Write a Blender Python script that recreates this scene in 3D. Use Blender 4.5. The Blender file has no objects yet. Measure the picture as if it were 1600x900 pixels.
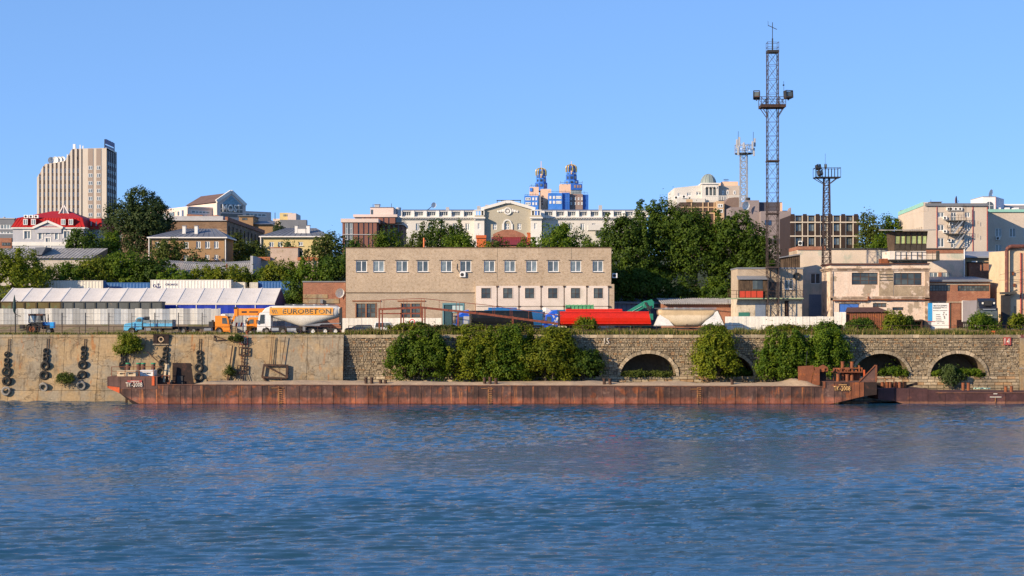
import bpy, bmesh, math, random
import numpy as np
from mathutils import Vector, Matrix, noise as mnoise

scene = bpy.context.scene
COL = scene.collection
RNG = random.Random(11)
# ---------------------------------------------------------------- camera, sky, sun, exposure
FPX, HZN, CAMZ = 2600.0, 500.0, 12.5          # lens in photo pixels, horizon row, eye height above the river (m)
cd = bpy.data.cameras.new('camera')
cam = bpy.data.objects.new('camera', cd); COL.objects.link(cam)
cam.location = (0, 0, CAMZ); cam.rotation_euler = (math.radians(90), 0, 0)
cd.sensor_width = 36; cd.lens = FPX / 1600 * 36; cd.shift_y = (HZN - 450) / 1600
cd.clip_start = 1; cd.clip_end = 20000
scene.camera = cam
SUN_TO = Vector((-1.0, -0.72, 0.47)).normalized()     # direction towards the sun
elev = math.asin(SUN_TO.z); azim = math.atan2(SUN_TO.x, SUN_TO.y)
w = bpy.data.worlds.new('World'); scene.world = w; w.use_nodes = True
wt = w.node_tree; wt.nodes.clear()
sk = wt.nodes.new('ShaderNodeTexSky'); sk.sky_type = 'NISHITA'; sk.sun_disc = False
sk.sun_elevation = elev; sk.sun_rotation = azim; sk.altitude = 0
sk.air_density = 0.6; sk.dust_density = 0.0; sk.ozone_density = 6.0
ga = wt.nodes.new('ShaderNodeGamma'); ga.inputs[1].default_value = 0.44          # film-like compression of the whole sky
ti = wt.nodes.new('ShaderNodeVectorMath'); ti.operation = 'MULTIPLY'; ti.inputs[1].default_value = (1.09, 1.54, 2.2)
bg = wt.nodes.new('ShaderNodeBackground'); bg.inputs['Strength'].default_value = 0.15
wo = wt.nodes.new('ShaderNodeOutputWorld')
wt.links.new(sk.outputs[0], ga.inputs[0]); wt.links.new(ga.outputs[0], ti.inputs[0]); wt.links.new(ti.outputs[0], bg.inputs[0]); wt.links.new(bg.outputs[0], wo.inputs[0])
sl = bpy.data.lights.new('sun', 'SUN'); sl.energy = 5.0; sl.angle = math.radians(0.5); sl.color = (1.0, 0.81, 0.58)
so = bpy.data.objects.new('sun', sl); COL.objects.link(so)
so.rotation_euler = SUN_TO.to_track_quat('Z', 'Y').to_euler()
vs = scene.view_settings
vs.view_transform = 'Standard'; vs.look = 'None'; vs.gamma = 1.0; vs.use_curve_mapping = False
vs.exposure = 0.55
scene.cycles.max_bounces = 6; scene.cycles.diffuse_bounces = 2

# ---------------------------------------------------------------- helpers
def WX(px, Y): return (px - 800.0) * Y / FPX
def WZ(py, Y): return CAMZ - (py - HZN) * Y / FPX
def ter(Y):
    """height of the land at depth Y"""
    pts = [(250, 10.2), (303, 10.2), (309, 16.9), (330, 18.6), (345, 21.0), (380, 25.0), (460, 30.0), (640, 34.0), (9000, 34.0)]
    for (a, za), (b, zb) in zip(pts, pts[1:]):
        if Y <= b: return za + (zb - za) * max(0, Y - a) / (b - a)
    return 34.0

class MB:
    def __init__(s): s.v = []; s.f = []; s.m = []; s.i = 0
    def add(s, vs, fs):
        n = len(s.v); s.v += [tuple(p) for p in vs]
        for f in fs: s.f.append(tuple(i + n for i in f)); s.m.append(s.i)
        return s
    def mat(s, i): s.i = i; return s
    def quad(s, a, b, c, d): return s.add([a, b, c, d], [(0, 1, 2, 3)])
    def box(s, x0, x1, y0, y1, z0, z1):
        return s.add([(x0,y0,z0),(x1,y0,z0),(x1,y1,z0),(x0,y1,z0),(x0,y0,z1),(x1,y0,z1),(x1,y1,z1),(x0,y1,z1)],
                     [(0,3,2,1),(4,5,6,7),(0,1,5,4),(1,2,6,5),(2,3,7,6),(3,0,4,7)])
    def bar(s, p0, p1, w, h=None):
        p0 = Vector(p0); p1 = Vector(p1); d = (p1 - p0)
        if d.length < 1e-6: return s
        d.normalize(); up = Vector((0,0,1)) if abs(d.z) < .95 else Vector((0,1,0))
        a = d.cross(up).normalized() * (w/2); b = d.cross(a).normalized() * ((h or w)/2)
        vs = [p + a*i + b*j for p in (p0, p1) for i, j in ((-1,-1),(1,-1),(1,1),(-1,1))]
        return s.add(vs, [(0,1,2,3),(7,6,5,4),(0,4,5,1),(1,5,6,2),(2,6,7,3),(3,7,4,0)])
    def cyl(s, p0, p1, r0, r1=None, n=10, caps=True):
        r1 = r0 if r1 is None else r1
        p0 = Vector(p0); p1 = Vector(p1); d = (p1-p0).normalized()
        up = Vector((0,0,1)) if abs(d.z) < .95 else Vector((0,1,0))
        a = d.cross(up).normalized(); b = d.cross(a)
        vs = []
        for p, r in ((p0, r0), (p1, r1)):
            for k in range(n):
                t = 2*math.pi*k/n; vs.append(p + (a*math.cos(t) + b*math.sin(t))*r)
        fs = [(k, (k+1)%n, n+(k+1)%n, n+k) for k in range(n)]
        if caps: fs += [tuple(range(n-1,-1,-1)), tuple(range(n, 2*n))]
        return s.add(vs, fs)
    def tube(s, pts, r, n=6):
        for a, b in zip(pts, pts[1:]): s.cyl(a, b, r, n=n)
        return s
    def prism(s, poly, axis, a, b):
        if axis == 'x': P = lambda u, v, t: (t, u, v)
        elif axis == 'y': P = lambda u, v, t: (u, t, v)
        else: P = lambda u, v, t: (u, v, t)
        n = len(poly)
        vs = [P(u, v, a) for u, v in poly] + [P(u, v, b) for u, v in poly]
        fs = [(k, (k+1)%n, n+(k+1)%n, n+k) for k in range(n)] + [tuple(range(n-1,-1,-1)), tuple(range(n, 2*n))]
        return s.add(vs, fs)
    def lathe(s, prof, c, axis='z', n=16, a0=0, a1=2*math.pi):
        """prof: list of (r, t) along the axis"""
        c = Vector(c); full = abs(a1-a0-2*math.pi) < 1e-6; m = n if full else n+1
        vs = []
        for r, t in prof:
            for k in range(m):
                q = a0 + (a1-a0)*k/n; u, v = r*math.cos(q), r*math.sin(q)
                vs.append(c + Vector({'z': (u, v, t), 'y': (u, t, v), 'x': (t, u, v)}[axis]))
        fs = []
        for j in range(len(prof)-1):
            for k in range(n):
                k2 = (k+1) % m
                fs.append((j*m+k, j*m+k2, (j+1)*m+k2, (j+1)*m+k))
        return s.add(vs, fs)
    def facade(s, x0, x1, z0, z1, holes, y=0.0, reveal=0.25):
        """wall sheet in the XZ plane with real openings and their reveals"""
        xs = sorted({x0, x1} | {min(max(h[i], x0), x1) for h in holes for i in (0, 1)})
        zs = sorted({z0, z1} | {min(max(h[i], z0), z1) for h in holes for i in (2, 3)})
        for xa, xb in zip(xs, xs[1:]):
            run = None
            for za, zb in zip(zs, zs[1:]):
                cx, cz = (xa+xb)/2, (za+zb)/2
                hole = any(h[0] < cx < h[1] and h[2] < cz < h[3] for h in holes)
                if not hole: run = (run[0] if run else za, zb)
                if (hole or zb == zs[-1]) and run:
                    s.quad((xa,y,run[0]),(xb,y,run[0]),(xb,y,run[1]),(xa,y,run[1])); run = None
        for a, b, c, d in holes:
            Y = y + reveal
            s.quad((a,y,c),(a,Y,c),(a,Y,d),(a,y,d)); s.quad((b,y,c),(b,y,d),(b,Y,d),(b,Y,c))
            s.quad((a,y,d),(a,Y,d),(b,Y,d),(b,y,d)); s.quad((a,y,c),(b,y,c),(b,Y,c),(a,Y,c))
            s.quad((a,Y,c),(b,Y,c),(b,Y,d),(a,Y,d))
        return s
    def shell(s, x0, x1, y0, y1, z0, z1, holes=(), reveal=0.25, top=True):
        """box whose front has openings"""
        s.facade(x0, x1, z0, z1, list(holes), y0, reveal)
        s.quad((x0,y1,z0),(x0,y0,z0),(x0,y0,z1),(x0,y1,z1)); s.quad((x1,y0,z0),(x1,y1,z0),(x1,y1,z1),(x1,y0,z1))
        s.quad((x1,y1,z0),(x0,y1,z0),(x0,y1,z1),(x1,y1,z1))
        if top: s.quad((x0,y0,z1),(x1,y0,z1),(x1,y1,z1),(x0,y1,z1))
        return s
    def mesh(s, name, mats):
        me = bpy.data.meshes.new(name); me.from_pydata(s.v, [], s.f)
        mats = mats if isinstance(mats, (list, tuple)) else [mats]
        for m in mats: me.materials.append(m)
        if len(mats) > 1: me.polygons.foreach_set('material_index', s.m)
        me.update(); return me
    def build(s, name, mats, parent=None, label=None, smooth=False, bevel=0, kind=None, loc=None, fix=False):
        me = s.mesh(name, mats)
        if fix:
            bm = bmesh.new(); bm.from_mesh(me); bmesh.ops.recalc_face_normals(bm, faces=bm.faces); bm.to_mesh(me); bm.free()
        if smooth: me.polygons.foreach_set('use_smooth', [True]*len(me.polygons)); me.update()
        o = link(name, me, parent, label, kind, loc)
        if bevel:
            b = o.modifiers.new('bevel', 'BEVEL'); b.width = bevel; b.segments = 2; b.limit_method = 'ANGLE'
        return o

def link(name, me, parent=None, label=None, kind=None, loc=None):
    o = bpy.data.objects.new(name, me); COL.objects.link(o)
    if parent is not None: o.parent = parent
    if label: o['label'] = label
    if kind: o['kind'] = kind
    if loc is not None: o.location = loc
    return o
def thing(name, label, cat, loc=(0,0,0), rz=0.0, group=None):
    o = bpy.data.objects.new(name, None); COL.objects.link(o); o.empty_display_size = .5
    o.location = loc; o.rotation_euler = (0, 0, rz); o['label'] = label; o['category'] = cat
    if group: o['group'] = group
    return o
def tag(o, label, cat, group=None):
    o['label'] = label; o['category'] = cat
    if group: o['group'] = group
    return o
def dup(root, loc=None, rz=None, label=None, scale=None):
    r = root.copy(); COL.objects.link(r)
    if loc is not None: r.location = loc
    if rz is not None: r.rotation_euler = (0, 0, rz)
    if scale is not None: r.scale = scale
    if label: r['label'] = label
    for ch in list(root.children):
        c = ch.copy(); COL.objects.link(c); c.parent = r
        for g in list(ch.children):
            d = g.copy(); COL.objects.link(d); d.parent = c
    return r
class Fr:
    """turns photo columns/rows on the plane at depth Y into metres measured from a thing's base point"""
    def __init__(s, px, py, Y, z=None):
        s.px, s.Y = px, Y; s.z0 = WZ(py, Y) if z is None else z
        s.loc = (WX(px, Y), Y, s.z0)
    def x(s, px): return (px - s.px) * s.Y / FPX
    def z(s, py): return WZ(py, s.Y) - s.z0
    def r(s, a, b, t, u): return (s.x(a), s.x(b), s.z(u), s.z(t))      # left, right, top row, bottom row -> x0,x1,z0,z1
_txt = {}
def text_mesh(body, size, ext=0.01, bold=0.0, sx=1.0):
    cu = bpy.data.curves.new('lettering', 'FONT'); cu.body = body; cu.size = size; cu.extrude = ext; cu.offset = bold
    cu.align_x = 'CENTER'; cu.align_y = 'CENTER'; cu.resolution_u = 2
    o = bpy.data.objects.new('lettering', cu); COL.objects.link(o)
    dg = bpy.context.evaluated_depsgraph_get(); me = bpy.data.meshes.new_from_object(o.evaluated_get(dg))
    COL.objects.unlink(o); bpy.data.objects.remove(o); bpy.data.curves.remove(cu)
    return me
def lettering(name, body, height, width, loc, mat, parent, bold=0.0, rot=(math.pi/2, 0, 0), ext=0.012):
    me = text_mesh(body, 1.0, 0, bold)
    xs = [v.co.x for v in me.vertices]; ys = [v.co.y for v in me.vertices]
    cx, cy = (max(xs)+min(xs))/2, (max(ys)+min(ys))/2; kx = width/(max(xs)-min(xs)); ky = height/(max(ys)-min(ys))
    for v in me.vertices: v.co = ((v.co.x-cx)*kx, (v.co.y-cy)*ky, 0)
    me.materials.clear(); me.materials.append(mat)
    o = link(name, me, parent, loc=loc); o.rotation_euler = rot
    sm = o.modifiers.new('solid', 'SOLIDIFY'); sm.thickness = ext
    return o

# ---------------------------------------------------------------- materials
def N(nt, typ, **kw):
    n = nt.nodes.new(typ)
    for k, v in kw.items():
        if k in n.inputs.keys(): n.inputs[k].default_value = v
        else: setattr(n, k, v)
    return n
def L(nt, a, b): nt.links.new(a, b)
def mix(nt, fac, c1, c2, blend='MIX'):
    n = nt.nodes.new('ShaderNodeMix'); n.data_type = 'RGBA'; n.blend_type = blend
    for s, v in ((n.inputs[0], fac), (n.inputs[6], c1), (n.inputs[7], c2)):
        if hasattr(v, 'is_linked'): L(nt, v, s)
        elif isinstance(v, (int, float)): s.default_value = v
        else: s.default_value = (*v, 1) if len(v) == 3 else v
    return n.outputs[2]
def ramp(nt, sock, lo, hi, a=1.0, b=0.0):
    n = nt.nodes.new('ShaderNodeMapRange'); n.interpolation_type = 'SMOOTHSTEP'
    L(nt, sock, n.inputs[0]); n.inputs[1].default_value = lo; n.inputs[2].default_value = hi; n.inputs[3].default_value = b; n.inputs[4].default_value = a
    return n.outputs[0]
def M(name, c, rough=.85, var=.18, sc=.6, bump=0.0, bsc=6.0, metal=0.0, spec=.3, ovar=0.0, layers=(), brick=None, coat=0.0, world=False, fine=.10):
    """layered procedural material.
    layers: dicts c colour, k kind ('n' noise, 's' vertical streaks, 'h' horizontal streaks, 'z' height band), sc scale, lo/hi mask limits, a amount"""
    m = bpy.data.materials.new(name); m.use_nodes = True; nt = m.node_tree
    b = nt.nodes['Principled BSDF']
    tc = N(nt, 'ShaderNodeTexCoord'); co = tc.outputs['Object']
    if world: co = N(nt, 'ShaderNodeNewGeometry').outputs['Position']
    n1 = N(nt, 'ShaderNodeTexNoise', Scale=sc, Detail=5.0, Roughness=.62); L(nt, co, n1.inputs['Vector'])
    h = None
    if brick:
        sep = N(nt, 'ShaderNodeSeparateXYZ'); L(nt, co, sep.inputs[0])
        ad = N(nt, 'ShaderNodeMath', operation='ADD'); L(nt, sep.outputs[0], ad.inputs[0]); L(nt, sep.outputs[1], ad.inputs[1])
        cb = N(nt, 'ShaderNodeCombineXYZ'); L(nt, ad.outputs[0], cb.inputs[0]); L(nt, sep.outputs[2], cb.inputs[1])
        bt = N(nt, 'ShaderNodeTexBrick'); L(nt, cb.outputs[0], bt.inputs['Vector'])
        bt.inputs['Color1'].default_value = (*c, 1); bt.inputs['Color2'].default_value = (*brick['c2'], 1); bt.inputs['Mortar'].default_value = (*brick['m'], 1)
        bt.inputs['Scale'].default_value = 1.0; bt.inputs['Brick Width'].default_value = brick['w']; bt.inputs['Row Height'].default_value = brick['h']
        bt.inputs['Mortar Size'].default_value = brick.get('ms', .012); bt.inputs['Bias'].default_value = brick.get('bias', 0)
        col = bt.outputs['Color']; h = bt.outputs['Fac']
    else:
        rgb = N(nt, 'ShaderNodeRGB'); rgb.outputs[0].default_value = (*c, 1); col = rgb.outputs[0]
    for ly in layers:
        k = ly.get('k', 'n'); s = ly.get('sc', 1.0); lo = ly.get('lo', .5); hi = ly.get('hi', .6)
        mp = N(nt, 'ShaderNodeMapping'); L(nt, co, mp.inputs[0]); q = ly.get('off', 0.0); mp.inputs['Location'].default_value = (q, q*1.7, q*.6)
        mp.inputs['Scale'].default_value = {'n': (1,1,1), 's': (1,1,.08), 'h': (.08,.08,1), 'z': (1,1,1), 'c': (.45,.45,1)}[k]
        nn = N(nt, 'ShaderNodeTexNoise', Scale=s, Detail=ly.get('d', 5.0), Roughness=ly.get('r', .65)); L(nt, mp.outputs[0], nn.inputs['Vector'])
        if k == 'c':
            vo = N(nt, 'ShaderNodeTexVoronoi', feature='DISTANCE_TO_EDGE', Scale=s); ad_ = N(nt, 'ShaderNodeVectorMath', operation='MULTIPLY_ADD'); nn.inputs['Scale'].default_value = 1.1
            L(nt, nn.outputs['Color'], ad_.inputs[0]); ad_.inputs[1].default_value = (2.2, 2.2, 2.2); L(nt, mp.outputs[0], ad_.inputs[2]); L(nt, ad_.outputs[0], vo.inputs['Vector'])
            f = ramp(nt, vo.outputs['Distance'], lo, hi, ly.get('a', 1.0))
        elif k == 'z':
            sp = N(nt, 'ShaderNodeSeparateXYZ'); L(nt, co, sp.inputs[0])
            ma = N(nt, 'ShaderNodeMath', operation='MULTIPLY_ADD'); L(nt, nn.outputs['Fac'], ma.inputs[0]); ma.inputs[1].default_value = ly.get('w', .5); L(nt, sp.outputs[2], ma.inputs[2])
            f = ramp(nt, ma.outputs[0], lo, hi, ly.get('a', 1.0) if lo < hi else ly.get('a', 1.0))
            if ly.get('inv'):
                iv = N(nt, 'ShaderNodeMath', operation='SUBTRACT'); iv.inputs[0].default_value = ly.get('a', 1.0); L(nt, f, iv.inputs[1]); f = iv.outputs[0]
        else:
            f = ramp(nt, nn.outputs['Fac'], lo, hi, ly.get('a', 1.0))
        col = mix(nt, f, col, ly['c'])
    f1 = ramp(nt, n1.outputs['Fac'], .25, .75, 1+var, 1-var)
    nf = N(nt, 'ShaderNodeTexNoise', Scale=bsc*1.3, Detail=2.0); L(nt, co, nf.inputs['Vector'])
    f2 = ramp(nt, nf.outputs['Fac'], .3, .7, 1+fine, 1-fine)
    mu = N(nt, 'ShaderNodeMath', operation='MULTIPLY'); L(nt, f1, mu.inputs[0]); L(nt, f2, mu.inputs[1]); fac = mu.outputs[0]
    if ovar:
        oi = N(nt, 'ShaderNodeObjectInfo'); fo = ramp(nt, oi.outputs['Random'], 0, 1, 1+ovar, 1-ovar)
        m2 = N(nt, 'ShaderNodeMath', operation='MULTIPLY'); L(nt, fac, m2.inputs[0]); L(nt, fo, m2.inputs[1]); fac = m2.outputs[0]
    vm = N(nt, 'ShaderNodeVectorMath', operation='SCALE'); L(nt, col, vm.inputs[0]); L(nt, fac, vm.inputs['Scale'])
    L(nt, vm.outputs[0], b.inputs['Base Color'])
    b.inputs['Roughness'].default_value = rough; b.inputs['Metallic'].default_value = metal; b.inputs['Specular IOR Level'].default_value = spec
    if coat: b.inputs['Coat Weight'].default_value = coat; b.inputs['Coat Roughness'].default_value = .1
    if bump or h is not None:
        bn = N(nt, 'ShaderNodeTexNoise', Scale=bsc, Detail=4.0); L(nt, co, bn.inputs['Vector'])
        bp = N(nt, 'ShaderNodeBump', Strength=min(1.0, bump or .3), Distance=.04)
        hh = bn.outputs['Fac']
        if h is not None:
            hm = N(nt, 'ShaderNodeMath', operation='MULTIPLY_ADD'); L(nt, h, hm.inputs[0]); hm.inputs[1].default_value = -.8; L(nt, hh, hm.inputs[2]); hh = hm.outputs[0]
        L(nt, hh, bp.inputs['Height']); L(nt, bp.outputs[0], b.inputs['Normal'])
    return m
def paint(name, c, rough=.38, dirt=.35, dc=(.12,.10,.07), **kw):
    return M(name, c, rough, .08, .8, spec=.45, layers=[dict(c=dc, k='n', sc=1.3, lo=.5, hi=.85, a=dirt), dict(c=dc, k='s', sc=3.5, lo=.55, hi=.8, a=dirt*.6)], **kw)
def leafmat(name, c1, c2, c3=None, tr=.40):
    m = bpy.data.materials.new(name); m.use_nodes = True; nt = m.node_tree; b = nt.nodes['Principled BSDF']; out = nt.nodes['Material Output']
    tc = N(nt, 'ShaderNodeTexCoord'); n1 = N(nt, 'ShaderNodeTexNoise', Scale=.7, Detail=4.0); L(nt, tc.outputs['Object'], n1.inputs['Vector'])
    n2 = N(nt, 'ShaderNodeTexNoise', Scale=4.0, Detail=2.0); L(nt, tc.outputs['Object'], n2.inputs['Vector'])
    col = mix(nt, ramp(nt, n1.outputs['Fac'], .35, .65), c1, c2)
    col = mix(nt, ramp(nt, n2.outputs['Fac'], .5, .75, .6), col, c3 or tuple(min(1, v*1.5) for v in c2))
    oi = N(nt, 'ShaderNodeObjectInfo'); v = N(nt, 'ShaderNodeVectorMath', operation='SCALE'); L(nt, col, v.inputs[0]); L(nt, ramp(nt, oi.outputs['Random'], 0, 1, 1.12, .88), v.inputs['Scale'])
    L(nt, v.outputs[0], b.inputs['Base Color']); b.inputs['Roughness'].default_value = .6; b.inputs['Specular IOR Level'].default_value = .2
    t = N(nt, 'ShaderNodeBsdfTranslucent'); L(nt, v.outputs[0], t.inputs[0])
    ms = N(nt, 'ShaderNodeMixShader'); ms.inputs[0].default_value = tr; L(nt, b.outputs[0], ms.inputs[1]); L(nt, t.outputs[0], ms.inputs[2]); L(nt, ms.outputs[0], out.inputs[0])
    return m
def glass(name, c, rough=.08):
    m = bpy.data.materials.new(name); m.use_nodes = True; nt = m.node_tree; b = nt.nodes['Principled BSDF']
    oi = N(nt, 'ShaderNodeObjectInfo'); tc = N(nt, 'ShaderNodeTexCoord')
    n = N(nt, 'ShaderNodeTexNoise', Scale=1.1, Detail=1.0); L(nt, tc.outputs['Object'], n.inputs['Vector'])
    vm = N(nt, 'ShaderNodeVectorMath', operation='SCALE'); vm.inputs[0].default_value = c
    mu = N(nt, 'ShaderNodeMath', operation='MULTIPLY'); L(nt, ramp(nt, oi.outputs['Random'], 0, 1, 1.6, .5), mu.inputs[0]); L(nt, ramp(nt, n.outputs['Fac'], .3, .7, 1.25, .75), mu.inputs[1])
    L(nt, mu.outputs[0], vm.inputs['Scale']); L(nt, vm.outputs[0], b.inputs['Base Color'])
    b.inputs['Roughness'].default_value = rough; b.inputs['Specular IOR Level'].default_value = .9
    return m
RUST = (.16, .06, .03); RUSTB = (.30, .10, .035)
m_glass = glass('window_glass', (.13, .155, .16), .15); m_glassd = glass('dark_glass', (.055, .063, .055), .28); m_glassb = glass('blue_glass', (.02, .06, .16))
m_glassy = M('painted_panes', (.36, .42, .18), .5, .25, .8, ovar=.35)
m_white = M('white_plastic', (.78, .77, .74), .5, .05, .8)
m_black = M('black_rubber', (.022, .021, .020), .8, .3, 2.0, bump=.3, bsc=9)
m_iron = M('rusted_iron', (.055, .032, .024), .85, .3, 1.2, layers=[dict(c=(.14,.06,.03), sc=2.5, lo=.5, hi=.7, a=.7)])
m_dark = M('dark_steel', (.03, .03, .032), .6, .2, 1.0)
m_steel = M('galvanised_steel', (.42, .43, .44), .45, .15, 1.0, metal=.5)
m_grey = M('grey_roof_steel', (.19, .20, .22), .5, .15, .5, spec=.5, layers=[dict(c=(.10,.09,.08), k='s', sc=1.2, lo=.55, hi=.8, a=.5)])
m_wood = M('weathered_boards', (.10, .065, .04), .9, .3, 1.0, layers=[dict(c=(.04,.028,.02), k='s', sc=6, lo=.45, hi=.6, a=.8)])
# ================================================================ river
def make_water():
    rng = np.random.default_rng(5)
    rows = [-400, -150, -40, 0, 20, 35]; y = 45.0
    while y < 262: rows.append(y); y += 0.0021*y
    rows.append(264)
    s = np.concatenate([[-9, -3, -1, -.55, -.42], np.arange(-.37, .3701, .00155), [.42, .55, 1, 3, 9]])
    Yr = np.array(rows); YY, SS = np.meshgrid(Yr, s, indexing='ij')
    XX = SS*np.maximum(YY, 45.0)
    ZZ = np.zeros_like(XX)
    gust = 0.5*np.ones_like(XX)
    for k in range(9):      # slow patches of stronger and weaker ripple
        lam = rng.uniform(25, 90); a = rng.uniform(0, 2*np.pi)
        gust += .2*np.sin(2*np.pi*(np.cos(a)*XX*.6 + np.sin(a)*YY)/lam + rng.uniform(0, 6.28))
    gust = np.clip(gust+.4, .3, 1.9)
    for k in range(64):
        lam = np.exp(rng.uniform(np.log(.45), np.log(2.6)))
        a = np.pi/2 + rng.normal(0, .22) + .12
        amp = .0046*lam**.85*rng.uniform(.5, 1.2)
        kx, ky = np.cos(a)*2*np.pi/lam, np.sin(a)*2*np.pi/lam
        ph = rng.uniform(0, 6.28) + .9*np.sin(XX*rng.uniform(.03, .12) + rng.uniform(0, 6)) + .9*np.sin(YY*rng.uniform(.03, .12) + rng.uniform(0, 6))
        sn = np.sin(kx*XX + ky*YY + ph)
        dist = np.clip(.95 + (YY-70)*.0045, .9, 1.7)     # longer fetch towards the far bank
        ZZ += amp*gust*dist*(sn + .35*(1-np.abs(sn))*2 - .35)
    edge = (np.abs(SS) > .4) | (YY < 44)
    ZZ[edge] = 0
    nr, nc = XX.shape
    me = bpy.data.meshes.new('river')
    me.vertices.add(nr*nc); me.vertices.foreach_set('co', np.stack([XX, YY, ZZ], -1).astype('f4').ravel())
    i = np.arange(nr*nc).reshape(nr, nc)
    q = np.stack([i[:-1,:-1], i[:-1,1:], i[1:,1:], i[1:,:-1]], -1).reshape(-1, 4)
    me.loops.add(q.size); me.loops.foreach_set('vertex_index', q.ravel().astype('i4'))
    me.polygons.add(len(q)); me.polygons.foreach_set('loop_start', np.arange(0, q.size, 4, dtype='i4'))
    me.polygons.foreach_set('use_smooth', np.ones(len(q), bool))
    me.update(calc_edges=True)
    m = bpy.data.materials.new('river_water'); m.use_nodes = True; nt = m.node_tree; b = nt.nodes['Principled BSDF']
    g = N(nt, 'ShaderNodeNewGeometry')
    mp = N(nt, 'ShaderNodeMapping'); L(nt, g.outputs['Position'], mp.inputs[0]); mp.inputs['Scale'].default_value = (.22, 1, 1)
    n1 = N(nt, 'ShaderNodeTexNoise', Scale=2.4, Detail=6.0, Roughness=.68, Distortion=.4); L(nt, mp.outputs[0], n1.inputs['Vector'])
    mp2 = N(nt, 'ShaderNodeMapping'); L(nt, g.outputs['Position'], mp2.inputs[0]); mp2.inputs['Scale'].default_value = (.3, 1, 1)
    n2 = N(nt, 'ShaderNodeTexNoise', Scale=.8, Detail=3.0, Roughness=.55); L(nt, mp2.outputs[0], n2.inputs['Vector'])
    mm = N(nt, 'ShaderNodeMath', operation='MULTIPLY_ADD'); L(nt, n2.outputs['Fac'], mm.inputs[0]); mm.inputs[1].default_value = 1.3; L(nt, n1.outputs['Fac'], mm.inputs[2])
    bp = N(nt, 'ShaderNodeBump', Strength=1.0, Distance=.07); L(nt, mm.outputs[0], bp.inputs['Height']); L(nt, bp.outputs[0], b.inputs['Normal'])
    n3 = N(nt, 'ShaderNodeTexNoise', Scale=.07, Detail=3.0); L(nt, mp2.outputs[0], n3.inputs['Vector'])
    L(nt, mix(nt, ramp(nt, n3.outputs['Fac'], .35, .65), (.010, .064, .128), (.018, .054, .078)), b.inputs['Base Color'])
    b.inputs['Roughness'].default_value = .05; b.inputs['IOR'].default_value = 1.45
    me.materials.append(m)
    o = link('river', me, kind='structure'); o['label'] = 'rippled blue river water'
make_water()

# ================================================================ land
m_soil = M('yard_soil', (.20, .15, .095), .95, .3, .25, bump=.4, bsc=3, layers=[dict(c=(.11, .10, .04), sc=.5, lo=.48, hi=.6), dict(c=(.035, .045, .012), k='z', sc=.6, w=1.0, lo=12.3, hi=12.9)])
def make_ground():
    g = MB(); ys = [259.75, 265, 272, 280, 290, 303, 306, 309, 320, 330, 337, 345, 360, 380, 420, 460, 640, 2000, 9000]
    xs = [-6000, -900, -400, -200, -120] + list(range(-100, 101, 10)) + [120, 200, 400, 900, 6000]
    r = random.Random(3)
    for j, y in enumerate(ys):
        for x in xs: g.v.append((x, y, ter(y) + (r.uniform(-.12, .12) if j else 0)))
    n = len(xs)
    for j in range(len(ys)-1):
        for i in range(n-1):
            k = j*n+i; g.f.append((k, k+1, k+n+1, k+n)); g.m.append(0)
    g.build('ground', m_soil, kind='structure')
    b = MB(); r = random.Random(4); k = 60; x0, x1 = -170, WX(352, 272)
    prof = [(270.2, 10.12), (272.2, 11.1), (273.6, 11.75), (277.5, 11.8), (280, 10.12)]
    for i in range(k+1):
        x = x0 + (x1-x0)*i/k
        for y, z in prof: b.v.append((x, y + r.uniform(-.3, .3), z + (r.uniform(-.2, .1) if 10.3 < z < 11.7 else 0)))
    for i in range(k):
        for j in range(4):
            q = i*5+j; b.f.append((q, q+5, q+6, q+1)); b.m.append(0)
    b.build('earth_bank', m_soil, kind='structure')
make_ground()
def raised_pad():
    x0, x1 = WX(1489, 270), WX(1575, 270); m = MB(); xs = [x0-1.2, x0, x1, x1+1.2]; pr = [(262.2, 10.12), (264.6, 11.1), (284.5, 11.1)]
    for i, x in enumerate(xs):
        for y, z in pr: m.v.append((x, y, z if 0 < i < 3 else 10.1))
    for i in range(3):
        for j in range(2): k = i*3+j; m.f.append((k, k+3, k+4, k+1)); m.m.append(0)
    m.build('gravel_pad', m_soil, kind='structure')
raised_pad()

# ================================================================ quay walls
m_conc = M('old_concrete', (.325, .230, .126), .92, .14, .35, bump=.35, bsc=2.5, ovar=.06, layers=[
    dict(c=(.255, .215, .155), sc=.22, lo=.44, hi=.58, a=.9), dict(c=(.20, .155, .10), sc=.9, lo=.58, hi=.70, a=.6),
    dict(c=(.13, .095, .06), k='s', sc=1.3, lo=.53, hi=.68, a=.75), dict(c=(.32, .13, .04), k='s', sc=1.5, lo=.58, hi=.70, a=.75, off=7.3),
    dict(c=(.48, .40, .29), sc=1.6, lo=.63, hi=.70, a=.6, off=3.1), dict(c=(.07, .05, .03), k='c', sc=.2, lo=.012, hi=.004, a=.6), dict(c=(.10, .08, .055), k='h', sc=1.1, lo=.66, hi=.70, a=.8, off=1.7)])
m_concs = M('dark_joint_concrete', (.13, .10, .07), .95, .3, 1.0)  # darker core concrete seen in the slab joints
def conc_y(z): return 257.0 + 2.2*z/10.2
CW = Fr(300, 0, 257.0, z=0.0)
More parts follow.
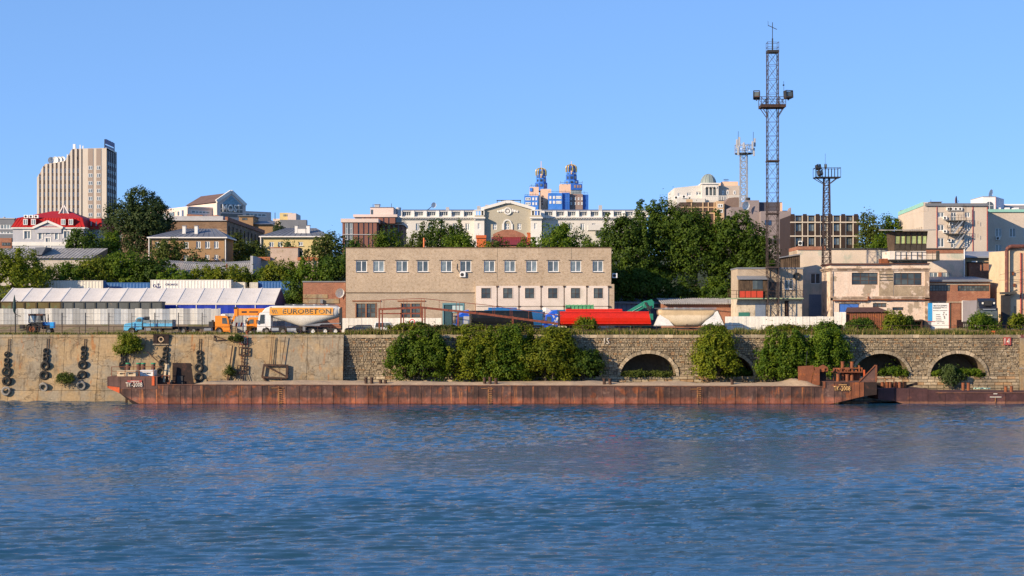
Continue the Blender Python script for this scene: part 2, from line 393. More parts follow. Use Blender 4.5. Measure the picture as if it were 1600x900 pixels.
def make_concrete_wall():
    t = thing('concrete_quay_wall', 'stained tan concrete quay wall with hanging tyres, left end of the quay', 'quay wall', CW.loc)
    cy = lambda z: conc_y(z) - 257.0
    xe = (WX(536, 258.0) - WX(300, 257.0)); xs = -230.0
    core = MB().prism([(cy(-1.5)+.12, -1.5), (cy(9.7)+.12, 9.7), (9, 9.7), (9, -1.5)], 'x', xs, xe-.06)
    core.build('core', m_concs, t)
    r = random.Random(2); x = xe
    cuts = [xe] + [CW.x(p) for p in (478, 436, 385, 322, 270, 206, 150, 96, 60, 13, -45, -100)]
    while cuts[-1] > xs+6: cuts.append(cuts[-1]-5.6)
    cuts.append(xs)
    for b, a in zip(cuts, cuts[1:]):
        j = r.uniform(-.02, .02); g = .025
        zt = 9.72; zm = r.choice([3.35, 3.35, 3.5])
        for z0, z1, pr in ((zm+.02, zt, 0.0), (1.62, zm-.02, .16 if b < CW.x(330) else .03), (-1.5, 1.58, .38 if b < CW.x(330) else .08)):
            MB().prism([(cy(z0)-pr+j, z0), (cy(z1)-pr+j, z1), (cy(z1)+.3, z1), (cy(z0)+.3, z0)], 'x', a+g, b-g).build('concrete_slab', m_conc, t)
        MB().prism([(cy(9.75)-.07, 9.75), (cy(10.2)-.07, 10.22), (cy(10.2)+.9, 10.22), (cy(9.75)+.9, 9.75)], 'x', a+.012, b-.012).build('coping_slab', m_conc, t)
    return t
make_concrete_wall()

def stone_mat(name, c): return M(name, c, .95, .2, 2.2, bump=.5, bsc=7, ovar=.16, layers=[dict(c=(.13, .10, .07), sc=.16, lo=.50, hi=.66, a=.6), dict(c=(.36, .30, .21), sc=.3, lo=.56, hi=.68, a=.5, off=8), dict(c=(.10, .085, .06), k='s', sc=1.2, lo=.58, hi=.72, a=.55)])
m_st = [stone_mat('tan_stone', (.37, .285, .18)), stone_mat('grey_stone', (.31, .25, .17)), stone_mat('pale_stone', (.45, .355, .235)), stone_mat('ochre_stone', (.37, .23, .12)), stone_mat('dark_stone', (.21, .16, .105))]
m_mortar = M('dark_mortar', (.15, .115, .075), .95, .3, 1.0)
SW = Fr(1013, 0, 259.5, z=0.0)
ARC = [892, 1013, 1134, 1256, 1377, 1497]
AZ, AA, AH, RING = 3.72, 4.35, 3.55, .5
def make_stone_wall():
    t = thing('stone_quay_wall', 'weathered stone quay wall pierced by dark arched vaults', 'quay wall', SW.loc)
    x0, x1 = SW.x(535), SW.x(1593); zt = 9.72; arcs = [SW.x(a) for a in ARC]
    # backing sheet with the arch openings left out
    b = MB(); n = 420; prev = None
    def low(x):
        for c in arcs:
            u = (x-c)/AA
            if abs(u) < 1: return AZ + AH*math.sqrt(1-u*u)
        return -1.5
    xs = sorted(set([x0 + (x1-x0)*i/n for i in range(n+1)] + [c+s*AA*.9999 for c in arcs for s in (-1, 1)]))
    for a, c in zip(xs, xs[1:]):
        mid = (a+c)/2; inside = any(abs(mid-q) < AA for q in arcs)
        la, lc = (low(a), low(c)) if inside else (-1.5, -1.5)
        if inside:
            la = max(la, AZ); lc = max(lc, AZ)
            b.quad((a, .14, -1.5), (c, .14, -1.5), (c, .14, AZ), (a, .14, AZ))
        b.quad((a, .14, la), (c, .14, lc), (c, .14, zt), (a, .14, zt))
    b.box(x0, x1, .14, 1.2, zt-.02, zt)
    b.build('backing', m_mortar, t)
    r = random.Random(9)
    for c in arcs:          # vault behind each arch
        v = MB(); k = 18; D = 6.5
        P = [(c-AA*math.cos(math.pi*i/k), AZ+AH*math.sin(math.pi*i/k)) for i in range(k+1)]
        for (xa, za), (xb, zb) in zip(P, P[1:]): v.quad((xa, .0, za), (xb, .0, zb), (xb, D, zb), (xa, D, za))
        v.add([(x, D, z) for x, z in P], [tuple(range(k+1))]); v.quad((c-AA, .14, AZ), (c+AA, .14, AZ), (c+AA, D, AZ), (c-AA, D, AZ))
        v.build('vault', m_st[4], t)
        m = 19
        for i in range(m):  # ring of wedge stones
            a0 = math.pi*(i+.04)/m; a1 = math.pi*(i+.96)/m; o = MB(); pr = -.05+r.uniform(-.04, .03); rg = RING+r.uniform(-.08, .08)
            q = [(c-AA*math.cos(a0), AZ+AH*math.sin(a0)), (c-AA*math.cos(a1), AZ+AH*math.sin(a1)),
                 (c-(AA+rg)*math.cos(a1), AZ+(AH+rg)*math.sin(a1)), (c-(AA+rg)*math.cos(a0), AZ+(AH+rg)*math.sin(a0))]
            o.prism(q, 'y', pr, .5).build('arch_stone', m_st[r.choice([0, 2, 1, 1])], t)
    def hit(xa, xb, za, zb):
        for c in arcs:
            for x in (xa, (xa+xb)/2, xb):
                for z in (za, zb):
                    if z > AZ-.02 and ((x-c)/(AA+RING*.8))**2 + ((z-AZ)/(AH+RING*.8))**2 < 1: return True
        return False
    def stone(mb, xa, xb, za, zb, pr, jit=.03):
        y = pr + r.uniform(-.05, .05); J = lambda: r.uniform(-jit, jit)
        ch = .035
        f = [(xa+ch+J(), y+J()*.6, za+ch+J()), (xb-ch+J(), y+J()*.6, za+ch+J()), (xb-ch+J(), y+J()*.6, zb-ch+J()), (xa+ch+J(), y+J()*.6, zb-ch+J())]
        k = [(xa, .2, za), (xb, .2, za), (xb, .2, zb), (xa, .2, zb)]
        mb.add(f+k, [(0,1,2,3), (0,4,5,1), (1,5,6,2), (2,6,7,3), (3,7,4,0)])
    # coping
    x = x0+.02
    while x < x1-.1:
        w_ = min(r.uniform(1.05, 1.75), x1-x); o = MB()
        o.box(x+.015, x+w_-.015, -.10+r.uniform(-.03, .03), .95, zt, 10.2+r.uniform(-.03, .03))
        o.build('coping_stone', m_st[r.choice([0, 1, 1, 2])], t); x += w_
    # squared blocks of the base, one by one
    z = AZ
    rows = 0
    while rows < 3:
        h = .46; x = x0+.02
        while x < x1-.1:
            w_ = min(r.uniform(.9, 1.5), x1-x); o = MB()
            stone(o, x+.012, x+w_-.012, z-h+.014, z-.012, -.06)
            o.build('block', m_st[r.choice([0, 1, 2, 2, 0, 3])], t); x += w_
        z -= h; rows += 1
    st = MB()
    while z > -1.4:         # lower courses, mostly behind the barges
        h = .5; x = x0+.02
        while x < x1-.1:
            w_ = min(r.uniform(.9, 1.5), x1-x); st.mat(r.choice([0, 1, 4, 0])); stone(st, x+.012, x+w_-.012, z-h+.014, z-.012, -.06); x += w_
        z -= h
    # rubble above
    z = AZ
    while z < zt-.1:
        h = min(r.choice([.22, .26, .30, .34]), zt-z); x = x0+.02
        if zt-z-h < .15: h = zt-z
        band = 1.0 if z < 5.6 else 0.72
        while x < x1-.1:
            w_ = min(r.uniform(.34, .9)*band, x1-x)
            if not hit(x, x+w_, z, z+h) and r.random() > .015:
                st.mat(r.choices([0, 1, 2, 3, 4], [8, 5, 3, 2 if z > 5.5 else 1, 2])[0]); stone(st, x+.015, x+w_-.015, z+.012, z+h-.012, 0.02 if not(6.95 < z < 7.3) else -.05, .04)
            x += w_
        z += h
    st.build('rubble_stones', m_st, t, kind='stuff')
    # return face of the concrete wall is its own end; right neighbour of plain concrete
    t2 = thing('concrete_quay_end', 'plain grey concrete quay section beyond the stone wall at far right', 'quay wall', (WX(1593, 259.5), 259.5, 0))
    for i in range(24):
        MB().box(i*5.5+.02, i*5.5+5.46, -.12, .6, 5.0, 9.7).build('concrete_slab', m_conc, t2)
        MB().box(i*5.5+.02, i*5.5+5.46, -.2, .6, -1.5, 4.96).build('concrete_slab', m_conc, t2)
    MB().box(0, 132, -.16, .9, 9.72, 10.2).build('coping_beam', M('red_painted_concrete', (.16, .05, .045), .8, layers=[dict(c=(.3, .24, .18), sc=.4, lo=.5, hi=.55)]), t2)
make_stone_wall()

# numbers painted on the quay
m_redp = M('red_wall_paint', (.36, .07, .06), .8, .3, 3.0); m_whitep = M('worn_white_paint', (.56, .50, .42), .8, .2, 5.0)
def wall_number(txt, px, py, y, sz, back):
    t = thing('number_board', {'16': 'white number 16 in a red frame on the concrete wall', '15': 'white painted number 15 on the stone wall above an arch', '14': 'white number 14 on a red patch at the right end of the wall'}[txt], 'number', (WX(px, y), y, WZ(py, y)))
    h = sz*S_(y)
    b = MB()
    if back: b.box(-.58, .58, 0, .06, -.62, .62); b.build('backing_board', m_redp if txt == '14' else m_conc, t)
    if txt == '16':
        f = MB(); f.box(-.62, .62, -.03, .01, .56, .64).box(-.62, .62, -.03, .01, -.64, -.56).box(-.62, -.54, -.03, .01, -.56, .56).box(.54, .62, -.03, .01, -.56, .56); f.build('frame', m_redp, t)
    lettering('numeral', txt, .95, .85, (0, -.012, 0), m_whitep if txt != '16' else m_whitep, t, bold=.01)
def S_(Y): return Y/FPX
wall_number('16', 381, 532, 258.72, 10, True); wall_number('15', 948, 533, 259.36, 10, False); wall_number('14', 1574, 533, 259.34, 10, True)

# ---------------------------------------------------------------- railings on the quay
def railing(label, pxs, Y, hgt, rails, broken=()):
    f = Fr(pxs[0], 0, Y, z=10.2); t = thing('quay_railing', label, 'railing', f.loc, group='rusty railings along the quay edge'); r = random.Random(len(pxs))
    tops = []
    for p in pxs:
        lean = r.uniform(-.05, .05); x = f.x(p); hh = hgt*r.uniform(.96, 1.03)
        MB().bar((x, 0, -.05), (x+lean, r.uniform(-.04, .04), hh), .075).build('post', m_iron, t); tops.append((x+lean, hh))
    for k, (a, b) in enumerate(zip(tops, tops[1:])):
        if k in broken: continue
        for q in rails:
            MB().bar((a[0]+.03, 0, a[1]*q-.04), (b[0]-.03, 0, b[1]*q-.04), .05).build('rail', m_iron, t)
railing('low rusty railing along the concrete quay edge behind the tyres', [-70, -44, -18, 17, 42, 68, 97, 124, 152, 178, 206, 227, 252, 269, 290, 314, 342, 368, 398, 424, 446, 470, 496, 517, 533], 259.6, 1.35, (1.0, .5))
railing('rusty railing on the stone wall right of the large bushes', [890, 910, 933, 947, 968, 990, 1001, 1026, 1056, 1083, 1110, 1135, 1162, 1190, 1215, 1240, 1268, 1290, 1316, 1340, 1366, 1394, 1424, 1452, 1484, 1512, 1544, 1572, 1600, 1630, 1660], 260.2, 1.5, (1.0, .52), broken=(2, 12, 17))
railing('short rusty railing above the bare stone wall beside the concrete section', [545, 554, 567, 580, 594, 610, 630, 655, 680, 704, 730, 760, 790, 820, 850, 872], 260.2, 1.45, (1.0, .5), broken=(9,))

def wire_fence():
    f = Fr(24, 0, 263.0, z=10.2); t = thing('wire_fence', 'tall dark posts strung with wires in front of the grey sheet fence', 'fence', f.loc)
    ps = [-50, -12, 24.5, 61, 97, 133.5, 170, 206, 242, 279, 316]
    for p in ps:
        x = f.x(p); m = MB().bar((x, 0, -.1), (x, 0, 3.45), .11).bar((x, 0, 2.85), (x+.75, .1, 2.78), .05); m.build('post', m_dark, t)
    for a, b in zip(ps, ps[1:]):
        for z in (3.3, 2.2, 1.3): MB().bar((f.x(a), -.06, z), (f.x(b), -.06, z-.02), .028).build('wire', m_iron, t)
wire_fence()

# ================================================================ barges
m_hull = M('barge_plating', (.078, .042, .034), .8, .42, .5, bump=.25, bsc=2, ovar=.22, layers=[
    dict(c=(.205, .074, .046), k='z', sc=1.6, w=1.3, lo=1.85, hi=1.35, a=1.0),
    dict(c=(.20, .12, .085), sc=.8, lo=.54, hi=.66, a=.55), dict(c=(.25, .072, .024), sc=.5, lo=.54, hi=.66, a=.65, off=5),
    dict(c=(.035, .022, .022), k='s', sc=1.6, lo=.50, hi=.66, a=.75), dict(c=(.36, .13, .045), k='s', sc=2.0, lo=.57, hi=.68, a=.7, off=2.2), dict(c=(.30, .22, .17), sc=2.8, lo=.68, hi=.73, a=.7, off=4),
    dict(c=(.30, .06, .03), k='z', sc=2.0, w=.5, lo=.5, hi=.3, a=.9), dict(c=(.03, .025, .02), k='z', sc=2.0, w=.1, lo=.22, hi=.12, a=.8)])
m_hulld = M('dark_hull', (.026, .016, .014), .85, .3, 1.0, layers=[dict(c=(.07, .03, .02), sc=1.0, lo=.55, hi=.72)])
m_deckr = M('rusty_deck', (.12, .06, .045), .85, .25, .7, layers=[dict(c=(.24, .10, .05), sc=.9, lo=.5, hi=.68), dict(c=(.06, .035, .03), sc=2.5, lo=.58, hi=.7)])
m_rust = M('orange_rust', (.19, .066, .032), .85, .22, .8, bump=.2, bsc=4, layers=[dict(c=(.32, .10, .03), sc=1.2, lo=.52, hi=.7), dict(c=(.08, .035, .028), k='s', sc=2, lo=.55, hi=.72, a=.7)])
m_orange = M('flaking_orange_paint', (.55, .10, .03), .7, .2, 1.2, layers=[dict(c=(.22, .08, .05), sc=1.8, lo=.56, hi=.64)])
m_cream = M('flaking_cream_paint', (.58, .46, .30), .7, .12, 1.0, layers=[dict(c=(.28, .12, .06), sc=2.0, lo=.6, hi=.66)])
m_green = M('green_paint', (.03, .22, .11), .6, .2, 2.0)
m_yel = M('yellow_marks', (.42, .20, .07), .8, .3, 3.0, layers=[dict(c=(.16, .07, .04), sc=3, lo=.42, hi=.6)])
m_brownp = M('brown_hull_paint', (.115, .062, .05), .8, .2, .9, layers=[dict(c=(.24, .10, .06), sc=1.2, lo=.58, hi=.68, a=.8), dict(c=(.06, .035, .03), k='s', sc=2, lo=.55, hi=.7, a=.6)])
m_sand = M('river_sand', (.43, .305, .19), .95, .12, 1.0, bump=.5, bsc=3)

BG = Fr(168, 0, 247.0, z=0.0); BX = BG.x
def bz(py): return WZ(py, 247.0) + 0.0
def plate(t, x0, x1, zb0, zb1, zt0, zt1, mat, r, y=-.03, name='hull_plate'):
    """one dished side plate with a raised seam down its left edge"""
    nx = 4; m = MB(); d = r.uniform(.015, .06)
    for i in range(nx+1):
        u = i/nx; x = x0+(x1-x0)*u; b_, t_ = zb0+(zb1-zb0)*u, zt0+(zt1-zt0)*u
        for k in range(3):
            q = k/2; m.v.append((x, y + d*math.sin(math.pi*u)*math.sin(math.pi*(.2+.6*q)), b_+(t_-b_)*q))
    for i in range(nx):
        for k in range(2):
            a = i*3+k; m.f.append((a, a+3, a+4, a+1)); m.m.append(0)
    m.add([(x0-.035, y-.04, zb0), (x0+.035, y-.04, zb0), (x0+.035, y-.04, zt0), (x0-.035, y-.04, zt0), (x0-.05, y+.05, zb0), (x0+.05, y+.05, zb0), (x0+.05, y+.05, zt0), (x0-.05, y+.05, zt0)],
          [(0, 1, 2, 3), (4, 0, 3, 7), (1, 5, 6, 2)])
    return m.build(name, mat, t)
def make_barge():
    t = thing('cargo_barge', 'long rusty barge loaded with sand, moored along the quay', 'barge', BG.loc)
    r = random.Random(21); W = 9.2
    prof = [(168, 589), (246, 589), (246, 601.5), (1288, 604.5), (1288, 597), (1370, 597), (1370, 616.5), (1350, 619), (1288, 633), (1262, 642), (236, 642), (207, 631), (187, 614.5), (168, 606)]
    MB().prism([(BX(a), bz(b)) for a, b in prof], 'y', .03, W).build('hull', m_hulld, t, fix=True)
    def top(px): return bz(589.5) if px < 246 else (bz(601.5+3*(px-246)/1042) if px < 1288 else bz(597.4))
    def bot(px):
        if px < 187: return bz(606+(px-168)/19*8.5)
        if px < 236: return bz(614.5+(px-187)/49*27)
        if px > 1350: return bz(619-(px-1350)/20*2.5)
        if px > 1262: return bz(640-(px-1262)/88*21)
        return -.35
    cuts = [168, 187, 205, 226, 246]
    while cuts[-1] < 1280: cuts.append(cuts[-1]+r.choice([15, 17, 17, 18, 18, 19, 20]))
    cuts = [c for c in cuts if c < 1280] + [1288, 1303, 1316, 1329, 1342, 1350, 1370]
    for a, b in zip(cuts, cuts[1:]):
        g = .12; A, B_ = BX(a+g), BX(b-g)
        zm = bz(618.5); ta, tb = top(a+g), top(b-g); ba, bb = bot(a+g), bot(b-g)
        if a == 168:
            plate(t, A, B_, bz(603), bz(605), ta, tb, m_brownp, r); plate(t, A, B_, ba, bb, bz(603.2), bz(605.2), m_orange, r); continue
        if a < 246:
            plate(t, A, B_, bz(608), bz(608), ta, tb, m_brownp, r)
            if ba < bz(609): plate(t, A, B_, max(ba, -.35), max(bb, -.35), bz(608.2), bz(608.2), m_hull, r)
            continue
        if ba > zm-.3 or bb > zm-.3: plate(t, A, B_, ba, bb, ta, tb, m_rust if a < 1350 else m_hulld, r); continue
        plate(t, A, B_, max(ba, -.35), max(bb, -.35), ta, tb, m_hull, r)
    dk = MB(); dk.box(BX(168), BX(246), -.02, W, bz(589.4), bz(589)+.05); dk.box(BX(1288), BX(1370), -.02, W, bz(597.2), bz(597)+.05)
    dk.build('end_deck', m_deckr, t)
    # rubbing strip along the deck edge
    MB().add([(BX(246), -.10, top(247)-.02), (BX(1288), -.10, top(1287)-.02), (BX(1288), .1, top(1287)-.02), (BX(246), .1, top(247)-.02), (BX(246), -.10, top(247)+.12), (BX(1288), -.10, top(1287)+.12), (BX(1288), .1, top(1287)+.12), (BX(246), .1, top(247)+.12)],
             [(0,1,5,4), (4,5,6,7), (0,4,7,3), (1,2,6,5)]).build('deck_edge', m_deckr, t)
    zl = bz(589)
    # left end: hatches, bollards, railing
    def hatch(x0, x1, y0, y1, h, mat):
        m = MB(); m.shell(x0, x1, y0, y1, zl, zl+h, [(x0+.4, x0+1.15, zl+.32, zl+.55), (x1-1.05, x1-.35, zl+.32, zl+.55)], .3); o = m.build('deck_hatch', mat, t)
        MB().box(x0-.05, x1+.05, y0-.05, y1, zl+h, zl+h+.05).build('hatch_lid', mat, o)
    hatch(BX(179), BX(208), 1.6, 4.0, .85, m_cream); hatch(BX(211), BX(233), 3.2, 5.4, .85, m_white)
    for p in (185.5, 202.5, 210, 225.8):
        x = BX(p); o = MB().cyl((x, 6.0, zl), (x, 6.0, zl+1.75), .33, n=12).build('bollard', m_deckr, t); MB().cyl((x, 6.0, zl+1.752), (x, 6.0, zl+1.95), .37, n=12).build('cap', m_green, o)
    rl = MB(); ps = [174, 195, 217, 239]
    for p in ps: rl.bar((BX(p), .2, zl), (BX(p), .2, zl+1.5), .09)
    rl.bar((BX(174), .2, zl+1.5), (BX(252), .2, zl+1.5), .09).bar((BX(174), .2, zl+.8), (BX(239), .2, zl+.8), .05); rl.build('deck_railing', m_rust, t)
    MB().box(BX(237.5), BX(241.5), -.14, .0, bz(602.5), zl+.1).build('fender_post', m_orange, t)
    dz = bz(601.5)
    MB().box(BX(242), BX(253), .6, .7, dz, zl-.1).build('bulwark', m_hulld, t)
    af = MB(); af.bar((BX(253), 1.2, dz), (BX(257.5), 1.2, dz+3.1), .3).bar((BX(263), 1.4, dz), (BX(259.5), 1.4, dz+3.1), .28).bar((BX(256.4), 1.2, dz+2.9), (BX(260), 1.4, dz+2.9), .2); af.build('towing_frame', m_cream, t)
    af = MB().box(BX(251), BX(264), .9, 2.2, dz+.05, dz+.35); 
    for p in (251.5, 263): af.bar((BX(p), .9, dz), (BX(p), .9, dz+1.4), .14)
    af.bar((BX(251), .9, dz+1.35), (BX(264), .9, dz+1.35), .12); af.build('winch_base', m_rust, t)
    hp = [(BX(264), dz), (BX(264.5), bz(567.5)), (BX(293), bz(568)), (BX(296), bz(572)), (BX(294), bz(573)), (BX(298), dz)]
    h = MB().prism(hp, 'y', 2.4, 2.55).build('wind_screen', m_dark if 0 else m_hulld, t); MB().box(BX(264), BX(264.8), 2.55, 6.5, dz, bz(568)).build('screen_side', m_hulld, t)
    MB().box(BX(272), BX(281), 2.3, 2.38, dz, bz(588)).build('screen_door', m_dark, h)
    MB().box(BX(181), BX(184), 6, 6.4, -.4, bz(614)).build('rudder_stock', m_iron, t)
    nm = lettering('name_lettering', 'TK-2008', .70, 2.5, (BX(210), -.17, bz(601)), m_whitep, t, bold=.02)
    nm2 = MB().box(BX(199), BX(222), -.142, -.12, bz(597.4), bz(594)).build('name_board', m_redp, t)
    tk = MB()
    for k in range(9): tk.box(BX(204.5)+k*.145, BX(204.5)+k*.145+.10, -.16, -.145, bz(596.6), bz(596.6)+.16)
    tk.build('small_lettering', m_whitep, t)
    # right end: bent screens, winch deck, sloping bulwark
    zr = bz(597); dz = bz(604.5)
    MB().prism([(BX(1251), bz(601)), (BX(1250.5), bz(573)), (BX(1275), bz(571.5)), (BX(1276), bz(580)), (BX(1272.5), bz(590)), (BX(1271), bz(604))], 'y', 2.0, 2.12).build('bent_screen', m_rust, t)
    MB().prism([(BX(1271.5), bz(604)), (BX(1273), bz(590)), (BX(1276.5), bz(578)), (BX(1276), bz(573.5)), (BX(1284), bz(574.5)), (BX(1284), bz(602))], 'y', 1.7, 1.82).build('torn_screen', m_rust, t)
    MB().box(BX(1285), BX(1298), 3.6, 5.5, zr, bz(581)).build('wheelhouse', m_hulld, t)
    MB().prism([(BX(1285), bz(582)), (BX(1285), bz(574)), (BX(1292), bz(570.5)), (BX(1300), bz(575)), (BX(1299), bz(582))], 'y', 3.0, 3.2).build('wheelhouse_roof', m_rust, t)
    MB().lathe([(.20, -.12), (.36, -.12), (.36, .12), (.20, .12), (.20, -.12)], (BX(1296), 2.9, bz(578.5)), 'y', 14).build('fairlead_ring', m_rust, t)
    for p, top_, y in ((1311.5, 585, 1.0), (1326, 586, 1.0), (1327, 566.8, 5.0), (1342, 567.2, 5.0)):
        m = MB().cyl((BX(p), y, zr), (BX(p), y, bz(top_)), .26, n=12); m.cyl((BX(p), y, bz(top_)), (BX(p), y, bz(top_)+.07), .31, n=12); m.build('bollard', m_rust, t)
    MB().box(BX(1311), BX(1357), 4.2, 6.4, bz(583.5), bz(582)).box(BX(1311), BX(1313), 4.2, 4.4, zr, bz(583)).box(BX(1330), BX(1357), 5.6, 5.7, zr, bz(583)).build('winch_platform', m_rust, t)
    wn = MB(); r2 = random.Random(5)
    wn.cyl((BX(1313), 5, bz(579.5)), (BX(1322), 5, bz(579.5)), .32, n=10).cyl((BX(1330), 4.8, bz(578.5)), (BX(1337), 4.8, bz(578.5)), .3, n=10)
    for p in (1312, 1316, 1323, 1329, 1333, 1347, 1352, 1356): wn.box(BX(p), BX(p+1.6), 4.5, 5.2, bz(582), bz(576+r2.uniform(-4, 4)))
    wn.bar((BX(1322), 4.6, bz(577)), (BX(1357), 4.6, bz(576.5)), .12); wn.build('winch', m_rust, t)
    MB().prism([(BX(1342), bz(597)), (BX(1367), bz(571)), (BX(1370.3), bz(570.6)), (BX(1370.3), bz(597))], 'y', .1, .22).build('bulwark_plate', m_brownp, t)
    MB().bar((BX(1342), .05, bz(596.8)), (BX(1367.3), .05, bz(571)), .14).box(BX(1368), BX(1370.6), 0, .9, zr, bz(570.4)).build('bulwark_stay', m_rust, t)
    MB().bar((BX(1351.5), .4, zr), (BX(1351), .4, bz(578)), .22).build('towing_post', m_orange, t)
    MB().bar((BX(1264), 2.5, bz(572)), (BX(1266), 2.5, bz(549)), .07).build('antenna', m_dark, t)
    MB().box(BX(1286), BX(1289.5), -.12, 0, bz(606), zr+.1).build('fender_post', m_rust, t)
    lettering('name_lettering', 'TK-2008', .70, 2.5, (BX(1315.5), -.17, bz(606.8)), m_yelw, t, bold=.012)
    tk = MB()
    for k in range(9): tk.box(BX(1310.3)+k*.135, BX(1310.3)+k*.135+.09, -.16, -.145, bz(602), bz(602)+.15)
    tk.build('small_lettering', m_yelw, t)
    # mid-ship bollards and draught scales
    for p, h in ((570.6, 9), (579.6, 9), (593.5, 5), (601, 5), (757, 9), (765.5, 10), (775, 8), (945, 8), (954, 8), (1146, 7)):
        x = BX(p); z0 = top(p); MB().cyl((x, 1.4, z0-.05), (x, 1.4, z0+h*.095+.3), .24, n=10).cyl((x, 1.4, z0+h*.095+.25), (x, 1.4, z0+h*.095+.34), .30, n=10).build('bollard', m_iron, t)
    for p in (435.5, 763, 1089.5):
        d = MB().box(BX(p)-.07, BX(p)+.07, -.135, -.11, .05, top(p)-.15); d.box(BX(p-11), BX(p+8), -.135, -.11, top(p)-.42, top(p)-.34)
        for k in range(9): d.box(BX(p)+.1, BX(p)+.55, -.135, -.11, .15+k*.28, .26+k*.28)
        d.build('draught_scale', m_yel, t)
    # sand heaped on the hold
    s = MB(); nx, ny = 260, 9
    x0, x1 = BX(300), BX(1284)
    def sz(x, v):
        a = mnoise.noise((x*.16, v*1.4, 3.1))*.30 + mnoise.noise((x*.5, v*2.5, 8.0))*.13 + mnoise.noise((x*1.3, v*4, 1.0))*.06
        e = min(1, v*5)*min(1, (x-x0)*.5+.1)*min(1, (x1-x)*.6+.1)
        return a*e + .32*e
    for i in range(nx+1):
        for j in range(ny+1):
            x = x0+(x1-x0)*i/nx; v = j/ny; px = 168+x*FPX/247
            hump = .55*math.exp(-((px-1253)/18)**2)
            s.v.append((x, .22+v*(W-.6), max(top(px)+.05+max(-.05, sz(x, v))+hump*min(1, v*4), top(px)+.03)))
    for i in range(nx):
        for j in range(ny):
            a = i*(ny+1)+j; s.f.append((a, a+ny+1, a+ny+2, a+1)); s.m.append(0)
    o = s.build('sand', m_sand, smooth=True, kind='stuff', loc=BG.loc); o['label'] = 'pale sand heaped along the hold of the barge'
m_yelw = M('faded_yellow_lettering', (.62, .36, .14), .8, .3, 3.0)
make_barge()
def make_barge2():
    Y = 249.5; f = Fr(1372, 0, Y, z=0.0); X, Zf = f.x, lambda py: WZ(py, Y)
    t = thing('second_barge', 'low dark brown barge moored behind the sand barge at far right', 'barge', f.loc)
    m2 = M('maroon_hull', (.075, .034, .034), .75, .25, .5, bump=.2, bsc=2, ovar=.12, layers=[dict(c=(.17, .065, .04), sc=.7, lo=.55, hi=.7, a=.7), dict(c=(.26, .12, .07), k='z', sc=1.5, w=.4, lo=.6, hi=.3, a=.8), dict(c=(.03, .02, .02), k='s', sc=2, lo=.55, hi=.7, a=.6)])
    P = [(1372, 607.5), (1398, 606.5), (1450, 608), (1462, 612), (1700, 613.5), (1700, 640), (1445, 640), (1420, 632), (1396, 626.5), (1372, 624)]
    MB().prism([(X(a), Zf(b)) for a, b in P], 'y', .02, 7.5).build('hull', m2, t, fix=True)
    r = random.Random(4); cuts = [1398, 1420, 1449, 1476, 1508, 1538, 1570, 1600, 1640, 1700]
    for a, b in zip(cuts, cuts[1:]):
        tp = lambda p: Zf(607 if p < 1449 else (608+(p-1449)/14*4.5 if p < 1463 else 613))
        bt = lambda p: max(-.3, Zf(626.5+(p-1396)*.27))
        plate(t, X(a+.3), X(b-.3), bt(a), bt(b), tp(a+.3)-.02, tp(b-.3)-.02, m2, r, y=-.02)
    MB().box(X(1462), X(1700), -.1, .12, Zf(614.5), Zf(613)).build('deck_edge', m_deckr, t)
    MB().box(X(1462), X(1700), .1, 7.4, Zf(613.3), Zf(613)).build('deck', m_deckr, t)
    rl = MB()
    for p in (1373, 1388, 1402): rl.bar((X(p), 2.0, Zf(607)), (X(p), 2.0, Zf(591.5)), .09)
    rl.bar((X(1373), 2, Zf(591.8)), (X(1402), 2, Zf(591.8)), .09).bar((X(1373), 2, Zf(595)), (X(1402), 2, Zf(595)), .06); rl.build('deck_railing', m_rust, t)
    MB().box(X(1378), X(1400), 3.5, 4.6, Zf(607), Zf(600)).box(X(1404), X(1420), 3.2, 4.6, Zf(607), Zf(599.5)).bar((X(1420), 3, Zf(606)), (X(1441), 3, Zf(600)), .35).build('winch', m_hulld, t)
    for p in (1384, 1391, 1396, 1411, 1419, 1520.5, 1529, 1574.6, 1583.5):
        zb, zt = (607, 598) if p < 1450 else ((613, 601) if p < 1540 else (613, 604)); y = 2.2 if p < 1450 else (5.5 if p < 1540 else 1.0)
        MB().cyl((X(p), y, Zf(zb)-.1), (X(p), y, Zf(zt)), .25, n=10).cyl((X(p), y, Zf(zt)), (X(p), y, Zf(zt)+.06), .3, n=10).build('bollard', m_rust, t)
    MB().bar((X(1402.5), 1.0, Zf(607)), (X(1402.5), 1.0, Zf(596.5)), .22).build('towing_post', m_orange, t)
    d = MB().box(X(1546.5), X(1564.5), -.115, -.09, Zf(621), Zf(619.6)); d.box(X(1552), X(1558), -.115, -.09, Zf(616), Zf(614.5)); d.build('white_mark', m_whitep, t)
    MB().box(X(1555)-.06, X(1555)+.06, -.115, -.09, .05, Zf(621.5)).build('draught_scale', m_yel, t)
    ro = MB(); pts = [(X(1526)+k*.16, 1.5+.25*math.sin(k*.9), Zf(608.3)+.06+.05*math.sin(k*1.7)) for k in range(17)]; ro.tube(pts, .09, 6).tube([(a, b-.25, c+.05) for a, b, c in pts[:12]], .09, 6)
    o = ro.build('mooring_rope', M('pale_green_rope', (.35, .52, .42), .9), None, loc=f.loc); tag(o, 'pale green rope coiled on the deck of the far right barge', 'rope')
make_barge2()
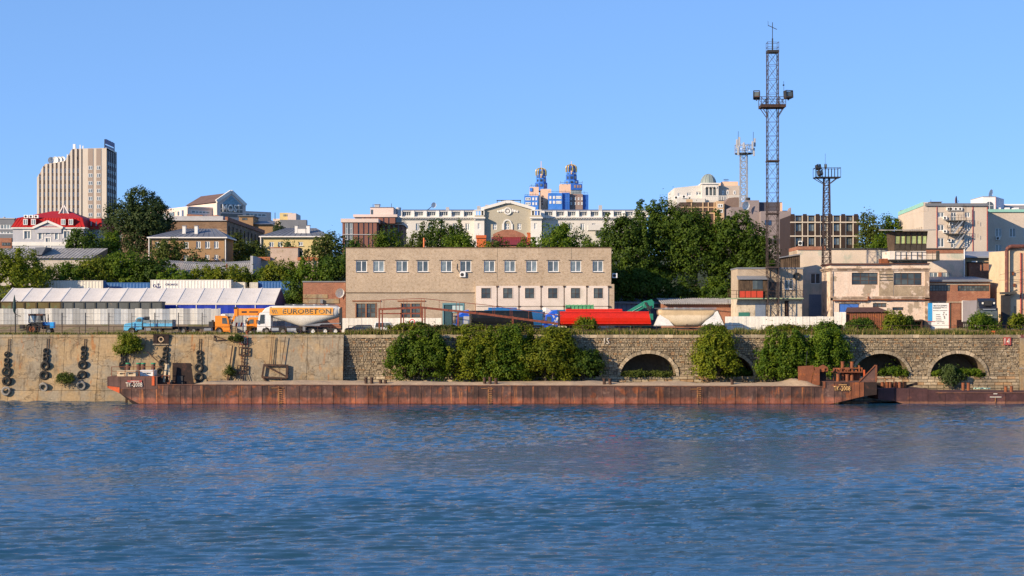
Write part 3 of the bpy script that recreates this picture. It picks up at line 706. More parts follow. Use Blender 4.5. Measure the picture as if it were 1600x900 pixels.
# ================================================================ things hanging on the concrete wall
m_tyre = M('worn_tyre_rubber', (.030, .027, .024), .85, .3, 2.5, bump=.3, bsc=10, layers=[dict(c=(.12, .10, .08), sc=2.2, lo=.55, hi=.75, a=.6)])
m_tyreg = M('mud_whitened_tyre', (.26, .24, .21), .95, .2, 2.5, layers=[dict(c=(.05, .045, .04), sc=2.0, lo=.45, hi=.62, a=.85)])
def tyre_mesh(R, w, mat):
    b = MB(); ri = R*.56
    b.lathe([(ri, -w*.38), (R*.80, -w*.5), (R*.94, -w*.46), (R, -w*.28), (R, w*.28), (R*.94, w*.46), (R*.80, w*.5), (ri, w*.38), (ri*1.15, 0), (ri, -w*.38)], (0, 0, 0), 'y', 20)
    me = b.mesh('tyre', mat); me.polygons.foreach_set('use_smooth', [True]*len(me.polygons)); return me
TY = {}
def hang_tyre(px, py, R, w, label, mat):
    k = (R, mat.name)
    if k not in TY: TY[k] = tyre_mesh(R, w, mat)
    z = WZ(py, 257.7); y = conc_y(z)
    off = .42 if z < 1.7 and px < 330 else (.2 if z < 3.4 and px < 330 else 0)
    o = link('tyre', TY[k]); o.location = (WX(px, y), y-w*.55-off, z); o.rotation_euler = (-.21, RNG.uniform(0, 6), RNG.uniform(-.12, .12))
    tag(o, label, 'tyre', 'tyre fenders hung in columns on the concrete quay wall')
names = ['leftmost', 'second from left', 'third from left', 'shrub covered', 'fifth from left', 'rightmost']
cols = [[(11.7,553.7),(11.2,563),(11.2,570.2),(11,580.6),(11.7,595.2),(11.7,610.8)],
        [(72.3,548.5),(71.9,555.3),(71.9,561.4),(71.2,571.2),(69.5,586.3),(69.3,604.5)],
        [(131.1,545),(131.4,552.7),(130.7,559.3),(129.7,570),(128.8,585.9),(128.1,602.2)],
        [(193.2,555.5),(193.4,561.8),(193.7,570.8)],
        [(259.5,546.2),(258.5,553.7),(257.8,559.7),(255.5,567.7),(251.5,581.2)],
        [(311.5,551.5),(312,558.9),(312.7,564.9),(311.5,574.5),(311.5,588.9)]]
for ci, c in enumerate(cols):
    n = len(c); ns = 2 if ci == 3 else 3
    for i, (px, py) in enumerate(c):
        small = i < ns
        if small: pos = ['topmost small', 'second small', 'third small'][i]
        else: pos = ['highest large', 'middle large' if n == 6 else 'lowest large', 'lowest large'][i-ns]
        grey = (i == n-1 and ci < 3)
        hang_tyre(px, py, .46 if small else .74, .32 if small else .42, f'{pos} {"mud whitened" if grey else "black"} tyre in the {names[ci]} string on the concrete wall', m_tyreg if grey else m_tyre)
    px, py = c[0]; z = WZ(py, 257.8)
    ch = MB(); zt = 9.6; k = 26
    for j in range(k):
        z0 = z + (zt-z)*j/k; z1 = z + (zt-z)*(j+.9)/k
        for dx in (-.16, .16): ch.bar((dx, conc_y(z0)-258-.07, z0-z), (dx*.9+.03*((j % 2)-.5), conc_y(z1)-258-.07, z1-z), .06)
    o = ch.build('hanging_chain', m_iron, None, loc=(WX(px, 258), 258, z)); tag(o, f'pair of rusty chains above the {names[ci]} string of tyres', 'chain', 'chains holding the tyre fenders')
def wall_y(z): return conc_y(z)
def bars_on_wall(name, label, cat, segs, w, mat=m_iron, off=.12, px0=None):
    px, py = segs[0][0]; Yb = 257.9; z0 = WZ(py, Yb); t = MB()
    def P(p): z = WZ(p[1], Yb); return (WX(p[0], Yb)-WX(px, Yb), conc_y(z)-off-Yb, z-z0)
    for s in segs: t.bar(P(s[0]), P(s[1]), s[2] if len(s) > 2 else w)
    o = t.build(name, mat, None, loc=(WX(px, Yb), Yb, z0)); tag(o, label, cat); return o
bars_on_wall('steel_frame', 'rusty rectangular steel frame hung by rods above the barge deck', 'frame', [((424,526),(421,570),.07),((426,526),(424,571),.07),((445,526),(440,569),.09),((412,570),(449,571),.28),((449,570),(449,591),.36),((413,570),(410.5,589),.26),((410,589),(449,591),.26),((414,571),(447,588),.2),((412,590),(418,597),.2),((440,591),(441,597),.2)], .1, off=.45)
bars_on_wall('hanging_ladder', 'rusty ladder cage with two square frames under the white 16', 'ladder', [((379,528),(377,596),.12),((383,528),(380,596),.10)] + [((a,b),(c,d),.14) for (x0,x1,y0,y1) in ((373,388,543,555),(371.5,386,571,583)) for a,b,c,d in ((x0,y0,x1,y0),(x0,y1,x1,y1),(x0,y0,x0,y1),(x1,y0,x1,y1),(x0,y1,x1,y0+4))] + [((372,583),(368,597),.08),((386,583),(391,596),.08),((376,560),(384,560),.1),((376,565),(384,566),.1)], .12, off=.3)
bars_on_wall('leaning_pole', 'dark leaning mooring pole beside the hanging ladder', 'pole', [((362.5,540),(356.5,596),.17),((356.5,590),(358,597),.3)], .15, off=.35)
bars_on_wall('wall_bracket', 'small dark triangular iron bracket high on the concrete wall', 'bracket', [((333,524),(333,532)),((333,524.5),(351,531)),((333,532),(351,531))], .12, off=.2)
bars_on_wall('mooring_boom', 'thin rusty boom slanting from the wall to the barge winch', 'boom', [((231,549),(251,567),.12)], .1, off=1.2)
def niche():
    t = thing('bollard_niche', 'dark steel mooring niche with a round eye at the top of the concrete wall', 'mooring niche', (WX(251.5, 258.7), 258.7, WZ(529.5, 258.7)))
    m = MB(); m.facade(-1.2, 1.2, -.75, .62, [(-.55, .5, -.6, .4)], 0, .5); m.box(-1.3, 1.3, -.06, .3, .62, .74); m.build('frame', m_hulld, t)
    MB().lathe([(.28, -.1), (.44, -.1), (.44, .1), (.28, .1), (.28, -.1)], (0, .1, -.08), 'y', 14).build('eye', m_sand, t)
    MB().box(-1.25, 1.25, -.14, .3, -.95, -.76).build('sill', m_conc, t)
niche()

# ================================================================ tent, wagons, sheet fence, containers behind the quay
def make_tent():
    Y = 285.0; f = Fr(0, 0, Y, z=10.2); x1 = f.x(429.5); x0 = 0.0; ez, rzz, D = f.z(473.5), WZ(450, Y+7.5)-10.2, 15.0
    t = thing('storage_tent', 'long storage tent with white roof and blue side cloth', 'tent', f.loc)
    mw = M('white_tent_fabric', (.65, .59, .52), .6, .06, .5, layers=[dict(c=(.5, .45, .39), k='s', sc=.8, lo=.55, hi=.7, a=.5)]); mb = M('blue_tent_fabric', (.012, .035, .33), .55, .12, .5); md = M('shaded_tent_fabric', (.03, .03, .10), .6, .1, .5)
    n = 14; dx = (x1-x0)/n
    for i in range(n):
        a, b = x0+dx*i, x0+dx*(i+1); m = MB(); K = 6
        for side in (0, 1):     # slightly sagging roof cloth in two slopes
            base = len(m.v)
            for u in range(K+1):
                for q in range(4):
                    v = q/3; sag = .12*math.sin(math.pi*u/K)*math.sin(math.pi*(.15+.7*v))
                    y = 7.5*v if side == 0 else D-7.5*v
                    m.v.append((a+dx*u/K, y, ez+(rzz-ez)*v-sag))
            for u in range(K):
                for q in range(3): k = base+u*4+q; m.f.append((k, k+4, k+5, k+1)); m.m.append(0)
        m.box(a, b, -.12, -.06, ez-.3, ez+.03)
        m.build('roof_panel', mw, t)
        w_ = MB(); K = 5
        for u in range(K+1):
            for z in (0, ez-.3): w_.v.append((a+dx*u/K, .03*math.sin(u*2.1+i), z))
        for u in range(K): w_.f.append((u*2, u*2+2, u*2+3, u*2+1)); w_.m.append(0)
        w_.build('side_cloth', mb, t)
        rb = MB(); rb.add([(a-.1, -.05, ez+.03), (a+.1, -.05, ez+.03), (a+.1, 7.5, rzz+.06), (a-.1, 7.5, rzz+.06)], [(0,1,2,3)]); rb.box(a-.06, a+.06, -.1, -.04, 0, ez-.31); rb.build('rib', M_w2, t)
    for x, mm in ((x0, mw), (x1, md)):  # right gable's shade is put into its darker cloth colour
        MB().add([(x, 0, 0), (x, D, 0), (x, D, ez), (x, 7.5, rzz), (x, 0, ez)], [(0, 1, 2, 3, 4)]).build('gable_cloth', mm, t)
    MB().quad((x0, D, 0), (x1, D, 0), (x1, D, ez), (x0, D, ez)).build('back_cloth', mb, t)
M_w2 = M('tent_seam', (.68, .64, .6), .5, .05)
make_tent()

def wagon(px0, px1, label, mat, mat2, rust=None):
    Y = 281.0; f = Fr(px0, 0, Y, z=10.2); x1 = f.x(px1); zt = f.z(471.5)
    t = thing('freight_wagon', label, 'rail wagon', f.loc, group='open freight wagons standing in front of the tent')
    MB().shell(0, x1, 0, 2.9, 1.2, zt, top=False).build('body', mat, t)
    MB().box(0, x1, -.07, .1, zt-.12, zt+.06).box(0, x1, 2.8, 2.97, zt-.12, zt+.06).box(-.07, .1, -.07, 2.97, zt-.12, zt+.06).box(x1-.1, x1+.07, -.07, 2.97, zt-.12, zt+.06).build('top_rail', mat2, t)
    n = max(3, round(x1/1.95))
    for i in range(n+1):
        x = x1*i/n; MB().box(x-.12, x+.12, -.13, -.002, 1.1, zt-.12).build('rib', mat2, t)
    MB().box(.3, x1-.3, .4, 2.5, .8, 1.2).build('underframe', m_dark, t)
    for x in (1.6, 3.2, x1-3.2, x1-1.6):
        MB().cyl((x, .5, .45), (x, .65, .45), .45, n=14).cyl((x, 2.2, .45), (x, 2.35, .45), .45, n=14).cyl((x, .5, .45), (x, 2.3, .45), .08).build('wheelset', m_dark, t)
m_wg = M('grey_wagon', (.10, .105, .10), .7, .15, .5, layers=[dict(c=(.22, .17, .13), sc=.7, lo=.62, hi=.7, a=.8)]); m_wg2 = M('dark_grey_wagon', (.05, .053, .05), .7, .15)
m_wo = M('olive_wagon', (.135, .10, .035), .75, .25, .6, layers=[dict(c=(.10, .13, .06), sc=.6, lo=.5, hi=.62)]); m_wo2 = M('olive_rib', (.07, .045, .02), .7, .15)
wagon(-58, 95, 'rusty olive open freight wagon at the left edge before the tent', m_wo, m_wo2)
wagon(97, 252.5, 'dark grey ribbed open freight wagon before the tent', m_wg, m_wg2)

def corrug(x0, x1, z0, z1, y, n=5, d=.028):
    m = MB(); k = 0
    for i in range(n*2+1):
        x = x0+(x1-x0)*i/(n*2); yy = y-(d if i % 2 else 0); m.v += [(x, yy, z0), (x, yy, z1)]
    for i in range(n*2): m.f.append((i*2, i*2+2, i*2+3, i*2+1)); m.m.append(0)
    return m
m_sheetg = M('grey_fence_sheet', (.38, .385, .38), .5, .10, .7, ovar=.30, metal=.15, layers=[dict(c=(.30, .25, .20), k='s', sc=1.2, lo=.6, hi=.75, a=.5)])
m_sheetp = M('pale_fence_sheet', (.55, .53, .48), .5, .1, .7, ovar=.1, layers=[dict(c=(.35, .28, .2), k='s', sc=1.2, lo=.58, hi=.75, a=.5)]); m_sheetd = M('blue_grey_fence_sheet', (.27, .30, .33), .5, .1, .7, ovar=.1)
m_sheetw = M('white_fence_sheet', (.72, .68, .60), .55, .07, .7, ovar=.06, layers=[dict(c=(.45, .36, .25), k='s', sc=1.3, lo=.6, hi=.78, a=.5)])
def sheet_fence(label, px0, px1, Y, pt, zb, mat, w=1.15, jit=.03, extra=None):
    f = Fr(px0, 0, Y, z=zb); t = thing('sheet_metal_fence', label, 'fence', f.loc); r = random.Random(int(px1))
    x = 0; xe = f.x(px1); i = 0
    while x < xe-.05:
        zt = f.z(pt)+r.uniform(-jit, jit); e = min(x+w, xe)
        corrug(x, e-.015, 0, zt, r.uniform(-.03, .03)).build('fence_sheet', r.choice(mat) if isinstance(mat, list) else mat, t)
        if i % 3 == 0: MB().box(x-.04, x+.04, .08, .16, -.1, zt-.1).build('post', m_iron, t)
        x = e; i += 1
    MB().box(0, xe, .03, .08, f.z(pt)*.8, f.z(pt)*.8+.06).build('back_rail', m_iron, t)
sheet_fence('grey corrugated sheet metal fence on the earth bank at left', -70, 345, 276.5, 482.3, 11.6, [m_sheetg, m_sheetg, m_sheetp, m_sheetd], jit=.07)
sheet_fence('lower grey sheet fence behind the crane and the white tanker', 347, 472, 276, 490, 10.1, m_sheetg)
sheet_fence('low white sheet fence behind the parked cars at the brick building', 534, 690, 286, 497, 10.1, m_sheetw)
sheet_fence('long white sheet fence below the tall lattice mast', 1133, 1303, 272, 494.5, 10.1, m_sheetw)
sheet_fence('taller white fence stub beside the rusty shed', 1303.5, 1322, 270.5, 487.5, 10.1, m_sheetw)

def container(px0, px1, pt, Y, label, mat, name='shipping_container', end=None, h=2.7):
    f = Fr(px0, 0, Y); f.z0 = WZ(pt, Y)-h; f.loc = (f.loc[0], Y, f.z0); L_ = f.x(px1)
    t = thing(name, label, 'container', f.loc, group='shipping containers on the bank behind the tent')
    corrug(.12, L_-.12, .15, h-.15, .03, max(8, int(L_*1.7)), .05).build('side_panel', mat, t)
    MB().box(0, L_, .04, 2.44, .1, h-.1).build('body', end or mat, t)
    fr = MB()
    for x in (0, L_-.13): fr.box(x, x+.13, -.03, .1, 0, h)
    fr.box(.13, L_-.13, -.03, .1, 0, .15).box(.13, L_-.13, -.03, .1, h-.15, h).box(0, L_, .1, 2.45, h-.08, h+.001)
    fr.build('frame', mat, t); return t
m_ctw = paint('cream_container', (.62, .57, .47), .5, .3, (.4, .3, .2)); m_ctb = paint('blue_container', (.025, .11, .30), .5, .3); m_ctr = paint('reefer_white', (.72, .68, .60), .5, .15, (.45, .25, .12)); m_ctred = paint('red_container', (.35, .06, .04), .5, .3); m_navy = paint('navy_print', (.05, .05, .16), .6, .1)
container(62, 161, 438.3, 309.5, 'cream shipping container behind the left half of the tent', m_ctw, end=m_ctb)
container(166, 234, 441.5, 313.5, 'blue ribbed container left of the white lettered container', m_ctb)
container(166, 200, 441.5, 317, 'red container behind the blue ribbed container', m_ctred)
tw = container(235, 361, 437.3, 309.5, 'long white refrigerated container with small dark lettering', m_ctr)
lettering('lettering', 'CRONOS', .38, 2.3, (3.9, -.06, 1.85), m_navy, tw, bold=.01)
an = MB().lathe([(.30, 0), (.42, 0), (.42, .03), (.30, .03), (.30, 0)], (1.45, -.07, 1.55), 'y', 12, math.pi, 2*math.pi).box(1.40, 1.50, -.07, -.04, 1.2, 2.1).box(1.2, 1.7, -.07, -.04, 1.85, 1.95); an.lathe([(.2, 0), (.3, 0), (.3, .03), (.2, .03), (.2, 0)], (.75, -.07, 1.6), 'y', 12); an.build('anchor_mark', m_navy, tw)
container(363, 383, 441, 311, 'short white container end beside the lettered container', m_ctw)
container(390, 403, 441.3, 309.5, 'small white container left of the blue one', m_ctw)
container(403.5, 453, 439.5, 310, 'blue ribbed container at the right end of the tent', m_ctb)

# ================================================================ vehicles (local: +x forwards, +y left, z up)
WH = {}
m_rimg = M('grey_wheel_rim', (.22, .21, .19), .6, .2, 3.0); m_light = M('lamp_lens', (.75, .72, .62), .15, .05); m_amber = M('amber_lens', (.8, .28, .03), .3, .05)
def wheel(T, x, y, R=.52, w=.30, rim=None):
    rim = rim or m_rimg; k = (R, w, rim.name, y > 0)
    if k not in WH:
        s = 1 if y > 0 else -1
        b = MB().lathe([(R*.58, -w*.45), (R*.92, -w*.5), (R, -w*.35), (R, w*.35), (R*.92, w*.5), (R*.58, w*.45)], (0, 0, 0), 'y', 20).mesh('wheel', m_black)
        c = MB().lathe([(R*.60, s*w*.44), (R*.52, s*w*.30), (R*.30, s*w*.28), (R*.24, s*w*.46), (.001, s*w*.46)], (0, 0, 0), 'y', 16).mesh('rim', rim)
        b.polygons.foreach_set('use_smooth', [True]*len(b.polygons)); WH[k] = (b, c)
    o = link('wheel', WH[k][0], T, loc=(x, y, R)); link('rim', WH[k][1], o)
def axle(T, x, R=.52, w=.3, hw=1.02, rim=None):
    for s in (-1, 1): wheel(T, x, s*hw, R, w, rim)
def both(name, poly, T, mat, hw, th=.03):
    """the same flat part on both flanks"""
    for s in (-1, 1): MB().prism(poly, 'y', s*hw, s*(hw+th)).build(name, mat, T)
def cabover(T, xf, ln, pm, top=3.0, fair=0.0, fairm=None, lower=None, hw=1.22, visor=True, wheel_x=None):
    """flat fronted truck cab: body, doors, windows, lamps, mirrors, bumper"""
    xr = xf-ln; ax = wheel_x if wheel_x is not None else xf-1.35
    arch = [(ax+.62*math.cos(a), .52+.62*math.sin(a)) for a in np.linspace(0.1, math.pi-.1, 8)]
    poly = [(xr, .95), (ax-.63, .95)] + arch[::-1] + [(ax+.66, .45), (xf-.04, .42), (xf, 1.1), (xf-.06, 1.75), (xf-.34, top-.18), (xf-.62, top), (xr, top-.02)]
    MB().prism(poly, 'y', -hw, hw).build('cab', pm, T, bevel=.07)
    s0 = Vector((xf-.05, 0, 1.72)); s1 = Vector((xf-.33, 0, top-.28))
    MB().prism([(s0.x+.035, s0.z), (s1.x+.035, s1.z), (s1.x-.02, s1.z), (s0.x-.02, s0.z)], 'y', -hw+.12, hw-.12).build('windscreen', m_glassd, T)
    both('door', [(xf-1.32, .98), (xf-.22, 1.12), (xf-.20, 1.62), (xf-.46, top-.22), (xf-1.32, top-.2)], T, pm, hw, .018)
    both('side_window', [(xf-1.22, 1.72), (xf-.34, 1.66), (xf-.55, top-.36), (xf-1.22, top-.34)], T, m_glassd, hw+.012, .025)
    MB().box(xf-.12, xf+.06, -hw, hw, .32, .72).build('bumper', lower or m_dark, T, bevel=.04)
    MB().box(xf-.03, xf+.03, -hw+.3, hw-.3, .85, 1.45).build('grille', m_dark, T)
    for s in (-1, 1):
        MB().box(xf-.02, xf+.085, s*.8-.22, s*.8+.22, .48, .66).build('headlight', m_light, T)
        MB().box(xf-.10, xf+.06, s*(hw+.22)-.1, s*(hw+.22)+.1, 1.7, 2.35).bar((xf-.1, s*hw, 2.3), (xf-.02, s*(hw+.2), 2.25), .05).build('mirror', m_dark, T)
    if visor: MB().prism([(xf-.22, top-.2), (xf+.02, top-.32), (xf+.02, top-.26), (xf-.22, top-.12)], 'y', -hw+.05, hw-.05).build('sun_visor', m_dark, T)
    if fair: MB().prism([(xf-.75, top), (xr+.9, top+fair*.72), (xr+.15, top+fair), (xr+.05, top+fair), (xr+.05, top)], 'y', -hw+.06, hw-.06).build('roof_fairing', fairm or pm, T, bevel=.09)
def chassis(T, x0, x1, z0=.72, z1=.98, mat=None):
    MB().box(x0, x1, -.45, -.3, z0, z1).box(x0, x1, .3, .45, z0, z1).box(x0, x0+.15, -.45, .45, z0, z1).build('chassis', mat or m_dark, T)
def loft(stations, a0, a1, n=20, grow=1.0, cap=True):
    """stations (x, zbottom, ztop, halfwidth); angle 0 = left side, 90 deg = top"""
    m = MB(); full = abs(a1-a0-2*math.pi) < 1e-6; k = n if full else n+1
    for x, zb, zt, hw in stations:
        c, h = (zb+zt)/2, (zt-zb)/2
        for i in range(k):
            a = a0+(a1-a0)*i/n; ca, sa = math.cos(a), math.sin(a)
            e = .72
            m.v.append((x, hw*grow*math.copysign(abs(ca)**e, ca), c+h*grow*math.copysign(abs(sa)**(e+.1), sa)))
    for j in range(len(stations)-1):
        for i in range(n):
            i2 = (i+1) % k; m.f.append((j*k+i, j*k+i2, (j+1)*k+i2, (j+1)*k+i)); m.m.append(0)
    if cap and full:
        m.f.append(tuple(range(k))); m.m.append(0); q = (len(stations)-1)*k; m.f.append(tuple(range(q+k-1, q-1, -1))); m.m.append(0)
    return m
p_white = paint('white_truck_paint', (.74, .72, .68), .35, .3, (.35, .28, .2)); p_orange = paint('orange_truck_paint', (.80, .25, .02), .35, .12); p_blue = paint('light_blue_paint', (.10, .38, .60), .5, .25); p_blue2 = paint('bright_blue_paint', (.02, .12, .62), .3, .1)
p_red = paint('red_tipper_paint', (.74, .026, .010), .35, .10); p_dgreen = paint('crane_green_paint', (.02, .20, .13), .4, .25); p_grey = paint('grey_cab_paint', (.16, .17, .20), .35, .1); p_blk = paint('black_tipper_paint', (.015, .016, .018), .35, .3); p_tar = M('dark_tarp', (.02, .021, .024), .55, .2, 1.0)
m_orband = M('dusty_orange_band', (.72, .30, .035), .55, .1, .5, layers=[dict(c=(.47, .36, .22), sc=.38, lo=.44, hi=.60, a=.85)]); m_txtd = M('dark_print', (.12, .105, .085), .7, .2, layers=[dict(c=(.45, .33, .18), sc=.7, lo=.46, hi=.62, a=.75)])

def cement_tanker():
    Y = 266.4; t = thing('cement_tanker_truck', 'white cement tanker truck with an orange lettered band', 'tanker truck', (WX(468.5, Y), Y, 10.2), math.pi)
    k = FPX/Y; X = lambda px: -(px-468.5)/k       # forwards is to the left of the photo
    Zp = lambda py: (522.6-py)/k
    cabover(t, X(403.5), 2.2, p_white, top=3.5, fair=.95, lower=p_white, wheel_x=X(417.5))
    chassis(t, X(534), X(406))
    st = []
    pts = [(420.5, 493, 480, .75), (422, 495, 478.4, 1.05), (428, 497, 477.8, 1.22), (445, 502, 477.8, 1.26), (460, 507, 477.8, 1.26), (470, 510.5, 477.8, 1.26), (475, 511.5, 477.8, 1.26), (482, 510, 477.8, 1.26), (495, 505.5, 478, 1.26), (510, 501.5, 478, 1.25), (524, 498, 478.3, 1.2), (529, 496, 479, 1.0), (531.5, 493.5, 480.5, .75)]
    for px, zb, zt, hw in pts: st.append((X(px), Zp(zb), Zp(zt), hw))
    mt = M('tank_white', (.66, .62, .54), .4, .1, .6, layers=[dict(c=(.40, .36, .29), k='z', sc=.8, w=.8, lo=2.0, hi=1.2, a=.8), dict(c=(.30, .24, .17), k='s', sc=1.4, lo=.6, hi=.75, a=.5)])
    loft(st, 0, 2*math.pi, 24).build('tank', mt, t, smooth=True)
    b = MB(); xa, xb = X(423), X(522)     # orange band: panel bent to the tank side on both flanks
    for s in (-1, 1):
        m = MB(); zz = (Zp(492.6), Zp(487), Zp(480.8))
        for x in np.linspace(xb, xa, 12):
            for z, y in zip(zz, (1.285, 1.282, 1.255)): m.v.append((float(x), s*y, z))
        for i in range(11):
            for q in range(2): a = i*3+q; m.f.append((a, a+3, a+4, a+1)); m.m.append(0)
        m.build('colour_band', m_orband, t)
    lettering('lettering', 'EUROBETON', .82, 7.7, (X(481), 1.305, Zp(486.6)), m_txtd, t, bold=.012, rot=(math.pi/2, 0, math.pi))
    st2 = MB()
    for q in range(3): st2.prism([(X(428.5+q*3), Zp(490)), (X(430+q*3), Zp(490)), (X(427.2+q*3), Zp(484)), (X(425.7+q*3), Zp(484))], 'y', 1.295, 1.31)
    st2.build('stripe_mark', m_txtd, t)
    MB().box(X(528), X(445), -.3, .3, Zp(478), Zp(477)).bar((X(528), .9, Zp(475.8)), (X(446), .9, Zp(475.8)), .05).build('catwalk', m_grey, t)
    for px in (460, 476, 492, 512): MB().cyl((X(px), 0, Zp(478.3)), (X(px), 0, Zp(475.8)), .3, n=12).build('hatch', m_steel, t)
    MB().box(X(534.5), X(533), -.3, -.25, .8, Zp(480)).box(X(534.5), X(533), .25, .3, .8, Zp(480)).box(X(535.3), X(531), .9, 1.1, 1.4, Zp(482)).build('ladder', m_dark, t)
    MB().prism([(X(474), Zp(509)), (X(500), Zp(509.5)), (X(503), Zp(507)), (X(534), Zp(506)), (X(534), Zp(504.5)), (X(502), Zp(505)), (X(480), Zp(508))], 'y', .9, 1.25).build('mudguard', m_grey, t)
    MB().box(X(437), X(426), 1.0, 1.22, .55, 1.05).box(X(464), X(450), .8, 1.2, .5, 1.0).build('fuel_tank', p_blue2 if 0 else m_steel, t)
    MB().box(X(478), X(474), -.8, .8, .5, Zp(509)).build('outlet', m_grey, t)
    axle(t, X(417.5)); axle(t, X(443))
    for p in (490, 509, 525): axle(t, X(p), rim=p_white)
cement_tanker()

def blue_truck():
    Y = 266.6; k = FPX/Y; t = thing('flatbed_truck', 'old light blue bonneted dropside truck behind the railing', 'truck', (WX(236, Y), Y, 10.2), math.pi)
    X = lambda px: -(px-236)/k; Zp = lambda py: (522-py)/k
    ax = X(208.5); arch = [(ax+.62*math.cos(a), .5+.62*math.sin(a)) for a in np.linspace(.15, math.pi-.15, 8)]
    MB().prism([(X(224), .8), (ax-.62, .75)] + arch[::-1] + [(X(197), .62), (X(195.5), .8), (X(196), 1.55), (X(198), 1.72), (X(211), 1.95), (X(213.5), 2.0), (X(216), 2.62), (X(219), 2.74), (X(224.5), 2.72)], 'y', -1.02, 1.02).build('cab', p_blue, t, bevel=.09)
    both('side_window', [(X(214.8), 2.02), (X(216.8), 2.55), (X(223.2), 2.55), (X(223.2), 2.02)], t, m_glassd, 1.02, .02)
    both('door', [(X(214), .95), (X(214), 1.98), (X(223.5), 1.98), (X(223.5), .95)], t, p_blue, 1.02, .015)
    MB().prism([(X(213), 2.06), (X(215.2), 2.55), (X(214.9), 2.55), (X(212.6), 2.06)], 'y', -.85, .85).build('windscreen', m_glassd, t)
    MB().box(X(196), X(194.6), -1.1, 1.1, .5, .74).build('bumper', m_grey, t, bevel=.03)
    for s in (-1, 1): MB().cyl((X(196.5), s*.75, 1.2), (X(195.2), s*.75, 1.2), .13, n=10).build('headlight', m_light, t)
    for s in (-1, 1): MB().prism([(ax+.74*math.cos(a), .5+.74*math.sin(a)) for a in np.linspace(.2, math.pi-.1, 10)]+[(ax+.64*math.cos(a), .5+.64*math.sin(a)) for a in np.linspace(math.pi-.1, .2, 10)], 'y', s*.9, s*1.1).build('mudguard', p_blue, t)
    x0, x1 = X(272), X(225.5)
    m = MB(); m.box(x0, x1, -1.15, 1.15, 1.12, 1.22); m.build('load_floor', m_wood, t)
    for s in (-1, 1):
        for a, b in zip(np.linspace(x0, x1, 5)[:-1], np.linspace(x0, x1, 5)[1:]):
            MB().box(a+.03, b-.03, s*1.15-.03, s*1.15+.03, 1.24, 1.78).build('dropside', p_blue, t)
            MB().box(a+.03, b-.03, s*1.15-.03, s*1.15+.03, 1.86, 2.3).build('grate_board', M_gb, t)
        for x in np.linspace(x0, x1, 5): MB().box(x-.05, x+.05, s*1.15-.05, s*1.15+.05, 1.1, 2.35).build('stake', m_dark, t)
    MB().box(x0-.03, x0+.04, -1.15, 1.15, 1.22, 2.36).build('tailgate', M_gb, t); MB().box(x1-.04, x1+.03, -1.15, 1.15, 1.22, 2.36).build('headboard', M_gb, t)
    MB().box(X(232), X(226), -.8, .1, 2.3, 2.85).build('cargo_crate', m_dark, t)
    chassis(t, X(273), X(200)); axle(t, ax, .5, .26, .92); axle(t, X(250), .5, .26, .95)
    MB().box(X(238), X(228), .75, 1.1, .6, 1.05).build('fuel_tank', m_grey, t)
M_gb = paint('faded_grate_boards', (.16, .22, .25), .7, .4)
blue_truck()

def orange_truck():
    Y = 267.5; k = FPX/Y; t = thing('orange_truck', 'orange cab truck with a bare dark chassis facing right', 'truck', (WX(315, Y), Y, 10.2))
    X = lambda px: (px-315)/k; Zp = lambda py: (522-py)/k
    cabover(t, X(361), 2.35, p_orange, top=3.0, fair=0, lower=p_orange, wheel_x=X(344.5))
    MB().box(X(346), X(353), -.6, .6, 3.0, 3.22).build('roof_box', m_white, t)
    chassis(t, X(270), X(352), .8, 1.1)
    MB().box(X(271), X(330), -.5, .5, 1.1, 1.25).build('fifth_wheel_frame', m_dark, t)
    for p in (288, 304): axle(t, X(p), .54, .3, 1.02)
    for p in (288, 304): both('mudguard', [(X(p)+.68*math.cos(a), .54+.68*math.sin(a)) for a in np.linspace(0, math.pi, 9)]+[(X(p)+.62*math.cos(a), .54+.62*math.sin(a)) for a in np.linspace(math.pi, 0, 9)], t, m_dark, .88, .3)
    MB().box(X(328), X(335), -1.0, 1.0, 1.0, 2.05).build('engine_box', m_dark, t); MB().cyl((X(331), .8, 2.0), (X(331), .8, 2.3), .2).build('air_filter', m_dark, t)
    MB().box(X(321), X(334), .8, 1.15, .55, 1.0).box(X(321), X(334), -1.15, -.8, .55, 1.0).build('fuel_tank', m_grey, t)
    axle(t, X(344.5))
orange_truck()
def truck_crane():
    Y = 272.5; k = FPX/Y; t = thing('truck_crane', 'orange truck crane with its boom lowered behind the white tanker', 'crane', (WX(420, Y), Y, 10.2), math.pi)
    X = lambda px: -(px-420)/k; Zp = lambda py: (522-py)/k
    cabover(t, X(386.5), 2.2, p_orange, top=2.75, lower=p_orange, wheel_x=X(399))
    MB().box(X(480), X(367.5), -.38, .38, Zp(493), Zp(482)).build('boom', p_orange, t, bevel=.04)
    MB().box(X(372), X(366.5), -.5, .5, Zp(494.5), Zp(481)).build('boom_head', p_orange, t, bevel=.04)
    MB().box(X(371), X(366), -.52, .52, Zp(483), Zp(480)).build('sheave', m_dark, t)
    hk = MB().bar((X(367), 0, Zp(493)), (X(363.5), 0, Zp(502)), .35).bar((X(363.5), 0, Zp(502)), (X(359), 0, Zp(504.5)), .22); hk.build('hook_block', p_orange, t)
    MB().box(X(386), X(378), .381, .40, Zp(489), Zp(486.2)).box(X(404), X(390), .381, .4, Zp(488.6), Zp(486.4)).build('lettering_bar', m_dark, t)
    MB().box(X(492), X(468), -.9, .9, 1.1, 1.9).build('turntable', m_dark, t)
    MB().box(X(512), X(406), -1.1, 1.1, .85, 1.1).build('deck', m_dark, t)
    for p in (399, 470, 484): axle(t, X(p))
truck_crane()
blk = MB().prism([(-.55, 0), (.55, 0), (.4, 1.25), (-.4, 1.25)], 'y', 0, .8).build('concrete_block', m_conc, None, loc=(WX(365.5, 266), 266, 10.2)); tag(blk, 'pale concrete block beside the orange truck cab', 'block')
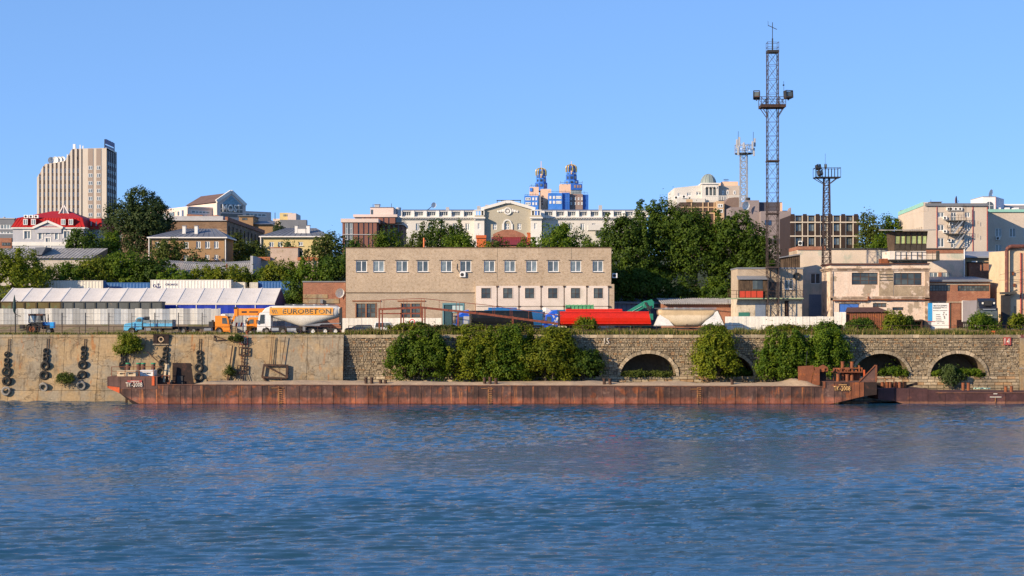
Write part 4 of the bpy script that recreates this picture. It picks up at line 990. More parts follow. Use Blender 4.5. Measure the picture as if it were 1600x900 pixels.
sg = thing('warning_barrier', 'red and white striped warning barrier behind the concrete block', 'barrier', (WX(375, 268), 268, 10.2))
MB().bar((-.6, 0, 0), (-.45, 0, 1.9), .07).bar((.6, 0, 0), (.5, 0, 1.9), .07).build('leg', m_steel, sg)
m_redw = paint('signal_red', (.65, .03, .02), .5, .1)
for i in range(4): MB().prism([(-.8+i*.4, 1.2), (-.5+i*.4, 1.2), (-.35+i*.4, 1.9), (-.65+i*.4, 1.9)], 'y', -.04, .02).build('stripe', m_redw if i % 2 == 0 else m_white, sg)

def tractor():
    Y = 265.0; k = FPX/Y; t = thing('farm_tractor', 'dark tractor with blue bonnet and a bright blue front weight', 'tractor', (WX(62, Y), Y, 10.2))
    X = lambda px: (px-62)/k; Zp = lambda py: (522.3-py)/k
    pb = paint('tractor_blue', (.02, .14, .42), .4, .3); br = M('brown_cab_roof', (.10, .04, .025), .6, .2)
    MB().box(X(46), X(69.5), -.75, .75, Zp(493), Zp(490.3)).build('cab_roof', br, t, bevel=.06)
    fr = MB()
    for s in (-1, 1):
        for a, b in (((X(47), Zp(504)), (X(47.5), Zp(492))), ((X(56.5), Zp(506)), (X(56.5), Zp(492))), ((X(66), Zp(506)), (X(65), Zp(492))), ((X(69.5), Zp(503)), (X(68.5), Zp(492)))): fr.bar((a[0], s*.7, a[1]), (b[0], s*.7, b[1]), .10)
        fr.bar((X(47), s*.7, Zp(503.8)), (X(66), s*.7, Zp(504)), .12)
    fr.build('cab_frame', m_dark, t)
    both('cab_window', [(X(48), Zp(503)), (X(56), Zp(503)), (X(56), Zp(493)), (X(48), Zp(493))], t, M_lw, .66, .02); both('cab_window', [(X(57.2), Zp(503)), (X(65.3), Zp(503)), (X(64.5), Zp(493)), (X(57.2), Zp(493))], t, M_lw, .66, .02)
    MB().box(X(56), X(68), -.7, .7, Zp(512), Zp(504)).build('cab_base', m_dark, t)
    MB().prism([(X(66), Zp(508)), (X(82), Zp(508)), (X(82), Zp(504)), (X(80), Zp(503.2)), (X(66), Zp(502.8))], 'y', -.38, .38).build('bonnet', pb, t, bevel=.05)
    MB().box(X(66), X(82), -.3, .3, Zp(514), Zp(508)).build('engine', m_dark, t)
    MB().box(X(79.3), X(85.3), -.5, .42, Zp(512.2), Zp(503)).build('front_weight', p_wt, t, bevel=.03)
    MB().cyl((X(74.7), .25, Zp(503)), (X(74.7), .25, Zp(491)), .05, n=8).cyl((X(74.7), .25, Zp(500)), (X(74.7), .25, Zp(497)), .09, n=8).build('exhaust', m_dark, t)
    MB().box(X(32), X(38), -.5, .4, Zp(513.5), Zp(507.5)).bar((X(32), 0, Zp(516)), (X(46), 0, Zp(514)), .14).build('rear_box', m_grey if 0 else m_dark, t)
    for s in (-1, 1): MB().prism([(X(52)+.98*math.cos(a), .85+.98*math.sin(a)) for a in np.linspace(.3, math.pi-.1, 10)]+[(X(52)+.90*math.cos(a), .85+.90*math.sin(a)) for a in np.linspace(math.pi-.1, .3, 10)], 'y', s*.55, s*1.1).build('fender', m_dark, t)
    axle(t, X(52), .86, .42, .85, rim=m_rust); axle(t, X(78), .5, .28, .7, rim=m_rimg)
p_wt = paint('bright_blue_weight', (.02, .30, .72), .4, .1); M_lw = glass('pale_cab_glass', (.30, .30, .27), .2)
tractor()

def tipper(T, x0, x1, zt, zb, hw, mat, rib=None, slope=.5):
    """half-round tipper body, open on top; x0 rear, x1 front"""
    m = MB(); n = 12; th = .05
    for g in (0, th):
        for x, sl in ((x0-slope*0, 0), (x1, 0)):
            for i in range(n+1):
                a = math.pi*i/n; q = .62
                y = (hw-g)*math.copysign(abs(math.cos(a))**q, math.cos(a)); z = zt-(zt-zb-g)*abs(math.sin(a))**q
                xx = x if x == x1 else x + slope*(1-(z-zb)/(zt-zb))*-1 + slope
                m.v.append((xx, y, z))
    k = n+1
    for i in range(n):
        m.f.append((i, i+1, k+i+1, k+i)); m.f.append((2*k+i+1, 2*k+i, 3*k+i, 3*k+i+1)); m.m += [0, 0]
    o = m.build('tipper_body', mat, T, smooth=False)
    e = MB()
    e.v = [v for v in m.v[:k]]; e.f = [tuple(range(k))]; e.m = [0]; e.build('tailgate', mat, T)
    e = MB(); e.v = [v for v in m.v[k:2*k]]; e.f = [tuple(range(k))]; e.m = [0]; e.build('front_wall', mat, T)
    for s in (-1, 1): MB().box(x0+slope, x1, s*hw-.09, s*hw+.09, zt-.1, zt+.08).build('top_rail', mat, T)
    for s in (-1, 1): MB().box(x0+.1, x1-.1, s*hw*.93-.04, s*hw*.93+.04, zb+.35, zb+.47).build('side_rail', rib or mat, T)
def tipper_truck(label, px0, px1, Y, yaw, cabm, bodym, fair, fairm, top=3.1, h=3.0, facing='left', doorm=None, zb=1.15, name='tipper_truck'):
    k = FPX/Y; pc = (px0+px1)/2; ln = (px1-px0)/k/max(.5, math.cos(yaw))
    t = thing(name, label, 'truck', (WX(pc, Y), Y, 10.2), math.pi+yaw)
    xf = ln/2
    cabover(t, xf, 2.3, cabm, top=top, fair=fair, fairm=fairm, lower=m_dark)
    if doorm: both('side_panel', [(xf-2.28, 1.6), (xf-.2, 1.6), (xf-.47, 2.9), (xf-2.28, 2.9)], t, p_hw, 1.222, .008); both('door_skin', [(xf-2.28, .98), (xf-.16, 1.05), (xf-.14, 1.66), (xf-2.28, 1.72)], t, doorm, 1.24, .02)
    tipper(t, -ln/2, xf-2.7, h, zb, 1.24, bodym)
    chassis(t, -ln/2+.3, xf-.6)
    axle(t, xf-1.35)
    for q in (4.4, ln-3.6, ln-2.3, ln-1.0): axle(t, xf-q)
    return t
p_hw = paint('white_door_paint', (.55, .53, .50), .4, .1)
tk = tipper_truck('truck with blue cab front, grey side and black tipper body', 710, 833, 272, .20, p_blue2, p_blk, .8, p_blue2, h=3.75, doorm=p_grey, top=3.15)
tipper_truck('white cab truck with a blue body behind the black tipper', 783, 842, 279, -2.95, p_white, paint('mid_blue_tipper', (.03, .16, .38), .4, .15), 1.1, p_white, h=3.9, top=3.3)
tk2 = tipper_truck('blue cab truck with white splash pattern pulling a bright red tipper', 848, 1017, 270.5, .10, p_blue2, p_red, .75, p_blue2, h=3.6, top=3.2, zb=1.35)
sp = MB(); r = random.Random(8); LN = (1017-848)/(FPX/270.5)/math.cos(.10); xf = LN/2
for s in (-1, 1):
    for i in range(26):
        x = xf-1.35-r.uniform(0, .9); z = 1.3+r.uniform(0, 1.9); q = r.uniform(.05, .16); sp.prism([(x+q*r.uniform(.5, 1)*math.cos(a), z+q*1.3*r.uniform(.4, 1)*math.sin(a)) for a in np.linspace(0, 5.5, 7)], 'y', s*1.25, s*1.265)
sp.build('splash_pattern', m_white, tk2)
def red_trailer():
    Y = 278; k = FPX/Y; t = thing('red_tipper_trailer', 'second red tipper body standing behind the bright red tipper', 'trailer', (WX(930, Y), Y, 10.2), math.pi)
    X = lambda px: -(px-930)/k
    tipper(t, X(976), X(884), 4.05, 1.5, 1.25, p_red); chassis(t, X(984), X(890))
    for p in (950, 963, 976): axle(t, X(p))
    MB().box(X(893), X(886), -.6, .6, 4.0, 4.4).build('hydraulic_box', m_dark, t)
red_trailer()
def blue_trailer():
    Y = 284; k = FPX/Y; t = thing('blue_trailer', 'tall blue tipper trailer beside the white cab', 'trailer', (WX(860, Y), Y, 10.2), math.pi)
    X = lambda px: -(px-860)/k
    tipper(t, X(893), X(836), 3.95, 1.3, 1.25, paint('steel_blue_paint', (.03, .14, .30), .4, .2)); chassis(t, X(890), X(836))
    for p in (868, 880): axle(t, X(p))
blue_trailer()
def long_blue():
    Y = 285; k = FPX/Y; t = thing('blue_trailer', 'low blue tipper edge showing above the black tipper', 'trailer', (WX(785, Y), Y, 10.2), math.pi)
    X = lambda px: -(px-785)/k
    tipper(t, X(812), X(763), 4.35, 1.3, 1.25, paint('royal_blue_paint', (.02, .16, .45), .4, .1)); chassis(t, X(810), X(763))
    for p in (790, 803): axle(t, X(p))
long_blue()
def dumpster():
    Y = 288; f = Fr(883.5, 0, Y, z=10.2); x1 = f.x(926); zt = f.z(477)
    f.loc = (f.loc[0], Y-2.2, 10.2)
    t = thing('green_skip_container', 'green ribbed waste container behind the red tipper', 'container', f.loc)
    pg = paint('skip_green', (.10, .34, .16), .5, .25)
    MB().prism([(0, 1.2), (x1, 1.2), (x1+.5, zt*.6), (x1, zt), (0, zt)], 'y', 0, 2.0).build('body', pg, t)
    for i in range(8): MB().box(x1*i/7-.07, x1*i/7+.07, -.1, 0, 1.2, zt+.12).build('rib', pg, t)
    MB().box(-.05, x1+.05, -.12, .05, zt-.12, zt+.05).build('rim', pg, t); MB().box(.2, x1-.2, .2, 1.8, 0, 1.2).build('base_frame', m_dark, t)
dumpster()
def green_crane():
    Y = 276; k = FPX/Y; t = thing('green_truck_crane', 'green crane with its boom raised behind the red tipper', 'crane', (WX(1000, Y), Y, 10.2))
    X = lambda px: (px-1000)/k; Zp = lambda py: (521.5-py)/k
    MB().prism([(X(974), Zp(489.5)), (X(1007), Zp(470)), (X(1016), Zp(469)), (X(1018), Zp(474)), (X(1004), Zp(482.5)), (X(985), Zp(493))], 'y', -.45, .45).build('boom', p_dgreen, t, bevel=.04)
    MB().prism([(X(1007), Zp(471)), (X(1018), Zp(467.5)), (X(1021.5), Zp(472)), (X(1021), Zp(481)), (X(1012), Zp(484)), (X(1004), Zp(479))], 'y', -.7, -.46).build('boom_head', p_dgreen, t, bevel=.03)
    hd = MB(); r = random.Random(2)
    for i in range(9): hd.bar((X(1006+r.uniform(0, 12)), -.75, Zp(472+r.uniform(0, 10))), (X(1008+r.uniform(0, 12)), -.8, Zp(480+r.uniform(0, 12))), .16)
    hd.build('hydraulic_ram', m_dark, t)
    MB().bar((X(988), -.47, Zp(486)), (X(1003), -.47, Zp(478)), .28, .02).build('marking_strip', m_white, t)
    MB().box(X(985), X(1016), -1.1, .9, .9, Zp(497)).build('turntable_house', p_dgreen, t, bevel=.05)
    MB().box(X(1006), X(1020), -1.0, -.2, Zp(500), Zp(490)).build('operator_cab', p_dgreen, t, bevel=.05)
    MB().box(X(960), X(1020), -1.1, 1.1, .7, 1.1).build('deck', m_dark, t)
    for p in (968, 1000, 1012): axle(t, X(p))
green_crane()
def cream_tanker():
    Y = 268; k = FPX/Y; t = thing('silo_trailer', 'cream V shaped cement silo trailer with dusty top', 'trailer', (WX(1078, Y), Y, 10.2), math.pi)
    X = lambda px: -(px-1078)/k; Zp = lambda py: (522-py)/k
    mc = M('cream_silo', (.68, .55, .38), .5, .10, .6, layers=[dict(c=(.46, .33, .18), k='z', sc=.9, w=.5, lo=3.1, hi=3.5, a=.9), dict(c=(.30, .2, .12), k='s', sc=1.5, lo=.6, hi=.74, a=.5)])
    st = [(X(p), Zp(b), Zp(tp), hw) for p, b, tp, hw in ((1027, 491, 483.5, .8), (1029, 494, 482.8, 1.1), (1036, 498, 482.3, 1.24), (1046, 505, 482.3, 1.26), (1056, 510, 482.3, 1.26), (1090, 510.5, 482.5, 1.26), (1102, 504, 482.5, 1.26), (1112, 496, 483, 1.2), (1117, 490, 483.5, 1.0), (1119, 488, 484.5, .7))]
    loft(st, 0, 2*math.pi, 24).build('tank', mc, t, smooth=True)
    for a, b, c in ((1022, 1052, 1032), (1098, 1130, 1116)):
        pl = [(X(a), Zp(509)), (X(c), Zp(486)), (X(b), Zp(509))] if a < 1050 else [(X(1094), Zp(509)), (X(1112), Zp(490)), (X(1120), Zp(485)), (X(1131), Zp(509))]
        both('skirt_plate', pl, t, p_white, 1.0, .06)
    for px in (1042, 1056, 1070, 1082, 1096): MB().cyl((X(px), 0, Zp(483)), (X(px), 0, Zp(480.3)), .36, n=12).build('hatch', m_steel, t)
    MB().bar((X(1118), 1.15, Zp(482)), (X(1030), 1.15, Zp(481.5)), .12).bar((X(1118), 1.0, Zp(480.5)), (X(1022), .8, Zp(481.5)), .07).build('catwalk_rail', m_grey, t)
    ld = MB()
    for y in (.7, 1.1): ld.bar((X(1120), y, Zp(484)), (X(1134), y, Zp(514)), .1)
    for q in range(9): ld.bar((X(1120+q*1.6), .7, Zp(485+q*3.4)), (X(1120+q*1.6), 1.1, Zp(485+q*3.4)), .08)
    ld.build('ladder', m_dark, t)
    chassis(t, X(1132), X(1030), .8, 1.05); MB().box(X(1036), X(1030), .8, 1.0, 0, 1.0).build('landing_leg', m_dark, t)
    MB().prism([(X(1068), Zp(511)), (X(1072), Zp(506)), (X(1080), Zp(511))], 'y', 1.0, 1.3).build('valve_guard', m_iron, t)
    for p in (1096, 1109, 1122): axle(t, X(p), .5, .3, 1.02)
cream_tanker()

def car(label, px0, px1, Y, pm, h=1.75, facing=math.pi, cat='car'):
    k = FPX/Y; ln = (px1-px0)/k; t = thing('parked_car', label, cat, (WX((px0+px1)/2, Y), Y, 10.2), facing); a = ln/2
    MB().prism([(-a, .35), (a, .32), (a+.02, .75), (a-.15, .95), (a-1.05, 1.05), (-a+.1, 1.1), (-a-.02, .8)], 'y', -.88, .88).build('body', pm, t, bevel=.08)
    MB().prism([(a-1.15, 1.02), (a-1.75, h-.08), (a-2.1, h), (-a+.35, h), (-a+.08, 1.05)], 'y', -.76, .76).build('cabin', pm, t, bevel=.06)
    both('side_window', [(a-1.35, 1.08), (a-1.82, h-.16), (a-2.55, h-.13), (a-2.55, 1.08)], t, m_glassd, .765, .02); both('side_window', [(a-2.65, 1.08), (a-2.65, h-.13), (-a+.45, h-.14), (-a+.3, 1.1)], t, m_glassd, .765, .02)
    MB().prism([(a-1.12, 1.06), (a-1.72, h-.12), (a-1.66, h-.1), (a-1.04, 1.06)], 'y', -.66, .66).build('windscreen', m_glassd, t)
    for s in (-1, 1): MB().box(a-.1, a+.04, s*.62-.16, s*.62+.16, .68, .84).build('headlight', m_light, t)
    MB().box(a-.1, a+.07, -.86, .86, .36, .55).box(-a-.07, -a+.1, -.86, .86, .36, .55).build('bumper', m_dark, t)
    for x in (a-.85, -a+.85): axle(t, x, .34, .2, .80)
car('white estate car parked before the brick building', 584, 626, 281, paint('white_car_paint', (.70, .70, .70), .25, .05), 1.95, 0)
car('dark blue car mostly hidden behind weeds by the white tanker', 540, 583, 278, paint('dark_blue_car', (.02, .03, .06), .25, .1), 1.5)

def black_truck():
    Y = 266.0; k = FPX/Y; px = 1545; t = thing('black_semi_truck', 'black truck with grey box trailer facing the river at right', 'truck', (WX(px, Y), Y, 11.1), -math.pi/2-.05)
    pb = paint('black_cab_paint', (.018, .02, .028), .25, .1)
    top = (522-473)/k
    cabover(t, 0.3, 2.5, pb, top=3.4, fair=1.5, fairm=pb, hw=1.45)
    MB().box(.0, .36, -1.0, 1.0, 3.05, 3.17).build('light_bar', m_steel, t)
    for s in (-1, 1): MB().box(-.35, -.2, s*.9-.12, s*.9+.12, 3.95, 4.25).build('roof_lamp', m_light, t)
    MB().box(-.7, -.3, -.6, .6, 3.7, 4.5).build('roof_panel', m_dark, t)
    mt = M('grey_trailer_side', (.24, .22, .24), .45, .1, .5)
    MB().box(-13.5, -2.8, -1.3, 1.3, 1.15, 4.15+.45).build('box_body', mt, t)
    MB().box(-13.53, -13.0, -1.33, 1.33, 1.1, 4.65).build('lit_rear_strip', p_white, t)  # white strip stands in for the lit strip at the trailer's rear
    MB().box(-13.4, -2.9, -1.33, 1.33, .95, 1.14).build('side_skirt', m_dark, t)
    ds = MB().box(.0, .34, -1.0, -.7, 1.95, 2.4).box(0, .34, -.5, .5, 2.05, 2.25); ds.build('windscreen_ornament', M('gold_fringe', (.55, .5, .3), .6), t)
    chassis(t, -13, 0)
    for q in (1.05, 4.0, 10.0, 11.3, 12.6): axle(t, .3-q, .52, .32, 1.15)
black_truck()
# ================================================================ windows shared by all buildings
m_upvc = M('white_window_frame', (.74, .73, .71), .4, .05); m_bframe = M('brown_window_frame', (.085, .05, .035), .7, .3); m_dframe = M('dark_window_frame', (.06, .06, .055), .6, .2); m_sill = M('metal_sill', (.30, .30, .31), .5, .1)
WC = {}
def window(T, x0, x1, z0, z1, y=0.0, rv=.25, fm=None, gm=None, nx=2, nz=1, fw=.09, sill=None, blind=None):
    fm = fm or m_upvc; gm = gm or m_glass; w_, h_ = round(x1-x0, 2), round(z1-z0, 2); k = (w_, h_, fm.name, gm.name, nx, nz, fw, bool(sill))
    if k not in WC:
        f = MB(); f.box(0, fw, 0, .08, 0, h_).box(w_-fw, w_, 0, .08, 0, h_).box(fw, w_-fw, 0, .08, 0, fw).box(fw, w_-fw, 0, .08, h_-fw, h_)
        cx = [fw+(w_-2*fw)*i/nx for i in range(nx+1)]; cz = [fw+(h_-2*fw)*i/nz for i in range(nz+1)]
        for c in cx[1:-1]: f.box(c-fw*.6, c+fw*.6, .002, .07, fw, h_-fw)
        for c in cz[1:-1]: f.box(fw, w_-fw, .006, .066, c-fw*.45, c+fw*.45)
        ps = [MB().box(a+.01, b-.01, .03, .05, c+.01, d-.01).mesh('pane', gm) for a, b in zip(cx, cx[1:]) for c, d in zip(cz, cz[1:])]
        s = MB().box(-.08, w_+.08, -rv-.1, .0, -.07, -.003).mesh('sill', sill) if sill else None
        WC[k] = (f.mesh('window', fm), ps, s)
    fr, ps, s = WC[k]; o = link('window', fr, T, loc=(x0, y+rv-.1, z0))
    for p in ps: link('pane', p, o)
    if s: link('sill', s, o)
    return o
def wins(T, f, specs, y=0.0, rv=.25, **kw):
    for s in specs: x0, x1, z0, z1 = f.r(*s); window(T, x0, x1, z0, z1, y, rv, **kw)
def ac_unit(T, x, z, y=0.0, w_=.85, h_=.62):
    o = MB().box(x, x+w_, y-.36, y-.02, z, z+h_).build('air_conditioner', m_white, T, bevel=.03)
    MB().lathe([(.001, 0), (h_*.36, 0), (h_*.36, -.02), (.001, -.02)], (x+w_*.42, y-.362, z+h_*.5), 'y', 14).build('fan_grille', m_dark, o)
def dish(T, x, z, R, y=0.0, mat=None, tilt=(-.15, 0, .5), name='satellite_dish'):
    pr = [(R*i/6, .28*R*(i/6)**2) for i in range(7)]; m = MB().lathe([(max(r, .001), -.28*R+t) for r, t in pr], (0, 0, 0), 'y', 18)
    o = m.build(name, mat or m_white, T, smooth=True, loc=(x, y-.35*R-.1, z)); o.rotation_euler = (tilt[0], tilt[1], tilt[2]+math.pi)
    a = MB().bar((0, -.28*R, 0), (0, .55*R, 0), .06).bar((-.6*R, -.05, -.5*R), (0, .5*R, 0), .04).build('feed_arm', m_steel, o)
    return o

m_tan = M('tan_brick', (.53, .41, .288), .9, .12, .25, ovar=.0, brick=dict(c2=(.45, .345, .245), m=(.36, .285, .21), w=.52, h=.17, ms=.02), layers=[dict(c=(.33, .24, .15), sc=.13, lo=.5, hi=.72, a=.5), dict(c=(.30, .215, .13), sc=2.6, lo=.5, hi=.62, a=.55, d=2), dict(c=(.28, .21, .14), k='h', sc=.5, lo=.58, hi=.7, a=.6), dict(c=(.58, .47, .34), sc=.25, lo=.58, hi=.7, a=.4, off=4)])
m_greyb = M('grey_brick', (.46, .37, .275), .9, .12, .3, brick=dict(c2=(.40, .31, .22), m=(.34, .27, .2), w=.52, h=.17, ms=.02), layers=[dict(c=(.30, .23, .17), sc=.2, lo=.52, hi=.7, a=.5)])
m_pink = M('pale_pink_plaster', (.62, .525, .455), .85, .08, .4, bump=.15, layers=[dict(c=(.52, .45, .37), sc=.35, lo=.52, hi=.66, a=.7), dict(c=(.42, .33, .25), k='s', sc=1.0, lo=.62, hi=.75, a=.5)], ovar=.05)
m_redb = M('red_brick', (.36, .13, .07), .9, .2, .4, brick=dict(c2=(.26, .085, .05), m=(.30, .2, .14), w=.4, h=.15, ms=.02), layers=[dict(c=(.18, .07, .045), sc=.4, lo=.52, hi=.66, a=.7), dict(c=(.42, .26, .17), sc=.7, lo=.62, hi=.7, a=.6, off=3)])
m_lintel = M('rusty_lintel', (.28, .12, .06), .85, .2)
def main_brick():
    Y = 290.0; f = Fr(540.5, 0, Y, z=10.0)
    t = thing('brick_depot_building', 'large two storey tan brick depot with white framed upper windows', 'building', f.loc)
    x1 = f.x(955); xm = f.x(742.5); zt = f.z(387.5); zb = f.z(446.5); zl = f.z(457)
    up = [(556.3,573.2),(583.3,600.4),(619.4,637),(652.3,669.2),(689,706),(719.3,736.2),(756.3,773.2),(788.3,805.2),(822.4,839),(856.2,873),(891.4,908),(926,942.4)]
    upr = [f.r(a, b, 407.4, 424.8) for a, b in up]
    lowl = [f.r(a, b, 474.3, 496.2) for a, b in ((556.7, 587), (627.3, 656.6))]; door = f.r(691.3, 725.5, 473.5, 519)
    door = (door[0], door[1], 0.2, door[3]); W1 = MB()
    W1.shell(0, x1, 0, 13.0, zl, zt, upr, .22, top=True); W1.build('upper_wall', m_tan, t)
    W2 = MB(); W2.shell(0, xm, .03, 13.0, -1.5, zl, [h for h in lowl]+[door], .25, top=False); W2.build('lower_wall', m_greyb, t)
    wl = [(752.2,766.8),(786.2,800.7),(820.4,834.7),(856.4,871),(892,906.2),(927.5,941.8)]
    lo = [f.r(a, b, 450.2, 466.2) for a, b in wl]
    W3 = MB(); W3.shell(xm, f.x(959.5), -.35, 13.0, -1.5, f.z(444), [], .2); W3.build('lower_block', m_tan, t)
    seams = [743, 777, 811, 845.5, 881.5, 917, 951]
    for (a, b), h in zip(zip(seams, seams[1:]), lo):
        for zz0, zz1, hs in ((f.z(478.3), f.z(446.8), [h]), (f.z(518), f.z(479.3), [])):
            p = MB(); p.facade(f.x(a)+.10, f.x(b)-.10, zz0, zz1, hs, -.50, .149); p.add([(f.x(a)+.10, -.5, zz0), (f.x(b)-.1, -.5, zz0), (f.x(b)-.1, -.36, zz0), (f.x(a)+.1, -.36, zz0), (f.x(a)+.1, -.5, zz1), (f.x(b)-.1, -.5, zz1), (f.x(b)-.1, -.36, zz1), (f.x(a)+.1, -.36, zz1)], [(0,1,2,3), (4,5,6,7), (0,4,7,3), (1,5,6,2)])
            p.build('wall_panel', m_pink, t)
        MB().box(f.x(b)-.2, f.x(b)+.2, -.6, -.36, f.z(449), f.z(446.5)).box(f.x(b)-.2, f.x(b)+.2, -.6, -.36, f.z(479.8), f.z(477.8)).build('anchor_plate', m_iron, t)
        window(t, *h, y=-.5, rv=.14, fm=m_bframe, gm=m_glassd, nx=2, nz=2, fw=.07)
        fr = MB(); a0, b0, c0, d0 = h; g = .12
        fr.box(a0-g, a0, -.53, -.49, c0-g, d0+g).box(b0, b0+g, -.53, -.49, c0-g, d0+g).box(a0, b0, -.53, -.49, d0, d0+g).box(a0, b0, -.53, -.49, c0-g, c0); fr.build('window_surround', m_pink, t)
    for h in upr:
        window(t, *h, y=0, rv=.2, nx=2, gm=m_glass, fw=.12, sill=m_sill)
        MB().box(h[0]-.3, h[1]+.15, -.05, .0, h[3]+.02, h[3]+.14).build('lintel', m_dframe, t)
    for h in lowl:
        window(t, *h, y=.03, rv=.24, fm=m_bframe, gm=m_glassd, nx=4, nz=3, fw=.09); MB().box(h[0]-.7, h[1]+.9, -.10, .03, h[3]+.35, h[3]+.55).build('lintel', m_lintel, t)
        sr = MB(); sr.box(h[0]-.16, h[0], -.04, .03, h[2], h[3]+.1).box(h[1], h[1]+.16, -.04, .03, h[2], h[3]+.1).box((h[0]+h[1])/2-.12, (h[0]+h[1])/2+.12, .05, .12, h[2], h[3]).build('window_surround', m_lintel, t)
    d = door; MB().box(d[0], d[0]+.25, -.03, .2, d[2], d[3]).box(d[1]-.2, d[1], -.03, .2, d[2], d[3]).box(d[0]+.25, d[1]-.2, -.03, .2, d[3]-.3, d[3]).build('door_frame', paint('teal_frame', (.10, .22, .25), .6), t)
    MB().box(d[0]+.25, d[0]+1.6, .1, .2, d[2], d[3]-.3).build('door_leaf', paint('dark_teal_door', (.025, .07, .085), .6), t)
    window(t, d[0]+1.6, d[1]-.2, d[3]-1.7, d[3]-.3, y=0, rv=.25, fm=paint('teal_sash', (.12, .25, .27), .6), gm=M('frosted_panes', (.45, .55, .55), .5), nx=3, nz=1, fw=.08)
    MB().box(0, xm, -.10, .03, zl-.08, zl+.05).build('string_course', M('dark_course', (.17, .12, .08), .9), t)
    MB().box(xm-.05, x1-.02, -.12, .0, zb+.2, zb+.85).build('belt_course', m_tan, t)
    MB().box(-.08, x1+.08, -.08, 13.05, zt, zt+.14).build('roof_coping', M('brown_coping', (.12, .075, .045), .8), t)
    MB().box(f.x(777)-.02, f.x(777)+.02, -.012, .0, zb, zt-.05).box(f.x(893)-.02, f.x(893)+.02, -.012, .0, f.z(405), zt-.05).build('wall_crack', m_dframe, t)
    ac_unit(t, f.x(718.5), f.z(433), 0, 1.0, .85); ac_unit(t, f.x(957), f.z(434), 1.0, .9, .8)
    MB().tube([(f.x(714.5), -.05, f.z(412)), (f.x(714), -.05, f.z(420)), (f.x(718.5), -.1, f.z(427))], .05).build('hose', m_dark, t)
    o = MB().cyl((f.x(660.2), 5, zt), (f.x(660.2), 5, f.z(369.5)), .16).bar((f.x(660.2), 5, f.z(373)), (f.x(663), 5, f.z(374)), .12).build('roof_pipe', paint('orange_pipe', (.6, .16, .05), .6), t)
    MB().bar((f.x(914), 2, zt), (f.x(914), 2, f.z(380)), .05).build('roof_aerial', m_dark, t)
main_brick()

def simple_sign(): pass
def no_entry_sign():
    t = thing('round_sign', 'round white sign with a red ring on the white fence', 'sign', (WX(644, 285.4), 285.4, WZ(503, 285.4)))
    MB().cyl((0, -.05, 0), (0, 0, 0), .50, n=24).build('disc', m_white, t)
    MB().lathe([(.36, -.06), (.50, -.06), (.50, -.051), (.36, -.051), (.36, -.06)], (0, 0, 0), 'y', 24).build('ring', m_redw, t)
    MB().prism([(-.16, -.2), (.16, -.2), (.14, .05), (.05, .22), (-.08, .12)], 'y', -.075, -.055).build('symbol', m_dark, t)
no_entry_sign()
def trestle():
    Y = 264.0; f = Fr(593, 0, Y, z=10.2); t = thing('pipe_trestle', 'rusty red pipe trestle sloping down to the right before the depot', 'pipe trestle', f.loc)
    mr = M('red_oxide_steel', (.21, .058, .034), .8, .2, 1.5, layers=[dict(c=(.10, .04, .03), sc=2, lo=.5, hi=.66)])
    P = lambda px, py, y=0: (f.x(px), y, f.z(py))
    for a, b, w_ in ((592.5, 482, .24), (597.5, 484, .18), (626.5, 489, .2), (630.5, 489, .16), (659.7, 480.5, .24), (664, 482, .2), (715.7, 486, .26), (801, 494, .28)):
        MB().bar(P(a, 522.5), P(a, b), w_).build('post', mr, t)
    for k, (a, b) in enumerate((((592, 483.2), (658, 480.4)), ((658, 480.4), (760, 491)), ((760, 491), (872, 506)))): MB().bar(P(*a), P(*b), .34).build('main_pipe', mr, t)
    MB().bar(P(592, 490), P(661, 490), .2).build('cross_beam', mr, t)
    for a, b in (((594, 468.8), (658, 466.2)), ((658, 466.2), (760, 476.5)), ((760, 476.5), (878, 493.4))): MB().bar(P(*a, .6), P(*b, .6), .09).build('handrail', mr, t)
    def top(p): return 468.8-(p-594)/64*2.6 if p < 658 else (466.2+(p-658)/102*10.3 if p < 760 else 476.5+(p-760)/118*16.9)
    def bot(p): return 483.2-(p-592)/66*2.8 if p < 658 else (480.4+(p-658)/102*10.6 if p < 760 else 491+(p-760)/112*15)
    for p in (594, 599.5, 630.5, 635.6, 658, 662.5, 686, 713, 718, 743, 770, 773, 797, 800, 826, 852): MB().bar(P(p, bot(p), .6), P(p, top(p), .6), .06).build('stanchion', mr, t)
trestle()
bl = thing('striped_barrier', 'small red and white striped barrier behind the bushes', 'barrier', (WX(679, 263), 263, 10.2))
for i in range(3):
    for j in range(3): MB().box(-.8+i*.55, -.3+i*.55, -.03+.004*j, .03, .3+j*.36, .62+j*.36).build('stripe', m_redw if (i+j) % 2 else m_white, bl)
MB().box(-.85, -.75, 0, .06, 0, 1.45).box(.8, .9, 0, .06, 0, 1.45).build('leg', m_steel, bl)

